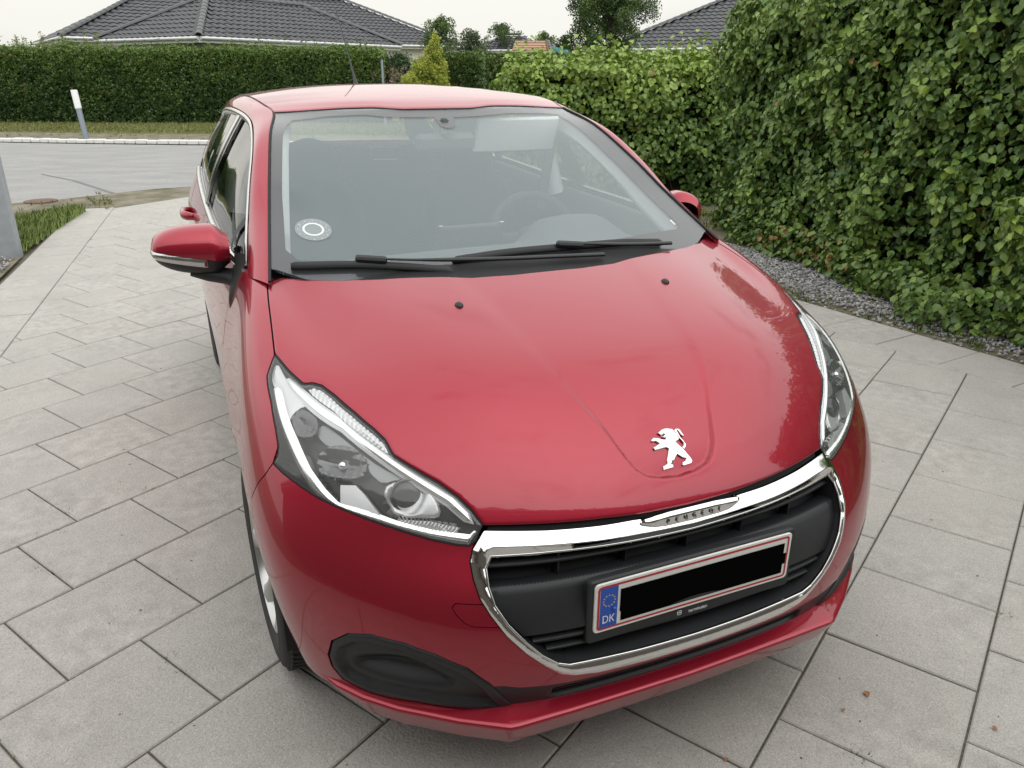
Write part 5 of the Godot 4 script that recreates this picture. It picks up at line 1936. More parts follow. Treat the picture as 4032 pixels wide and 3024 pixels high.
func build_headlight(side: int) -> void:
	var lens := region(skin, func(p: Vector3, _uv: Vector2) -> float: return f_lamp(p) if p.x * side > 0.0 else 1.0, 2, false, func(_p: Vector3, _uv: Vector2, f: float) -> float:
		var e := clampf(1.0 + f / 0.006, 0.0, 1.0)
		return -0.002 * e * e, func(p: Vector3) -> bool: return p.z < 0.85 and p.y > 0.6)
	var lamp := put("headlight", lens, M.lens, car, true)
	var c: Dictionary = fields.corner
	var s := float(side)
	var add := func(o: Dictionary, called: String, depth: float, thick: float, mat: Material, bulge = null, cell := 0.010) -> Node:
		var m := md()
		on_skin(m, o, c, depth, thick, s, cell, bulge)
		return put(called, m, mat, lamp, true)
	# tray: black inside with the rim of the housing round it
	add.call(outline_of(fields.lamp.p), "lamp_housing", 0.040, 0.0, M.lamp_black)
	var wall := rim_wall(grown(fields.lamp, -0.0005), c, 0.003, 0.046, s)
	put("lamp_rim", wall, M.lamp_black, lamp, true)
	var edge := md()
	var band := region(skin, func(p: Vector3, _uv: Vector2) -> float: return absf(f_lamp(p) - 0.0012) - 0.0020 if p.x * side > 0.0 else 1.0, 2, true, func(_p: Vector3, _uv: Vector2, _f: float) -> float: return -0.0025, func(p: Vector3) -> bool: return p.z < 0.85 and p.y > 0.6)
	put("lamp_seal", band, M.black, lamp, true)
	add.call(grown(outline(LAMP_STRIP), 0.0035), "light_strip", 0.008, 0.02, M.chrome_lamp, func(_uv: Vector2, f: float) -> float: return 0.005 * smoothstep(0.0, 0.008, -f), 0.006)
	add.call(smooth_outline(outline(LAMP_TOP), 1), "lamp_shoulder", 0.009, 0.015, M.silver, func(_uv: Vector2, f: float) -> float: return 0.004 * smoothstep(0.0, 0.012, -f), 0.006)
	for g in 2:   # two parallel clear bars
		var bar := outline_of(outline(LAMP_PIPE).p)
		if g == 1:
			bar = grown(bar, -0.0042)
		add.call(bar, "light_bar", 0.008 - g * 0.005, 0.012, M.pale_lamp if g == 0 else M.chrome_lamp, func(_uv: Vector2, f: float) -> float: return 0.003 * smoothstep(0.0, 0.004, -f), 0.005)
	add.call(grown(outline(LAMP_SIGNAL), -0.001), "turn_signal", 0.008, 0.012, M.silver, func(uv: Vector2, f: float) -> float: return 0.003 * smoothstep(0.0, 0.006, -f) + 0.0022 * (absf(sin(uv.x * 260.0)) + absf(sin((uv.y + uv.x * 0.4) * 420.0))), 0.004)
	add.call(smooth_outline(outline(LAMP_SIDE), 1), "side_reflector", 0.012, 0.02, M.chrome_dark, func(uv: Vector2, f: float) -> float: return -0.018 * smoothstep(0.0, 0.03, -f) + 0.002 * absf(sin(uv.x * 300.0)), 0.005)
	add.call(smooth_outline(outline(LAMP_BOWL), 1), "main_reflector", 0.014, 0.01, M.chrome_dark, func(uv: Vector2, f: float) -> float:
		return -0.030 * smoothstep(0.0, 0.05, -f) + 0.0025 * absf(sin(uv.x * 190.0)) + 0.0025 * absf(sin(uv.y * 210.0)), 0.005)
	add.call(outline(LAMP_VISOR), "reflector_shelf", 0.014, 0.02, M.silver, func(uv: Vector2, f: float) -> float: return 0.008 * clampf((0.760 - uv.y) / 0.06, 0.0, 1.0), 0.008)
	add.call(smooth_outline(outline(LAMP_CONE), 1), "projector_shroud", 0.012, 0.03, M.silver, func(uv: Vector2, f: float) -> float:
		var d := (uv - Vector2(0.600, 0.748)).length()
		return 0.006 * smoothstep(0.0, 0.004, -f) - 0.012 * (1.0 - smoothstep(0.030, 0.046, d)), 0.005)
	add.call(smooth_outline(outline(LAMP_SHEEN), 1), "lamp_sheen_panel", 0.020, 0.01, M.sheen_grey, null, 0.006)  # added grey panel, coloured like the sky band reflected on the lens
	add.call(outline(LAMP_RIBS), "lamp_ribs", 0.010, 0.012, M.silver, func(uv: Vector2, _f: float) -> float: return 0.0028 * absf(sin((uv.x + uv.y * 0.7) * 390.0)), 0.003)
	# projector lens: a thick glass dome in a dark ring
	var at := find(c, Vector2(0.600, 0.748))
	var n: Vector3 = Vector3(at[1].x * s, at[1].y, at[1].z)
	var look := (n + Vector3(0, -0.12, -0.55)).normalized()
	var o: Vector3 = Vector3(at[0].x * s, at[0].y, at[0].z) - n * 0.020
	var side_ := look.cross(Vector3.UP).normalized()
	var basis := Basis(side_, look, side_.cross(look))
	var ring := md()
	lathe(ring, [Vector2(0.0345, -0.01), Vector2(0.0345, 0.006), Vector2(0.032, 0.008), Vector2(0.029, 0.004), Vector2(0.0285, -0.012)], Transform3D(basis, o), 28)
	put("projector_ring", ring, M.chrome_dark, lamp, true)
	var dome := md()
	var prof := []
	for k in 10:
		var a := k / 9.0 * PI * 0.5
		prof.append(Vector2(0.029 * cos(a), 0.002 + 0.013 * sin(a)))
	lathe(dome, prof, Transform3D(basis, o), 28)
	put("projector_lens", dome, M.dark_glass, lamp, true)
	# bulb cap in the main reflector
	var at2 := find(c, Vector2(0.748, 0.790))
	var n2 := Vector3(at2[1].x * s, at2[1].y, at2[1].z)
	var o2 := Vector3(at2[0].x * s, at2[0].y, at2[0].z) - n2 * 0.032
	var s2 := n2.cross(Vector3.UP).normalized()
	var cap := md()
	lathe(cap, [Vector2(0.009, 0), Vector2(0.009, 0.014), Vector2(0.007, 0.019), Vector2(0.0, 0.021)], Transform3D(Basis(s2, n2, s2.cross(n2)), o2), 16)
	put("bulb_cap", cap, M.chrome_lamp, lamp, true)


func build_top() -> void:
	# windscreen
	var g := md()
	var nx := 96
	var ny := 72
	for y in ny + 1:
		for x in nx + 1:
			var s := lerpf(-1.0, 1.0, float(x) / nx)
			var t := lerpf(0.55, 5.25, float(y) / ny)
			var p := glass_at(s, t)
			var du := glass_at(minf(s + 0.01, 1.0), t) - glass_at(maxf(s - 0.01, -1.0), t)
			var dv := glass_at(s, t + 0.01) - glass_at(s, t - 0.01)
			var n := du.cross(dv).normalized()
			if n.y < 0.0:
				n = -n
			vert(g, p, n, Vector2(s, t))
	for y in ny:
		for x in nx:
			var a := y * (nx + 1) + x
			g.i.append_array(PackedInt32Array([a, a + 1, a + nx + 2, a, a + nx + 2, a + nx + 1]))
	var lower := [Vector2(0, 0.772), Vector2(0.10, 0.773), Vector2(0.216, 0.787), Vector2(0.257, 0.802), Vector2(0.449, 0.857), Vector2(0.542, 0.896), Vector2(0.629, 0.945), Vector2(0.69, 0.999), Vector2(0.74, 1.03)]
	var bound := func(p: Vector3, uv: Vector2) -> float: return maxf((uv.y - top_edge(p.x) + 0.02) * 0.2, along(lower, absf(p.x)) - p.z)
	var pane := region(g, bound, 1)
	var screen := put("windscreen", pane, M.glass, car, true)
	put("dust_glare_film", region(g, func(p: Vector3, uv: Vector2) -> float: return maxf(bound.call(p, uv), absf(uv.x) - 0.985), 0, false, func(_p: Vector3, _uv: Vector2, _f: float) -> float: return -0.009), M.dust_glare, screen, true)  # film of dust and painted glare that lightens the view inside
	var frit := region(g, func(p: Vector3, uv: Vector2) -> float:
		return maxf(-sd(fields.frit, Vector2(uv.x, uv.y)) * 0.2, bound.call(p, uv)), 2, false, func(_p: Vector3, _uv: Vector2, _f: float) -> float: return -0.0025)
	put("black_border", frit, M.frit, screen, true)
	# black seal round the glass
	for s in [-1.0, 1.0]:
		var path := PackedVector3Array()
		for k in 31:
			var e := edge_at(lerpf(0.6, 5.0, k / 30.0))
			path.append(Vector3(e.x * s, e.y + 0.001, e.z - 0.001))
		var m := md()
		tube(m, path, [0.0040], 6)
		put("glass_seal", m, M.black, screen, true)
	var top_path := PackedVector3Array()
	for k in 61:
		var s := lerpf(-1.0, 1.0, k / 60.0)
		var x: float = s * 0.56
		var p := glass_at(s, top_edge(x) - 0.008)
		top_path.append(p + Vector3(0, -0.001, 0))
	var sm := md()
	tube(sm, top_path, [0.004], 6)
	put("glass_seal", sm, M.black, screen, true)
	stickers(screen)
	# roof
	var rows := []
	for k in 61:
		var row := []
		for c in 65:
			var s := lerpf(-1.0, 1.0, c / 64.0)
			var t0 := 0.0
			var p := glass_at(s, top_edge(s * 0.56) + 0.012)
			var q := roof_at(s, lerpf(0.0, 7.0, pow(k / 60.0, 1.0)))
			if k == 0:
				row.append(p - Vector3(0, 0.006, 0))
			elif k == 1:
				row.append(p + Vector3(0, 0.0015, 0.001))
			else:
				var w := 1.0 - smoothstep(0.0, 9.0, float(k - 1))
				row.append(q.lerp(p + (q - roof_at(s, 0.0)), w) + Vector3(0, 0.0015, 0))
		rows.append(row)
	var rm := md()
	grid(rm, rows)
	for k in rm.n.size():
		if rm.n[k].y < 0.0:
			rm.n[k] = -rm.n[k]
	var roof := put("roof", rm, M.paint, car, true)
	# dark glossy spoiler at the back edge of the roof
	var sp := []
	for k in 9:
		var row := []
		for c in 41:
			var s := lerpf(-0.97, 0.97, c / 40.0)
			var a := roof_at(s, lerpf(6.35, 7.0, k / 8.0)) + Vector3(0, 0.004 + 0.012 * sin(k / 8.0 * PI * 0.7), 0.05 * k / 8.0)
			row.append(a)
		sp.append(row)
	sp.append(sp[8].map(func(p: Vector3) -> Vector3: return p + Vector3(0, -0.03, 0)))
	sp.append(sp[0].map(func(p: Vector3) -> Vector3: return p + Vector3(0, -0.02, 0.06)))
	var spm := md()
	grid(spm, sp)
	for k in spm.n.size():
		if spm.n[k].y < 0.0:
			spm.n[k] = -spm.n[k]
	put("roof_spoiler", spm, M.gloss_black, car, true)
	# pillars and the rail over the doors, one pressing on each side
	var door_c := points3(DOOR_TOP)
	fields.door = door_c
	var pr := []
	for k in 97:
		var t := lerpf(0.55, 12.0, k / 96.0)
		var e := edge_at(t)
		var d: Vector3 = spline(door_c, t)
		var row := []
		for c in 9:
			var w := c / 8.0
			var p := e.lerp(d, w) + Vector3(0.75, 0.66, 0).normalized() * 0.013 * sin(PI * w)
			row.append(p)
		row.insert(0, row[0] - Vector3(0.004, 0.008, -0.004))
		row.append(row[9] - Vector3(0.012, 0.002, 0))
		pr.append(row)
	var pm := md()
	grid(pm, pr)
	for k in pm.n.size():
		if pm.n[k].x < -0.2 or pm.n[k].x + pm.n[k].y < 0.0:
			pm.n[k] = -pm.n[k]
	pair("roof_pillar", pm, M.paint)
	# ditch line where roof skin and rail meet
	var ditch := PackedVector3Array()
	for k in 41:
		ditch.append(edge_at(lerpf(5.05, 12.0, k / 40.0)) + Vector3(0, 0.0005, 0))
	var dm := md()
	tube(dm, ditch, [0.0016], 5)
	pair("roof_joint", dm, M.trim)
	build_side_glass()
	# rear window with the painted frame round it
	var rw := md()
	var rrows := []
	for k in 13:
		var row := []
		for c in 25:
			var s := lerpf(-1.0, 1.0, c / 24.0)
			var a := roof_at(s * 0.98, 7.0) + Vector3(0, -0.018, 0.03)
			var b := Vector3(s * 0.66, 1.125, 3.80 - 0.16 * pow(absf(s), 2.2))
			row.append(a.lerp(b, k / 12.0) + Vector3(0, 0, 0.03 * sin(k / 12.0 * PI)))
		rrows.append(row)
	grid(rw, rrows)
	for k in rw.n.size():
		if rw.n[k].z < 0.0:
			rw.n[k] = -rw.n[k]
	var hole := func(_p: Vector3, uv: Vector2) -> float:
		var d := Vector2(absf(uv.x - 0.5) - 0.37, absf(uv.y - 0.48) - 0.36)
		return maxf(d.x, d.y) + 0.02 * minf(0.0, 0.0)
	put("rear_window", region(rw, hole, 1), M.glass_dark, car, true)
	put("tailgate_frame", region(rw, func(p: Vector3, uv: Vector2) -> float: return -hole.call(p, uv), 1), M.paint, car, true)
	# rear quarter between the last side window, roof and rear window
	var cq := md()
	var crow := []
	for k in 9:
		var row := []
		for c in 9:
			var z := lerpf(3.08, 3.70, c / 8.0)
			var up := door_at(z)
			var lo := belt_at(z) - Vector3(0, 0.02, 0)
			var end := Vector3(0.66, 1.11, 3.64)
			var p := up.lerp(lo, k / 8.0) + Vector3(0.012 * sin(k / 8.0 * PI), 0, 0)
			row.append(p)
		crow.append(row)
	grid(cq, crow)
	for k in cq.n.size():
		if cq.n[k].x < 0.0:
			cq.n[k] = -cq.n[k]
	pair("rear_pillar", cq, M.paint)
	for m in [rw, cq]:   # their linings on the inside
		for k in m.v.size():
			m.v[k] -= m.n[k] * 0.022
	put("tailgate_lining", region(rw, func(p: Vector3, uv: Vector2) -> float: return -hole.call(p, uv), 1), M.headlining, car, true)
	pair("rear_pillar_lining", cq, M.headlining)
	# aerial
	var an := md()
	tube(an, PackedVector3Array([Vector3(-0.012, 1.478, 2.93), Vector3(-0.012, 1.500, 2.945), Vector3(-0.012, 1.535, 2.975), Vector3(-0.012, 1.60, 3.04)]), [0.016, 0.011, 0.006, 0.0042], 10)
	tube(an, PackedVector3Array([Vector3(-0.012, 1.60, 3.04), Vector3(-0.012, 1.84, 3.28)]), [0.0034, 0.0026], 8)
	put("aerial", an, M.trim, roof, true)


func door_at(z: float) -> Vector3:
	var d: Array = fields.door
	for k in d.size() - 1:
		if z <= d[k + 1].z or k == d.size() - 2:
			var lo := 0.0
			var hi := 1.0
			for s in 14:
				var m := (lo + hi) * 0.5
				if spline(d, k + m).z < z:
					lo = m
				else:
					hi = m
			return spline(d, k + lo)
	return d[-1]


func belt_at(z: float) -> Vector3:
	var b := [Vector3(0.768, 1.032, 1.125), Vector3(0.80, 1.046, 1.6), Vector3(0.805, 1.06, 2.1), Vector3(0.80, 1.085, 2.6), Vector3(0.785, 1.105, 3.0), Vector3(0.755, 1.12, 3.38), Vector3(0.70, 1.12, 3.62)]
	for k in b.size() - 1:
		if z <= b[k + 1].z or k == b.size() - 2:
			return spline(b, k + clampf((z - b[k].z) / (b[k + 1].z - b[k].z), 0.0, 1.0))
	return b[-1]


func side_patch(z0: float, z1: float, lean: float, out := 0.0, w0 := 0.0, w1 := 1.0) -> Dictionary:
	var rows := []
	for k in 13:
		var row := []
		for c in 33:
			var w := lerpf(w0, w1, k / 12.0)
			var z := lerpf(z0, z1, c / 32.0)
			z += lean * (1.0 - w)
			var a := belt_at(z)
			var b := door_at(z) - Vector3(0.006, 0.003, 0)
			var p := a.lerp(b, w)
			p.x += 0.018 * sin(PI * w) + out
			row.append(p)
		rows.append(row)
	var m := md()
	grid(m, rows)
	for k in m.n.size():
		if m.n[k].x < 0.0:
			m.n[k] = -m.n[k]
	return m


func build_side_glass() -> void:
	pair("side_window", side_patch(1.30, 2.10, 0.0, -0.006), M.glass_side)
	pair("side_window", side_patch(2.20, 2.98, 0.0, -0.006), M.glass_side)
	pair("door_pillar_cover", side_patch(2.07, 2.23, 0.0, 0.004), M.gloss_black)
	pair("door_pillar_strip", side_patch(2.12, 2.165, 0.0, 0.008), M.chrome_dull)
	pair("quarter_window", side_patch(1.10, 1.30, 0.0, -0.006), M.glass_side)
	pair("window_divider", side_patch(1.290, 1.318, 0.0, 0.002), M.trim)
	pair("rear_door_frame", side_patch(2.98, 3.08, 0.0, 0.001), M.gloss_black)
	# bright strip along the sill of the windows, black channel above the doors
	var sill := []
	var chan := []
	for k in 61:
		var z := lerpf(1.18, 3.05, k / 60.0)
		var b := belt_at(z)
		sill.append([b + Vector3(0.004, -0.012, 0), b + Vector3(0.012, -0.006, 0), b + Vector3(0.012, 0.008, 0), b + Vector3(0.004, 0.014, 0), b + Vector3(-0.012, 0.012, 0)])
		var z2 := lerpf(1.12, 3.08, k / 60.0)
		var d := door_at(z2)
		chan.append([d + Vector3(0.000, 0.005, 0), d + Vector3(0.006, 0.001, 0), d + Vector3(0.008, -0.008, 0), d + Vector3(0.004, -0.018, 0), d + Vector3(-0.008, -0.016, 0)])
	var sm := md()
	grid(sm, sill)
	var cm := md()
	grid(cm, chan)
	for m in [sm, cm]:
		for k in m.n.size():
			if m.n[k].x < 0.0:
				m.n[k] = -m.n[k]
	pair("window_sill_strip", sm, M.chrome_dull)
	pair("window_channel", cm, M.chrome_dull)


func stickers(screen: Node) -> void:
	# round parking dial behind the glass, its hours round the rim
	var spot := func(p: Vector2) -> Array:   # p: metres across and up the glass from the dial's middle
		var a := glass_at(-0.831, 1.78)
		var u := (glass_at(-0.821, 1.78) - glass_at(-0.841, 1.78)).normalized()
		var v := (glass_at(-0.831, 1.83) - glass_at(-0.831, 1.73)).normalized()
		var n := u.cross(v).normalized()
		if n.y < 0.0:
			n = -n
		return [a + u * p.x + v * p.y - n * 0.0065, n]
	var disc := md()
	var ring := md()
	var ticks := md()
	var n0: Vector3 = spot.call(Vector2.ZERO)[1]
	for k in 40:
		var a := TAU * k / 40
		var b := TAU * (k + 1) / 40
		tri(disc, spot.call(Vector2.ZERO)[0], spot.call(Vector2(cos(a), sin(a)) * 0.052)[0], spot.call(Vector2(cos(b), sin(b)) * 0.052)[0], n0)
		quad(ring, spot.call(Vector2(cos(a), sin(a)) * 0.0245)[0] + n0 * 0.0008, spot.call(Vector2(cos(b), sin(b)) * 0.0245)[0] + n0 * 0.0008, spot.call(Vector2(cos(b), sin(b)) * 0.0305)[0] + n0 * 0.0008, spot.call(Vector2(cos(a), sin(a)) * 0.0305)[0] + n0 * 0.0008, n0)
	for k in 24:
		var a := TAU * k / 24
		if k % 2:
			var t := Vector2(cos(a), sin(a))
			var s := Vector2(-t.y, t.x) * 0.0006
			quad(ticks, spot.call(t * 0.036 - s)[0] + n0 * 0.0008, spot.call(t * 0.036 + s)[0] + n0 * 0.0008, spot.call(t * 0.039 + s)[0] + n0 * 0.0008, spot.call(t * 0.039 - s)[0] + n0 * 0.0008, n0)
	var dial := put("parking_dial", disc, M.dial, screen, true)
	put("dial_ring", ring, M.dial_white, dial, true)
	put("dial_ticks", ticks, M.dial_white, dial, true)
	for h in 12:
		var a := PI / 2 - TAU * (h + 1) / 12
		lettering(dial, str(h + 1), 0.0052, 0.0003, Vector3(cos(a) * 0.0435, sin(a) * 0.0435 - 0.0026, 0), func(p: Vector2) -> Array:
			var f: Array = spot.call(p)
			return [f[0] + f[1] * 0.0008, f[1]], M.dial_white)
	# two small permits in the far lower corner
	for k in 2:
		var m := md()
		var a := glass_at(0.895 - 0.015 * k, 1.52 - 0.22 * k)
		var u := (glass_at(0.91, 1.5) - glass_at(0.88, 1.5)).normalized()
		var v := (glass_at(0.9, 1.55) - glass_at(0.9, 1.45)).normalized()
		var n := u.cross(v).normalized() * (1.0 if u.cross(v).y > 0.0 else -1.0)
		a -= n * 0.0065
		quad(m, a - u * 0.017 - v * 0.013, a + u * 0.017 - v * 0.013, a + u * 0.017 + v * 0.013, a - u * 0.017 + v * 0.013, n)
		var permit := put("permit_sticker", m, M.dial_white, screen, true)
		var rules := md()
		for r in [-0.007, 0.0, 0.007]:
			quad(rules, a - u * 0.012 + v * (r - 0.0012) + n * 0.0006, a + u * 0.010 + v * (r - 0.0012) + n * 0.0006, a + u * 0.010 + v * (r + 0.0012) + n * 0.0006, a - u * 0.012 + v * (r + 0.0012) + n * 0.0006, n)
		put("print", rules, M.print_grey, permit, true)


func build_cabin() -> void:
	# dashboard: a broad shelf under the glass with a hood over the dials
	var rows := []
	var lines := [[0.93, 0.90, 0.68], [1.00, 0.985, 0.66], [1.02, 1.12, 0.67], [1.015, 1.30, 0.69], [0.98, 1.42, 0.70], [0.90, 1.47, 0.70], [0.70, 1.44, 0.70], [0.45, 1.40, 0.70]]
	for l in lines:
		var row := []
		for c in 41:
			var s := lerpf(-1.0, 1.0, c / 40.0)
			var x: float = s * l[2]
			var hood := exp(-pow((x - 0.365) / 0.17, 4.0)) * smoothstep(1.08, 1.34, l[1])
			row.append(Vector3(x, l[0] - 0.03 * s * s + 0.085 * hood, l[1] - 0.06 * (1.0 - s * s) + 0.05 * hood))
		rows.append(row)
	var m := md()
	grid(m, rows)
	for k in m.n.size():
		if m.n[k].y - m.n[k].z * -0.4 < 0.0:
			m.n[k] = -m.n[k]
	var dash := put("dashboard", m, M.dash, car, true)
	var scr := md()
	box(scr, Transform3D(Basis(Vector3.RIGHT, 0.25), Vector3(0.02, 1.015, 1.43)), Vector3(0.235, 0.075, 0.03), 0.010)
	put("touch_screen", scr, M.gloss_black, dash, true)
	for s in [-1.0, 1.0]:
		var cl := md()
		box(cl, Transform3D(Basis(Vector3.RIGHT, 0.25), Vector3(0.02 + s * 0.113, 1.052, 1.428)), Vector3(0.016, 0.006, 0.032), 0.002)
		put("screen_clip", cl, M.chrome_dull, dash, true)
	var vent := md()
	box(vent, Transform3D(Basis(), Vector3(0.14, 1.10, 1.60)), Vector3(0.04, 0.010, 0.01), 0.002)
	# steering wheel
	var wheel := md()
	var path := PackedVector3Array()
	var wc := Vector3(0.355, 0.955, 1.62)
	for k in 41:
		var a := TAU * k / 40
		path.append(wc + Vector3(cos(a) * 0.172, sin(a) * 0.160 * 0.92, sin(a) * 0.160 * 0.38))
	tube(wheel, path, [0.0165], 10)
	box(wheel, Transform3D(Basis(Vector3.RIGHT, -0.4), wc + Vector3(0, -0.01, 0)), Vector3(0.15, 0.12, 0.05), 0.03)
	for s in [-1.0, 1.0]:
		box(wheel, Transform3D(Basis(), wc + Vector3(s * 0.115, 0, 0)), Vector3(0.11, 0.035, 0.02), 0.008)
	put("steering_wheel", wheel, M.seat, car, true)
	# seats
	for s in [-1.0, 1.0]:
		seat(Vector3(0.36 * s, 0.36, 2.10), 0.50, true)
	var bench := md()
	box(bench, Transform3D(Basis(Vector3.RIGHT, 0.30), Vector3(0, 0.80, 3.10)), Vector3(1.20, 0.62, 0.16), 0.05)
	box(bench, Transform3D(Basis(), Vector3(0, 0.46, 2.80)), Vector3(1.20, 0.16, 0.50), 0.05)
	var rear := put("rear_bench", bench, M.seat, car, true)
	for x in [-0.36, 0.0, 0.36]:
		var h := md()
		box(h, Transform3D(Basis(Vector3.RIGHT, 0.2), Vector3(x, 1.13, 3.20)), Vector3(0.24, 0.10, 0.08), 0.035)
		put("headrest", h, M.seat, rear, true)
	var shelf := md()
	box(shelf, Transform3D(Basis(), Vector3(0, 1.05, 3.50)), Vector3(1.1, 0.02, 0.42), 0.005)
	put("parcel_shelf", shelf, M.dash, car, true)
	# light headlining, pillar trims and sun blinds
	var hl := []
	for k in 31:
		var row := []
		for c in 33:
			var s := lerpf(-0.98, 0.98, c / 32.0)
			row.append(roof_at(s, lerpf(0.12, 6.9, k / 30.0)) - Vector3(0, 0.028, 0))
		hl.append(row)
	var hm := md()
	grid(hm, hl)
	for k in hm.n.size():
		if hm.n[k].y > 0.0:
			hm.n[k] = -hm.n[k]
	put("headlining", hm, M.headlining, car, true)
	var tr := []
	for k in 41:
		var t := lerpf(0.9, 5.3, k / 40.0)
		var e := edge_at(t)
		var d: Vector3 = spline(fields.door, t)
		tr.append([e + Vector3(-0.034, -0.026, 0.012), e + Vector3(-0.060, -0.050, 0.050), e.lerp(d, 0.5) + Vector3(-0.080, -0.050, 0.07), d + Vector3(-0.06, -0.03, 0.05), d + Vector3(-0.03, -0.02, 0.0)])
	var tm := md()
	grid(tm, tr)
	pair("pillar_trim", tm, M.headlining)
	for s in [-1.0, 1.0]:
		var b := md()
		tube(b, PackedVector3Array([Vector3(s * 0.700, 1.03, 2.15), Vector3(s * 0.670, 1.20, 2.17), Vector3(s * 0.610, 1.35, 2.22), Vector3(s * 0.56, 1.40, 2.26)]), [0.045, 0.040, 0.036, 0.03], 8)
		put("centre_pillar_trim", b, M.headlining, car, true)
		var belt := md()
		box(belt, Transform3D(Basis(Vector3(0, 0, 1), s * -0.16), Vector3(s * 0.640, 1.14, 2.11)), Vector3(0.045, 0.34, 0.004), 0.001)
		put("seat_belt", belt, M.dash, car, true)
		var v := md()
		box(v, Transform3D(Basis(Vector3.RIGHT, 1.12 if s > 0.0 else 0.30), Vector3(s * 0.325, 1.325 if s > 0.0 else 1.405, 1.735 if s > 0.0 else 1.93)), Vector3(0.34, 0.016, 0.14), 0.007)
		put("sun_blind", v, M.headlining, car, true)
		# door linings close the cabin off below the windows
		var dl := []
		for k in 21:
			var z := lerpf(1.12, 3.3, k / 20.0)
			var bb := belt_at(z)
			dl.append([Vector3(s * (bb.x - 0.035), bb.y - 0.004, z), Vector3(s * (bb.x - 0.075), bb.y - 0.012, z), Vector3(s * (bb.x - 0.095), bb.y - 0.12, z), Vector3(s * (bb.x - 0.09), 0.3, z)])
		var dmm := md()
		grid(dmm, dl)
		put("door_lining", dmm, M.dash, car, true)
	var mir := md()
	box(mir, Transform3D(Basis(Vector3.RIGHT, -0.15), Vector3(0.0, 1.312, 1.62)), Vector3(0.225, 0.066, 0.035), 0.016)
	box(mir, Transform3D(Basis(Vector3.RIGHT, 0.5), Vector3(0.0, 1.362, 1.615)), Vector3(0.035, 0.07, 0.03), 0.01)
	put("rear_view_mirror", mir, M.dash, car, true)
	var floor_ := md()
	box(floor_, Transform3D(Basis(), Vector3(0, 0.31, 2.3)), Vector3(1.3, 0.03, 2.4), 0.0)
	put("cabin_floor", floor_, M.seat, car, true)


func seat(at: Vector3, width: float, headrest: bool) -> void:
	var m := md()
	var rows := []
	for k in 14:   # backrest, waisted and dished
		var t := k / 13.0
		var w := width * 0.5 * (0.98 - 0.22 * t * t) * (1.0 if t < 0.93 else 0.8)
		var y := lerpf(0.50, 1.10, t)
		var z := at.z + 0.13 + 0.18 * t
		var d := 0.075 - 0.025 * t
		var row := []
		for c in 20:
			var a := TAU * c / 20
			row.append(Vector3(at.x + w * signf(cos(a)) * pow(absf(cos(a)), 0.6), y, z + d * signf(sin(a)) * pow(absf(sin(a)), 0.7) - (0.03 * absf(cos(a)) if sin(a) < 0.0 else 0.0)))
		rows.append(row)
	grid(m, rows, true)
	box(m, Transform3D(Basis(), Vector3(at.x, 1.10, at.z + 0.31)), Vector3(width * 0.68, 0.03, 0.09), 0.014)
	box(m, Transform3D(Basis(Vector3.RIGHT, -0.12), Vector3(at.x, 0.50, at.z - 0.13)), Vector3(width, 0.15, 0.5), 0.05)
	var s := put("front_seat", m, M.seat, car, true)
	if headrest:
		var h := md()
		var hr := []
		for k in 10:
			var t := k / 9.0
			var y := lerpf(1.10, 1.285, t)
			var r := sqrt(maxf(0.0, 1.0 - pow(absf(t - 0.42) / 0.585, 3.0)))
			var row := []
			for c in 20:
				var a := TAU * c / 20
				row.append(Vector3(at.x + 0.125 * r * signf(cos(a)) * pow(absf(cos(a)), 0.7), y, at.z + 0.28 + 0.05 * r * sin(a)))
			hr.append(row)
		grid(h, hr, true)
		put("headrest", h, M.seat, s, true)


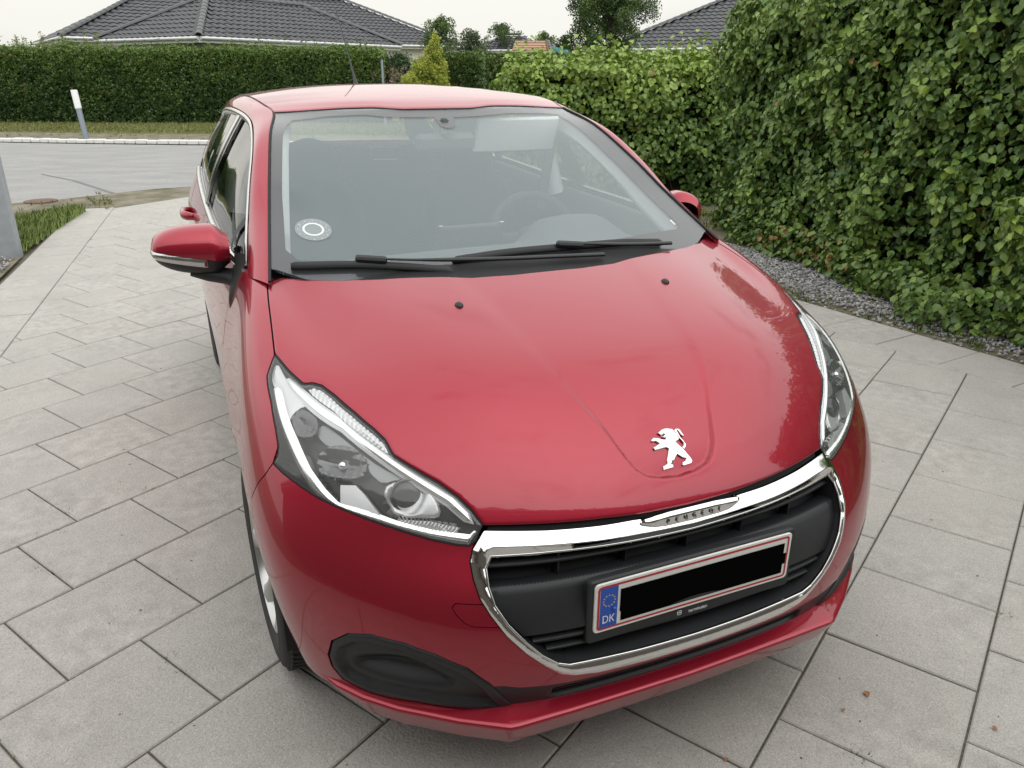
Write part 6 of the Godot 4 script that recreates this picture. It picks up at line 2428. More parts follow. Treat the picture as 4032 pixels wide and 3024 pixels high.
func build_outside() -> void:
	# door mirrors
	for s in [-1.0, 1.0]:
		var shape := md()
		var rows := []
		for k in 25:
			var t := k / 24.0
			var x := lerpf(0.792, 0.999, t)
			var grow := pow(maxf(0.0, 1.0 - pow(t, 3.2)), 0.42) * (0.55 + 0.45 * smoothstep(-0.04, 0.22, t))
			var row := []
			for c in 28:
				var a := TAU * c / 28
				var ca := cos(a)
				var sa := sin(a)
				var up := 0.070 if sa > 0.0 else 0.076
				var fwd := 0.078 if ca < 0.0 else 0.052
				row.append(Vector3(s * x, 1.071 + 0.004 * t + signf(sa) * pow(absf(sa), 0.85) * up * grow, 1.265 + 0.035 * t + ca * fwd * (0.35 + 0.65 * grow)))
			rows.append(row)
		grid(shape, rows, true)
		var mid := Vector3(s * 0.89, 1.071, 1.27)
		for k in shape.n.size():
			if shape.n[k].dot(shape.v[k] - Vector3(shape.v[k].x * 0.6 + mid.x * 0.4, mid.y, mid.z)) < 0.0:
				shape.n[k] = -shape.n[k]
		var line := func(p: Vector3) -> float: return p.y - 1.047 - 0.030 * (absf(p.x) - 0.84) / 0.16
		var cap := region(shape, func(p: Vector3, _uv: Vector2) -> float: return -line.call(p) + 0.001, 1)
		skirt(cap, 0.006)
		var glassless := thing_part("door_mirror", car)
		if s > 0.0:   # the driver's mirror is folded back along the door
			var hinge := Vector3(0.80, 1.02, -1.235)
			glassless.transform = Transform3D(Basis(), hinge) * Transform3D(Basis(Vector3.UP, 1.03), Vector3.ZERO) * Transform3D(Basis(), -hinge)
		put("mirror_cap", cap, M.paint, glassless, true)
		var lamp := region(shape, func(p: Vector3, _uv: Vector2) -> float: return maxf(maxf(line.call(p), -0.024 - line.call(p)), maxf(0.856 - absf(p.x), p.z - 1.30)), 2, false, func(_p: Vector3, _uv: Vector2, f: float) -> float: return 0.004 * smoothstep(0.0, 0.008, -f))
		put("indicator", lamp, M.chrome_dull, glassless, true)
		var under := region(shape, func(p: Vector3, _uv: Vector2) -> float: return maxf(line.call(p), -maxf(maxf(line.call(p), -0.024 - line.call(p)), maxf(0.856 - absf(p.x), p.z - 1.30))), 1)
		put("mirror_base", under, M.trim, glassless, true)
		var arm := md()
		tube(arm, PackedVector3Array([Vector3(s * 0.900, 1.008, 1.275), Vector3(s * 0.855, 0.998, 1.265), Vector3(s * 0.805, 0.990, 1.245), Vector3(s * 0.775, 0.985, 1.225)]), [0.020, 0.028, 0.030, 0.040], 12, 0.8)
		if s < 0.0:
			put("mirror_arm", arm, M.trim, glassless, true)
		var foot := md()
		var fr := []
		for k in 9:
			var t := k / 8.0
			var y := lerpf(0.915, 1.075, t)
			var w := lerpf(0.012, 0.075, smoothstep(0.0, 0.7, t))
			var x := lerpf(0.812, 0.768, smoothstep(0.0, 1.0, t))
			var th := lerpf(0.003, 0.012, t)
			fr.append([Vector3(s * (x - 0.01), y, 1.16 - w * 0.4), Vector3(s * (x + th), y, 1.17 - w * 0.2), Vector3(s * (x + th), y, 1.18 + w * 0.6), Vector3(s * (x - 0.01), y, 1.19 + w)])
		grid(foot, fr)
		put("mirror_foot", foot, M.trim, glassless if s < 0.0 else car, true)
	# door handles
	for s in [-1.0, 1.0]:
		for z in [1.93, 2.78]:
			var h := md()
			var y: float = 0.925 + (z - 1.93) * 0.018
			tube(h, PackedVector3Array([Vector3(s * 0.848, y, z - 0.10), Vector3(s * 0.872, y + 0.002, z - 0.085), Vector3(s * 0.888, y + 0.003, z - 0.05), Vector3(s * 0.890, y + 0.003, z), Vector3(s * 0.884, y + 0.002, z + 0.06), Vector3(s * 0.868, y, z + 0.09), Vector3(s * 0.848, y, z + 0.10)]), [0.010, 0.013, 0.014, 0.014, 0.014, 0.013, 0.010], 10, 1.5)
			put("door_handle", h, M.paint, car, true)
	# wipers: blade with its spoiler, arm and clip
	wiper([Vector2(-0.925, 0.90), Vector2(-0.70, 0.955), Vector2(-0.50, 0.895), Vector2(-0.34, 0.79)], [Vector2(-0.665, 0.985), Vector2(-0.52, 0.93), Vector2(-0.25, 0.87), Vector2(0.10, 0.78), Vector2(0.30, 0.70)])
	wiper([Vector2(-0.322, 1.0), Vector2(-0.10, 1.085), Vector2(0.16, 1.09), Vector2(0.45, 1.02), Vector2(0.66, 0.86)], [Vector2(0.17, 1.06), Vector2(0.30, 0.96), Vector2(0.45, 0.84), Vector2(0.66, 0.68)])


func thing_part(called: String, parent: Node) -> Node3D:
	var o := Node3D.new()
	o.name = called
	parent.add_child(o, true)
	return o


func wiper(blade: Array, arm: Array) -> void:
	var at := func(p: Vector2, h: float) -> Vector3:
		var a := glass_at(p.x, p.y)
		var n := (glass_at(p.x + 0.01, p.y) - glass_at(p.x - 0.01, p.y)).cross(glass_at(p.x, p.y + 0.02) - glass_at(p.x, p.y - 0.02)).normalized()
		return a + (n if n.y > 0.0 else -n) * h
	var m := md()
	var rows := []
	for k in 41:
		var p: Vector2 = spline(blade, (blade.size() - 1) * k / 40.0)
		var q := p + Vector2(0.0, 0.01)
		var c: Vector3 = at.call(p, 0.0)
		var up: Vector3 = (at.call(p, 0.01) - c) * 100.0
		var v: Vector3 = (at.call(q, 0.0) - c).normalized()
		var w := 1.0 if k > 0 and k < 40 else 0.75
		rows.append([c + up * 0.002 - v * 0.003, c + up * 0.004 - v * 0.010 * w, c + up * 0.012 - v * 0.011 * w, c + up * 0.022 * w + v * 0.002, c + up * 0.020 * w + v * 0.006, c + up * 0.010 + v * 0.009 * w, c + up * 0.002 + v * 0.004])
	grid(m, rows, true)
	var w := put("wiper", m, M.trim, car, true)
	var lip := md()
	var lr := []
	for k in 41:
		var p: Vector2 = spline(blade, (blade.size() - 1) * k / 40.0)
		lr.append([at.call(p, 0.001), at.call(p + Vector2(0, -0.05), 0.004)])
	grid(lip, lr)
	put("rubber_edge", lip, M.rubber, w, true)
	var am := md()
	var path := PackedVector3Array()
	for k in 21:
		var p: Vector2 = spline(arm, (arm.size() - 1) * k / 20.0)
		path.append(at.call(p, lerpf(0.030, 0.034, k / 20.0)))
	tube(am, path, [0.007, 0.006, 0.0055, 0.0055, 0.0055, 0.0055, 0.006, 0.008, 0.0095, 0.010], 8, 0.6)
	put("wiper_arm", am, M.trim, w, true)
	var cm := md()
	var a: Vector3 = at.call(arm[0], 0.026)
	var b: Vector3 = at.call(arm[0].lerp(arm[1], 0.6), 0.026)
	var z := (b - a).normalized()
	var up2: Vector3 = (at.call(arm[0], 0.03) - at.call(arm[0], 0.0)).normalized()
	box(cm, Transform3D(Basis(up2.cross(z), up2, z), (a + b) * 0.5 - z * 0.01), Vector3(0.020, 0.018, 0.085), 0.005)
	put("wiper_clip", cm, M.trim, w, true)


func build_wheel(s: int, z: float) -> void:
	var steer := 0.0 if z > 2.0 else STEER
	var c := Vector3(s * (0.752 if z < 2.0 else 0.743), 0.303, z)
	# wheel frame: y of the lathe is the axle, pointing outwards
	var ax := Vector3(s, 0, 0).rotated(Vector3.UP, steer)
	var up := Vector3.UP
	var fr := Transform3D(Basis(up, ax, up.cross(ax)), c)
	var w := thing_part("wheel", car)
	var t := md()
	lathe(t, [Vector2(0.195, -0.085), Vector2(0.215, -0.094), Vector2(0.250, -0.098), Vector2(0.285, -0.090), Vector2(0.299, -0.076), Vector2(0.303, -0.05), Vector2(0.303, -0.044), Vector2(0.297, -0.043), Vector2(0.297, -0.037), Vector2(0.303, -0.036), Vector2(0.304, -0.008), Vector2(0.298, -0.007), Vector2(0.298, 0.0), Vector2(0.304, 0.001), Vector2(0.304, 0.029), Vector2(0.298, 0.030), Vector2(0.298, 0.037), Vector2(0.303, 0.038), Vector2(0.302, 0.06), Vector2(0.298, 0.074), Vector2(0.288, 0.086), Vector2(0.268, 0.0925), Vector2(0.250, 0.094), Vector2(0.246, 0.0955), Vector2(0.240, 0.094), Vector2(0.215, 0.090), Vector2(0.198, 0.082), Vector2(0.194, 0.072)], fr, 72)
	var tyre := put("tyre", t, M.tyre, w, true)
	var bl := md()
	for k in 72:   # tread cuts along both shoulders
		var a := TAU * k / 72
		for e in [-1.0, 1.0]:
			var d := Vector3(cos(a), 0, sin(a))
			var tan_ := Vector3(-sin(a), 0, cos(a))
			var p := d * 0.3005 + Vector3(0, e * 0.058, 0)
			var q := fr * Transform3D(Basis(d, Vector3.UP, tan_).rotated(d, e * 0.35), p)
			box(bl, q, Vector3(0.008, 0.034, 0.0155), 0.0015)
	put("tread_blocks", bl, M.tyre, tyre, true)
	var r := md()
	lathe(r, [Vector2(0.200, 0.081), Vector2(0.201, 0.086), Vector2(0.196, 0.087), Vector2(0.190, 0.078), Vector2(0.184, 0.050), Vector2(0.178, 0.0), Vector2(0.180, -0.08)], fr, 56)
	lathe(r, [Vector2(0.055, 0.052), Vector2(0.050, 0.070), Vector2(0.034, 0.076), Vector2(0.030, 0.082), Vector2(0.0, 0.083)], fr, 32)
	for k in 7:
		var a := TAU * k / 7
		var rows := []
		for q in 9:
			var f := q / 8.0
			var rad := lerpf(0.040, 0.194, f)
			var wd := lerpf(0.020, 0.026, absf(f - 0.45) * 2.0) + (0.014 * smoothstep(0.75, 1.0, f))
			var h := lerpf(0.074, 0.083, f) - 0.010 * sin(f * PI)
			var d := Vector3(cos(a), 0, sin(a))
			var tn := Vector3(-sin(a), 0, cos(a))
			rows.append([fr * (d * rad - tn * wd + Vector3(0, h - 0.022, 0)), fr * (d * rad - tn * wd * 0.75 + Vector3(0, h, 0)), fr * (d * rad + Vector3(0, h + 0.004, 0)), fr * (d * rad + tn * wd * 0.75 + Vector3(0, h, 0)), fr * (d * rad + tn * wd + Vector3(0, h - 0.022, 0))])
		var sp := md()
		grid(sp, rows)
		for n in sp.n.size():
			if sp.n[n].dot(ax) < -0.05:
				sp.n[n] = -sp.n[n]
		var base: int = r.v.size()
		r.v.append_array(sp.v)
		r.n.append_array(sp.n)
		r.uv.append_array(sp.uv)
		for i in sp.i:
			r.i.append(base + i)
	var rim := put("rim", r, M.alloy, w, true)
	var brake := md()
	lathe(brake, [Vector2(0.0, 0.02), Vector2(0.13, 0.02), Vector2(0.13, 0.0), Vector2(0.05, 0.0)], fr, 40, true)
	put("brake_disc", brake, M.steel, w, true)
	for k in 4:
		var a := TAU * (k + 0.5) / 4
		var b := md()
		lathe(b, [Vector2(0.009, 0.06), Vector2(0.009, 0.077), Vector2(0.006, 0.079), Vector2(0.0, 0.079)], fr.translated_local(Vector3(cos(a) * 0.043, 0, sin(a) * 0.043)), 6, true)
		put("wheel_bolt", b, M.black, rim, true)

# ---------------------------------------------------------------- mesh core
func md() -> Dictionary:
	return {"v": PackedVector3Array(), "n": PackedVector3Array(), "uv": PackedVector2Array(), "i": PackedInt32Array()}


func vert(m: Dictionary, p: Vector3, n: Vector3, uv := Vector2.ZERO) -> int:
	m.v.append(p)
	m.n.append(n)
	m.uv.append(uv)
	return m.v.size() - 1


func tri(m: Dictionary, a: Vector3, b: Vector3, c: Vector3, n: Vector3) -> void:
	var k: int = m.v.size()
	for p in [a, b, c]:
		m.v.append(p)
		m.n.append(n)
		m.uv.append(Vector2.ZERO)
	m.i.append_array(PackedInt32Array([k, k + 1, k + 2]))


func quad(m: Dictionary, a: Vector3, b: Vector3, c: Vector3, d: Vector3, n: Vector3) -> void:
	tri(m, a, b, c, n)
	tri(m, a, c, d, n)


# grid of points (rows of equal length) with smooth normals; uv = (column, row) from 0 to 1
func grid(m: Dictionary, rows: Array, closed := false, flip := false) -> void:
	var nr := rows.size()
	var nc: int = rows[0].size()
	var k: int = m.v.size()
	for r in nr:
		for c in nc:
			var p: Vector3 = rows[r][c]
			var l: Vector3 = rows[r][(c - 1 + nc) % nc if closed else maxi(c - 1, 0)]
			var q: Vector3 = rows[r][(c + 1) % nc if closed else mini(c + 1, nc - 1)]
			var u: Vector3 = rows[maxi(r - 1, 0)][c]
			var d: Vector3 = rows[mini(r + 1, nr - 1)][c]
			var nn := (q - l).cross(d - u)
			if nn.length_squared() < 1e-16:
				nn = Vector3.UP
			nn = nn.normalized()
			vert(m, p, -nn if flip else nn, Vector2(float(c) / maxf(nc - 1, 1), float(r) / maxf(nr - 1, 1)))
	for r in nr - 1:
		for c in (nc if closed else nc - 1):
			var a := k + r * nc + c
			var b := k + r * nc + (c + 1) % nc
			m.i.append_array(PackedInt32Array([a, b, b + nc, a, b + nc, a + nc]))


# box with chamfered edges
func box(m: Dictionary, at: Transform3D, s: Vector3, bev := 0.0) -> void:
	var h := s * 0.5
	var bb := minf(bev, minf(h.x, minf(h.y, h.z)) * 0.98)
	var corner := func(sx: float, sy: float, sz: float, axis: int) -> Vector3:
		var p := Vector3(sx * (h.x - bb), sy * (h.y - bb), sz * (h.z - bb))
		p[axis] += bb * [sx, sy, sz][axis]
		return p
	var put := func(pts: Array, n: Vector3) -> void:
		var q := []
		for p in pts:
			q.append(at * (p as Vector3))
		var nn := (at.basis * n).normalized()
		tri(m, q[0], q[1], q[2], nn)
		if q.size() == 4:
			tri(m, q[0], q[2], q[3], nn)
	for ax in 3:
		var a1 := (ax + 1) % 3
		var a2 := (ax + 2) % 3
		for sg in [-1.0, 1.0]:
			var pts := []
			for e in [[-1.0, -1.0], [1.0, -1.0], [1.0, 1.0], [-1.0, 1.0]]:
				var sgn := [0.0, 0.0, 0.0]
				sgn[ax] = sg
				sgn[a1] = e[0]
				sgn[a2] = e[1]
				pts.append(corner.call(sgn[0], sgn[1], sgn[2], ax))
			var n := Vector3.ZERO
			n[ax] = sg
			put.call(pts, n)
		if bb > 0.0:
			for e in [[-1.0, -1.0], [1.0, -1.0], [1.0, 1.0], [-1.0, 1.0]]:
				var lo := [0.0, 0.0, 0.0]
				lo[a1] = e[0]
				lo[a2] = e[1]
				var hi := lo.duplicate()
				lo[ax] = -1.0
				hi[ax] = 1.0
				var n2 := Vector3.ZERO
				n2[a1] = e[0]
				n2[a2] = e[1]
				put.call([corner.call(lo[0], lo[1], lo[2], a1), corner.call(hi[0], hi[1], hi[2], a1), corner.call(hi[0], hi[1], hi[2], a2), corner.call(lo[0], lo[1], lo[2], a2)], n2.normalized())
	if bb > 0.0:
		for x in [-1.0, 1.0]:
			for y in [-1.0, 1.0]:
				for z in [-1.0, 1.0]:
					put.call([corner.call(x, y, z, 0), corner.call(x, y, z, 1), corner.call(x, y, z, 2)], Vector3(x, y, z).normalized())


func tube(m: Dictionary, path: PackedVector3Array, radii: Array, seg := 8, squash := 1.0, up := Vector3.UP) -> void:
	var rows := []
	for k in path.size():
		var t := (path[mini(k + 1, path.size() - 1)] - path[maxi(k - 1, 0)]).normalized()
		var s := t.cross(up)
		s = s.normalized() if s.length() > 1e-3 else t.cross(Vector3.RIGHT).normalized()
		var w := s.cross(t)
		var r: float = radii[mini(k, radii.size() - 1)]
		var row := []
		for q in seg:
			var a := TAU * q / seg
			row.append(path[k] + s * cos(a) * r + w * sin(a) * r * squash)
		rows.append(row)
	for e in [0, rows.size() - 1]:   # caps
		var c := path[e]
		var t2 := (path[1] - path[0] if e == 0 else path[e] - path[e - 1]).normalized() * (-1.0 if e == 0 else 1.0)
		for q in seg:
			tri(m, c, rows[e][q], rows[e][(q + 1) % seg], t2)
	grid(m, rows, true)
	fix_out(m, rows.size() * seg, path)


# turn the normals of the last n vertices away from the path
func fix_out(m: Dictionary, n: int, path: PackedVector3Array) -> void:
	var seg := n / path.size()
	var s: int = m.v.size() - n
	for k in n:
		var c := path[k / seg]
		var d: Vector3 = m.v[s + k] - c
		if d.dot(m.n[s + k]) < 0.0:
			m.n[s + k] = -m.n[s + k]


# profile of (radius, height) turned about the y axis of at
func lathe(m: Dictionary, prof: Array, at: Transform3D, seg := 24, sharp := false) -> void:
	for k in prof.size() - 1:
		var a: Vector2 = prof[k]
		var b: Vector2 = prof[k + 1]
		if a.distance_to(b) < 1e-6:
			continue
		var nk := Vector2((b - a).y, -(b - a).x).normalized()
		var na := nk
		var nb := nk
		if not sharp:
			if k > 0:
				var e: Vector2 = a - prof[k - 1]
				var ne := Vector2(e.y, -e.x).normalized()
				if ne.dot(nk) > 0.55:
					na = (nk + ne).normalized()
			if k < prof.size() - 2:
				var f: Vector2 = prof[k + 2] - b
				var nf := Vector2(f.y, -f.x).normalized()
				if nf.dot(nk) > 0.55:
					nb = (nk + nf).normalized()
		var s: int = m.v.size()
		for q in seg + 1:
			var t := TAU * q / seg
			vert(m, at * Vector3(a.x * cos(t), a.y, a.x * sin(t)), (at.basis * Vector3(na.x * cos(t), na.y, na.x * sin(t))).normalized(), Vector2(float(q) / seg, 0))
			vert(m, at * Vector3(b.x * cos(t), b.y, b.x * sin(t)), (at.basis * Vector3(nb.x * cos(t), nb.y, nb.x * sin(t))).normalized(), Vector2(float(q) / seg, 1))
		for q in seg:
			var i := s + q * 2
			m.i.append_array(PackedInt32Array([i, i + 1, i + 3, i, i + 3, i + 2]))


func area2(p: PackedVector2Array) -> float:
	var s := 0.0
	for k in p.size():
		s += p[k].cross(p[(k + 1) % p.size()])
	return s * 0.5


# plate from an outline in the xy plane of at: face at z = h, rounded-off rim, sides down to z = 0
func prism(m: Dictionary, outline: PackedVector2Array, at: Transform3D, h: float, bev := 0.0, base := false) -> void:
	var p := outline.duplicate()
	if area2(p) < 0.0:
		p.reverse()
	var top := p
	if bev > 0.0:
		var ins := PackedVector2Array()
		var n := p.size()
		for k in n:
			var e0 := (p[k] - p[(k - 1 + n) % n]).normalized()
			var e1 := (p[(k + 1) % n] - p[k]).normalized()
			var n0 := Vector2(-e0.y, e0.x)
			var n1 := Vector2(-e1.y, e1.x)
			var b := n0 + n1
			var d := maxf(b.dot(n0), 0.35)
			ins.append(p[k] + b / d * bev)
		top = ins
	var idx := Geometry2D.triangulate_polygon(top)
	if idx.is_empty():
		top = p
		idx = Geometry2D.triangulate_polygon(top)
	var nz := at.basis.z.normalized()
	for k in range(0, idx.size(), 3):
		tri(m, at * Vector3(top[idx[k]].x, top[idx[k]].y, h), at * Vector3(top[idx[k + 1]].x, top[idx[k + 1]].y, h), at * Vector3(top[idx[k + 2]].x, top[idx[k + 2]].y, h), nz)
		if base:
			tri(m, at * Vector3(p[idx[k]].x, p[idx[k]].y, 0), at * Vector3(p[idx[k + 1]].x, p[idx[k + 1]].y, 0), at * Vector3(p[idx[k + 2]].x, p[idx[k + 2]].y, 0), -nz)
	for k in p.size():
		var a := p[k]
		var b2 := p[(k + 1) % p.size()]
		var ta := top[k]
		var tb := top[(k + 1) % p.size()]
		var o := Vector2((b2 - a).y, -(b2 - a).x).normalized()
		var side := (at.basis * Vector3(o.x, o.y, 0)).normalized()
		quad(m, at * Vector3(a.x, a.y, 0), at * Vector3(b2.x, b2.y, 0), at * Vector3(b2.x, b2.y, h - bev), at * Vector3(a.x, a.y, h - bev), side)
		if bev > 0.0:
			quad(m, at * Vector3(a.x, a.y, h - bev), at * Vector3(b2.x, b2.y, h - bev), at * Vector3(tb.x, tb.y, h), at * Vector3(ta.x, ta.y, h), (side + nz).normalized())


func to_mesh(m: Dictionary, back := false) -> ArrayMesh:
	# back: the points are in the car's measuring frame (z runs backwards from the nose)
	var v: PackedVector3Array = m.v.duplicate()
	var n: PackedVector3Array = m.n.duplicate()
	if back:
		for k in v.size():
			v[k].z = -v[k].z
			n[k].z = -n[k].z
	var ix: PackedInt32Array = m.i.duplicate()
	for k in range(0, ix.size(), 3):
		var a := ix[k]
		var b := ix[k + 1]
		var c := ix[k + 2]
		if (v[b] - v[a]).cross(v[c] - v[a]).dot(n[a] + n[b] + n[c]) > 0.0:
			ix[k + 1] = c
			ix[k + 2] = b
	var arr := []
	arr.resize(Mesh.ARRAY_MAX)
	arr[Mesh.ARRAY_VERTEX] = v
	arr[Mesh.ARRAY_NORMAL] = n
	arr[Mesh.ARRAY_TEX_UV] = m.uv
	if m.has("col"):
		arr[Mesh.ARRAY_COLOR] = m.col
	arr[Mesh.ARRAY_INDEX] = ix
	var am := ArrayMesh.new()
	am.add_surface_from_arrays(Mesh.PRIMITIVE_TRIANGLES, arr)
	return am


func put(called: String, m: Dictionary, mat: Material, parent: Node = self, back := false) -> MeshInstance3D:
	var o := MeshInstance3D.new()
	o.name = called
	o.mesh = to_mesh(m, back)
	o.material_override = mat
	parent.add_child(o, true)
	return o


func show_mesh(called: String, mesh: Mesh, mat: Material, parent: Node, at := Transform3D()) -> MeshInstance3D:
	var o := MeshInstance3D.new()
	o.name = called
	o.mesh = mesh
	o.material_override = mat
	o.transform = at
	parent.add_child(o, true)
	return o


func thing(called: String, label: String, category: String, at := Vector3.ZERO, turn := 0.0, group := "") -> Node3D:
	var o := Node3D.new()
	o.name = called
	o.position = at
	o.rotation.y = turn
	add_child(o, true)
	tag(o, label, category, group)
	return o


func tag(o: Node, label: String, category: String, group := "") -> void:
	o.set_meta("label", label)
	o.set_meta("category", category)
	if group:
		o.set_meta("group", group)


func structure(o: Node) -> Node:
	o.set_meta("kind", "structure")
	return o


func stuff(o: Node) -> Node:
	o.set_meta("kind", "stuff")
	return o


func scatter(called: String, mesh: Mesh, mat: Material, where: Array, tints: Array, parent: Node = self) -> MultiMeshInstance3D:
	var mm := MultiMesh.new()
	mm.transform_format = MultiMesh.TRANSFORM_3D
	mm.use_colors = true
	mm.mesh = mesh
	mm.instance_count = where.size()
	for k in where.size():
		mm.set_instance_transform(k, where[k])
		mm.set_instance_color(k, tints[k])
	var o := MultiMeshInstance3D.new()
	o.name = called
	o.multimesh = mm
	o.material_override = mat
	parent.add_child(o, true)
	return o


# ---------------------------------------------------------------- outlines
# an outline given as millimetres x, y, x, y ... with what the distance to it needs
func outline(mm: Array, s := 0.001) -> Dictionary:
	var p := PackedVector2Array()
	for k in range(0, mm.size(), 2):
		p.append(Vector2(mm[k], mm[k + 1]) * s)
	return outline_of(p)


func outline_of(p: PackedVector2Array) -> Dictionary:
	var lo := Vector2(INF, INF)
	var hi := -lo
	for q in p:
		lo = lo.min(q)
		hi = hi.max(q)
	return {"p": p, "lo": lo, "hi": hi}


# signed distance, negative inside
func sd(o: Dictionary, q: Vector2) -> float:
	var lo: Vector2 = o.lo
	var hi: Vector2 = o.hi
	var dx := maxf(lo.x - q.x, q.x - hi.x)
	var dy := maxf(lo.y - q.y, q.y - hi.y)
	if dx > 0.05 or dy > 0.05:
		return maxf(dx, dy)
	var p: PackedVector2Array = o.p
	var n := p.size()
	var d := INF
	var inside := false
	var b := p[n - 1]
	for k in n:
		var a := p[k]
		var e := b - a
		var w := q - a
		var t := clampf(w.dot(e) / maxf(e.length_squared(), 1e-12), 0.0, 1.0)
		d = minf(d, (w - e * t).length_squared())
		if (a.y > q.y) != (b.y > q.y) and q.x < (b.x - a.x) * (q.y - a.y) / (b.y - a.y) + a.x:
			inside = not inside
		b = a
	d = sqrt(d)
	return -d if inside else d


func smooth_outline(o: Dictionary, steps := 2) -> Dictionary:
	var p: PackedVector2Array = o.p
	for s in steps:
		var q := PackedVector2Array()
		for k in p.size():
			var a := p[k]
			var b := p[(k + 1) % p.size()]
			q.append(a.lerp(b, 0.25))
			q.append(a.lerp(b, 0.75))
		p = q
	return outline_of(p)


func spline(pts: Array, t: float):
	var n := pts.size() - 1
	var k := clampi(int(floor(t)), 0, n - 1)
	var f := t - k
	var b = pts[k]
	var c = pts[k + 1]
	var a = pts[k - 1] if k > 0 else b * 2.0 - c
	var d = pts[k + 2] if k + 2 <= n else c * 2.0 - b
	return (b * 2.0 + (c - a) * f + (a * 2.0 - b * 5.0 + c * 4.0 - d) * f * f + (b * 3.0 - a - c * 3.0 + d) * f * f * f) * 0.5


# value on a polyline of (x, y) points
func along(pts: Array, x: float) -> float:
	if x <= pts[0].x:
		return pts[0].y
	for k in pts.size() - 1:
		if x <= pts[k + 1].x:
			return lerpf(pts[k].y, pts[k + 1].y, (x - pts[k].x) / (pts[k + 1].x - pts[k].x))
	return pts[-1].y


# ---------------------------------------------------------------- cutting a surface along a field
# keeps where f(p, uv) < 0, refining the triangles along the edge; push(p, uv, f) moves a point along its normal
func region(src: Dictionary, f: Callable, refine := 1, all := false, push = null, keep = null, also = null) -> Dictionary:
	var out := md()
	out["f"] = PackedFloat32Array()
	var sv: PackedVector3Array = src.v
	var sn: PackedVector3Array = src.n
	var su: PackedVector2Array = src.uv
	var si: PackedInt32Array = src.i
	var val := PackedFloat32Array()
	val.resize(sv.size())
	var known := PackedByteArray()
	known.resize(sv.size())
	var P := {"v": PackedVector3Array(), "n": PackedVector3Array(), "u": PackedVector2Array(), "f": PackedFloat32Array(), "mid": {}, "map": {}, "also": also}
	var local := {}
	for k in range(0, si.size(), 3):
		if keep != null and not keep.call(sv[si[k]]):
			continue
		var t := [si[k], si[k + 1], si[k + 2]]
		var lo := INF
		for q in t:
			if not known[q]:
				known[q] = 1
				val[q] = f.call(sv[q], su[q])
			lo = minf(lo, val[q])
		var e := maxf(sv[t[0]].distance_to(sv[t[1]]), maxf(sv[t[1]].distance_to(sv[t[2]]), sv[t[2]].distance_to(sv[t[0]])))
		if lo > e:
			continue
		var w := []
		for q in t:
			if not local.has(q):
				local[q] = P.v.size()
				P.v.append(sv[q])
				P.n.append(sn[q])
				P.u.append(su[q])
				P.f.append(val[q])
			w.append(local[q])
		split(P, w[0], w[1], w[2], refine, all, f, out)
	if push != null:
		var moved: PackedVector3Array = out.v
		for k in moved.size():
			moved[k] += out.n[k] * push.call(moved[k], out.uv[k], out.f[k])
		out.v = moved
		renormal(out)
	return out


func split(P: Dictionary, a: int, b: int, c: int, depth: int, all: bool, f: Callable, out: Dictionary) -> void:
	var fa: float = P.f[a]
	var fb: float = P.f[b]
	var fc: float = P.f[c]
	var e := maxf(P.v[a].distance_to(P.v[b]), maxf(P.v[b].distance_to(P.v[c]), P.v[c].distance_to(P.v[a])))
	var near := minf(absf(fa), minf(absf(fb), absf(fc))) < e
	if depth > 0 and not near and P.also != null:
		near = absf(P.also.call(P.v[a])) < e or absf(P.also.call(P.v[b])) < e or absf(P.also.call(P.v[c])) < e
	if depth > 0 and (all or near):
		if minf(fa, minf(fb, fc)) > e:
			return
		var ab := midpoint(P, a, b, f)
		var bc := midpoint(P, b, c, f)
		var ca := midpoint(P, c, a, f)
		split(P, a, ab, ca, depth - 1, all, f, out)
		split(P, ab, b, bc, depth - 1, all, f, out)
		split(P, ca, bc, c, depth - 1, all, f, out)
		split(P, ab, bc, ca, depth - 1, all, f, out)
		return
	var t := [a, b, c]
	var poly := []
	for k in 3:
		var p: int = t[k]
		var q: int = t[(k + 1) % 3]
		if P.f[p] < 0.0:
			poly.append(emit(P, p, -1, out))
		if (P.f[p] < 0.0) != (P.f[q] < 0.0):
			poly.append(emit(P, mini(p, q), maxi(p, q), out))
	for k in range(1, poly.size() - 1):
		if poly[0] != poly[k] and poly[k] != poly[k + 1] and poly[0] != poly[k + 1]:
			out.i.append_array(PackedInt32Array([poly[0], poly[k], poly[k + 1]]))


func midpoint(P: Dictionary, a: int, b: int, f: Callable) -> int:
	var key := mini(a, b) * 4194304 + maxi(a, b)
	if P.mid.has(key):
		return P.mid[key]
	var pa: Vector3 = P.v[a]
	var pb: Vector3 = P.v[b]
	var na: Vector3 = P.n[a]
	var nb: Vector3 = P.n[b]
	var p := (pa + pb) * 0.5
	var n := (na + nb).normalized()
	p += n * ((pb - pa).dot(na - nb) * 0.125 * -1.0)   # follow the curve between the two
	var uv: Vector2 = (P.u[a] + P.u[b]) * 0.5
	P.v.append(p)
	P.n.append(n)
	P.u.append(uv)
	P.f.append(f.call(p, uv))
	P.mid[key] = P.v.size() - 1
	return P.v.size() - 1


func emit(P: Dictionary, a: int, b: int, out: Dictionary) -> int:
	var key := a * 4194304 + b + 1
	if P.map.has(key):
		return P.map[key]
	var k: int
	if b < 0:
		k = vert(out, P.v[a], P.n[a], P.u[a])
		out.f.append(P.f[a])
	else:
		var t: float = P.f[a] / (P.f[a] - P.f[b])
		k = vert(out, P.v[a].lerp(P.v[b], t), P.n[a].lerp(P.n[b], t).normalized(), P.u[a].lerp(P.u[b], t))
		out.f.append(0.0)
	P.map[key] = k
	return k


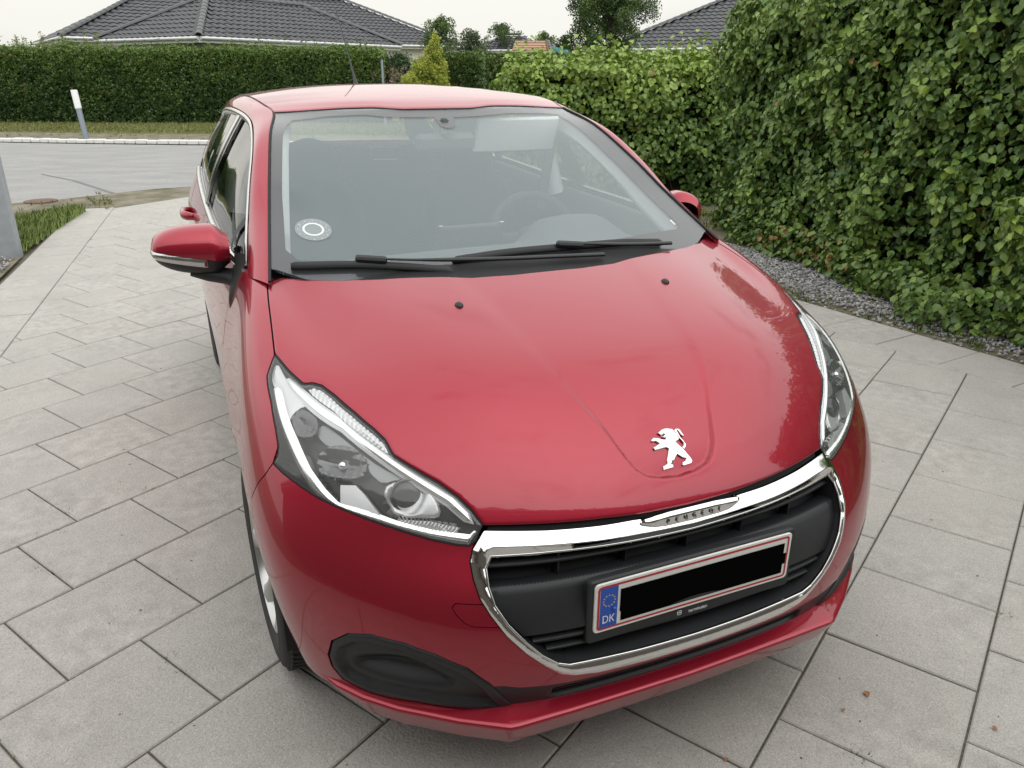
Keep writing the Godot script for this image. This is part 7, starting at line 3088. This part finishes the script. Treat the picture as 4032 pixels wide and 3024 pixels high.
func renormal(m: Dictionary) -> void:
	var v: PackedVector3Array = m.v
	var old: PackedVector3Array = m.n
	var ix: PackedInt32Array = m.i
	var n := PackedVector3Array()
	n.resize(v.size())
	for k in range(0, ix.size(), 3):
		var a := ix[k]
		var b := ix[k + 1]
		var c := ix[k + 2]
		var g := (v[b] - v[a]).cross(v[c] - v[a])
		if g.dot(old[a] + old[b] + old[c]) < 0.0:
			g = -g
		n[a] += g
		n[b] += g
		n[c] += g
	for k in v.size():
		n[k] = n[k].normalized() if n[k].length_squared() > 1e-20 else old[k]
	m.n = n


# walls going in from the cut edge of a region, so that a panel has thickness
func skirt(m: Dictionary, depth: float) -> void:
	var f: PackedFloat32Array = m.f
	var ix: PackedInt32Array = m.i
	var count := {}
	for k in range(0, ix.size(), 3):
		for q in 3:
			var a := ix[k + q]
			var b := ix[k + (q + 1) % 3]
			if absf(f[a]) < 1e-5 and absf(f[b]) < 1e-5:
				var key := Vector2i(mini(a, b), maxi(a, b))
				count[key] = [count.get(key, [0])[0] + 1, ix[k + (q + 2) % 3]]
	for key in count:
		if count[key][0] != 1:
			continue
		var a: Vector3 = m.v[key.x]
		var b: Vector3 = m.v[key.y]
		var c: Vector3 = m.v[count[key][1]]
		var na: Vector3 = m.n[key.x]
		var nb: Vector3 = m.n[key.y]
		var side := (b - a).cross(na)
		if side.dot(c - a) > 0.0:
			side = -side
		if side.length_squared() < 1e-16:
			continue
		quad(m, a, b, b - nb * depth, a - na * depth, side.normalized())


# ---------------------------------------------------------------- subdivision
func catmull_clark(v: PackedVector3Array, q: PackedInt32Array) -> Array:
	var nv := v.size()
	var nf := q.size() / 4
	var fp := PackedVector3Array()
	fp.resize(nf)
	var edge := {}
	var ea := PackedInt32Array()
	var eb := PackedInt32Array()
	var esum := PackedVector3Array()
	var ecount := PackedInt32Array()
	var eid := PackedInt32Array()
	eid.resize(nf * 4)
	var fs := PackedVector3Array()
	fs.resize(nv)
	var fc := PackedInt32Array()
	fc.resize(nv)
	for k in nf:
		var c := (v[q[k * 4]] + v[q[k * 4 + 1]] + v[q[k * 4 + 2]] + v[q[k * 4 + 3]]) * 0.25
		fp[k] = c
		for s in 4:
			var a := q[k * 4 + s]
			var b := q[k * 4 + (s + 1) % 4]
			fs[a] += c
			fc[a] += 1
			var key := mini(a, b) * 1048576 + maxi(a, b)
			var id: int = edge.get(key, -1)
			if id < 0:
				id = ea.size()
				edge[key] = id
				ea.append(a)
				eb.append(b)
				esum.append(Vector3.ZERO)
				ecount.append(0)
			esum[id] += c
			ecount[id] += 1
			eid[k * 4 + s] = id
	var ne := ea.size()
	var out := PackedVector3Array()
	out.resize(nv + ne + nf)
	var vs := PackedVector3Array()
	vs.resize(nv)
	var vc := PackedInt32Array()
	vc.resize(nv)
	var bs := PackedVector3Array()
	bs.resize(nv)
	var bc := PackedInt32Array()
	bc.resize(nv)
	for e in ne:
		var a := ea[e]
		var b := eb[e]
		vs[a] += v[b]
		vs[b] += v[a]
		vc[a] += 1
		vc[b] += 1
		if ecount[e] == 2:
			out[nv + e] = (v[a] + v[b] + esum[e]) * 0.25
		else:
			out[nv + e] = (v[a] + v[b]) * 0.5
			bs[a] += v[b]
			bs[b] += v[a]
			bc[a] += 1
			bc[b] += 1
	for k in nv:
		if bc[k] > 0:
			out[k] = v[k] if fc[k] == 1 else v[k] * 0.75 + bs[k] * 0.125
		else:
			var n := float(fc[k])
			out[k] = (fs[k] / n + vs[k] / n + v[k] + v[k] * (n - 3.0)) / n
	for k in nf:
		out[nv + ne + k] = fp[k]
	var nq := PackedInt32Array()
	nq.resize(nf * 16)
	var w := 0
	for k in nf:
		for s in 4:
			nq[w] = q[k * 4 + s]
			nq[w + 1] = nv + eid[k * 4 + s]
			nq[w + 2] = nv + ne + k
			nq[w + 3] = nv + eid[k * 4 + (s + 3) % 4]
			w += 4
	return [out, nq]


# the cage whose limit surface passes through the given points
func fit_cage(target: PackedVector3Array, q: PackedInt32Array) -> PackedVector3Array:
	var p := target.duplicate()
	for pass_ in 12:
		var a := p
		var f := q
		for k in 2:
			var r := catmull_clark(a, f)
			a = r[0]
			f = r[1]
		for k in p.size():
			p[k] += (target[k] - a[k]) * 0.9
	return p


func quads_to_md(v: PackedVector3Array, q: PackedInt32Array) -> Dictionary:
	var m := md()
	m.v = v
	var n := PackedVector3Array()
	n.resize(v.size())
	var ix := PackedInt32Array()
	ix.resize(q.size() / 4 * 6)
	var w := 0
	for k in range(0, q.size(), 4):
		var a := q[k]
		var b := q[k + 1]
		var c := q[k + 2]
		var d := q[k + 3]
		var g := (v[c] - v[a]).cross(v[d] - v[b])
		n[a] += g
		n[b] += g
		n[c] += g
		n[d] += g
		for e in [a, b, c, a, c, d]:
			ix[w] = e
			w += 1
	for k in n.size():
		n[k] = n[k].normalized()
	m.n = n
	var uv := PackedVector2Array()
	uv.resize(v.size())
	m.uv = uv
	m.i = ix
	return m


# finds the point of a surface over a point of a plane spanned by two directions
func lookup(m: Dictionary, ux: Vector3, uy: Vector3, cell := 0.02) -> Dictionary:
	var h := {}
	for k in range(0, m.i.size(), 3):
		var lo := Vector2(INF, INF)
		var hi := -lo
		for s in 3:
			var p: Vector3 = m.v[m.i[k + s]]
			var q := Vector2(p.dot(ux), p.dot(uy))
			lo = lo.min(q)
			hi = hi.max(q)
		for x in range(floori(lo.x / cell), floori(hi.x / cell) + 1):
			for y in range(floori(lo.y / cell), floori(hi.y / cell) + 1):
				var key := Vector2i(x, y)
				if not h.has(key):
					h[key] = PackedInt32Array()
				h[key].append(k)
	return {"m": m, "h": h, "ux": ux, "uy": uy, "cell": cell}


func find(l: Dictionary, q: Vector2) -> Array:
	var m: Dictionary = l.m
	var best := []
	var off := INF
	for k in l.h.get(Vector2i(floori(q.x / l.cell), floori(q.y / l.cell)), PackedInt32Array()):
		var a3: Vector3 = m.v[m.i[k]]
		var b3: Vector3 = m.v[m.i[k + 1]]
		var c3: Vector3 = m.v[m.i[k + 2]]
		var a := Vector2(a3.dot(l.ux), a3.dot(l.uy))
		var b := Vector2(b3.dot(l.ux), b3.dot(l.uy))
		var c := Vector2(c3.dot(l.ux), c3.dot(l.uy))
		var den := (b - a).cross(c - a)
		if absf(den) < 1e-12:
			continue
		var u := (q - a).cross(c - a) / den
		var w := (b - a).cross(q - a) / den
		var miss := maxf(maxf(-u, -w), u + w - 1.0)
		if miss < off:
			off = miss
			u = clampf(u, 0, 1)
			w = clampf(w, 0, 1)
			best = [a3 + (b3 - a3) * u + (c3 - a3) * w, (m.n[m.i[k]] * (1.0 - u - w) + m.n[m.i[k + 1]] * u + m.n[m.i[k + 2]] * w).normalized()]
	return best
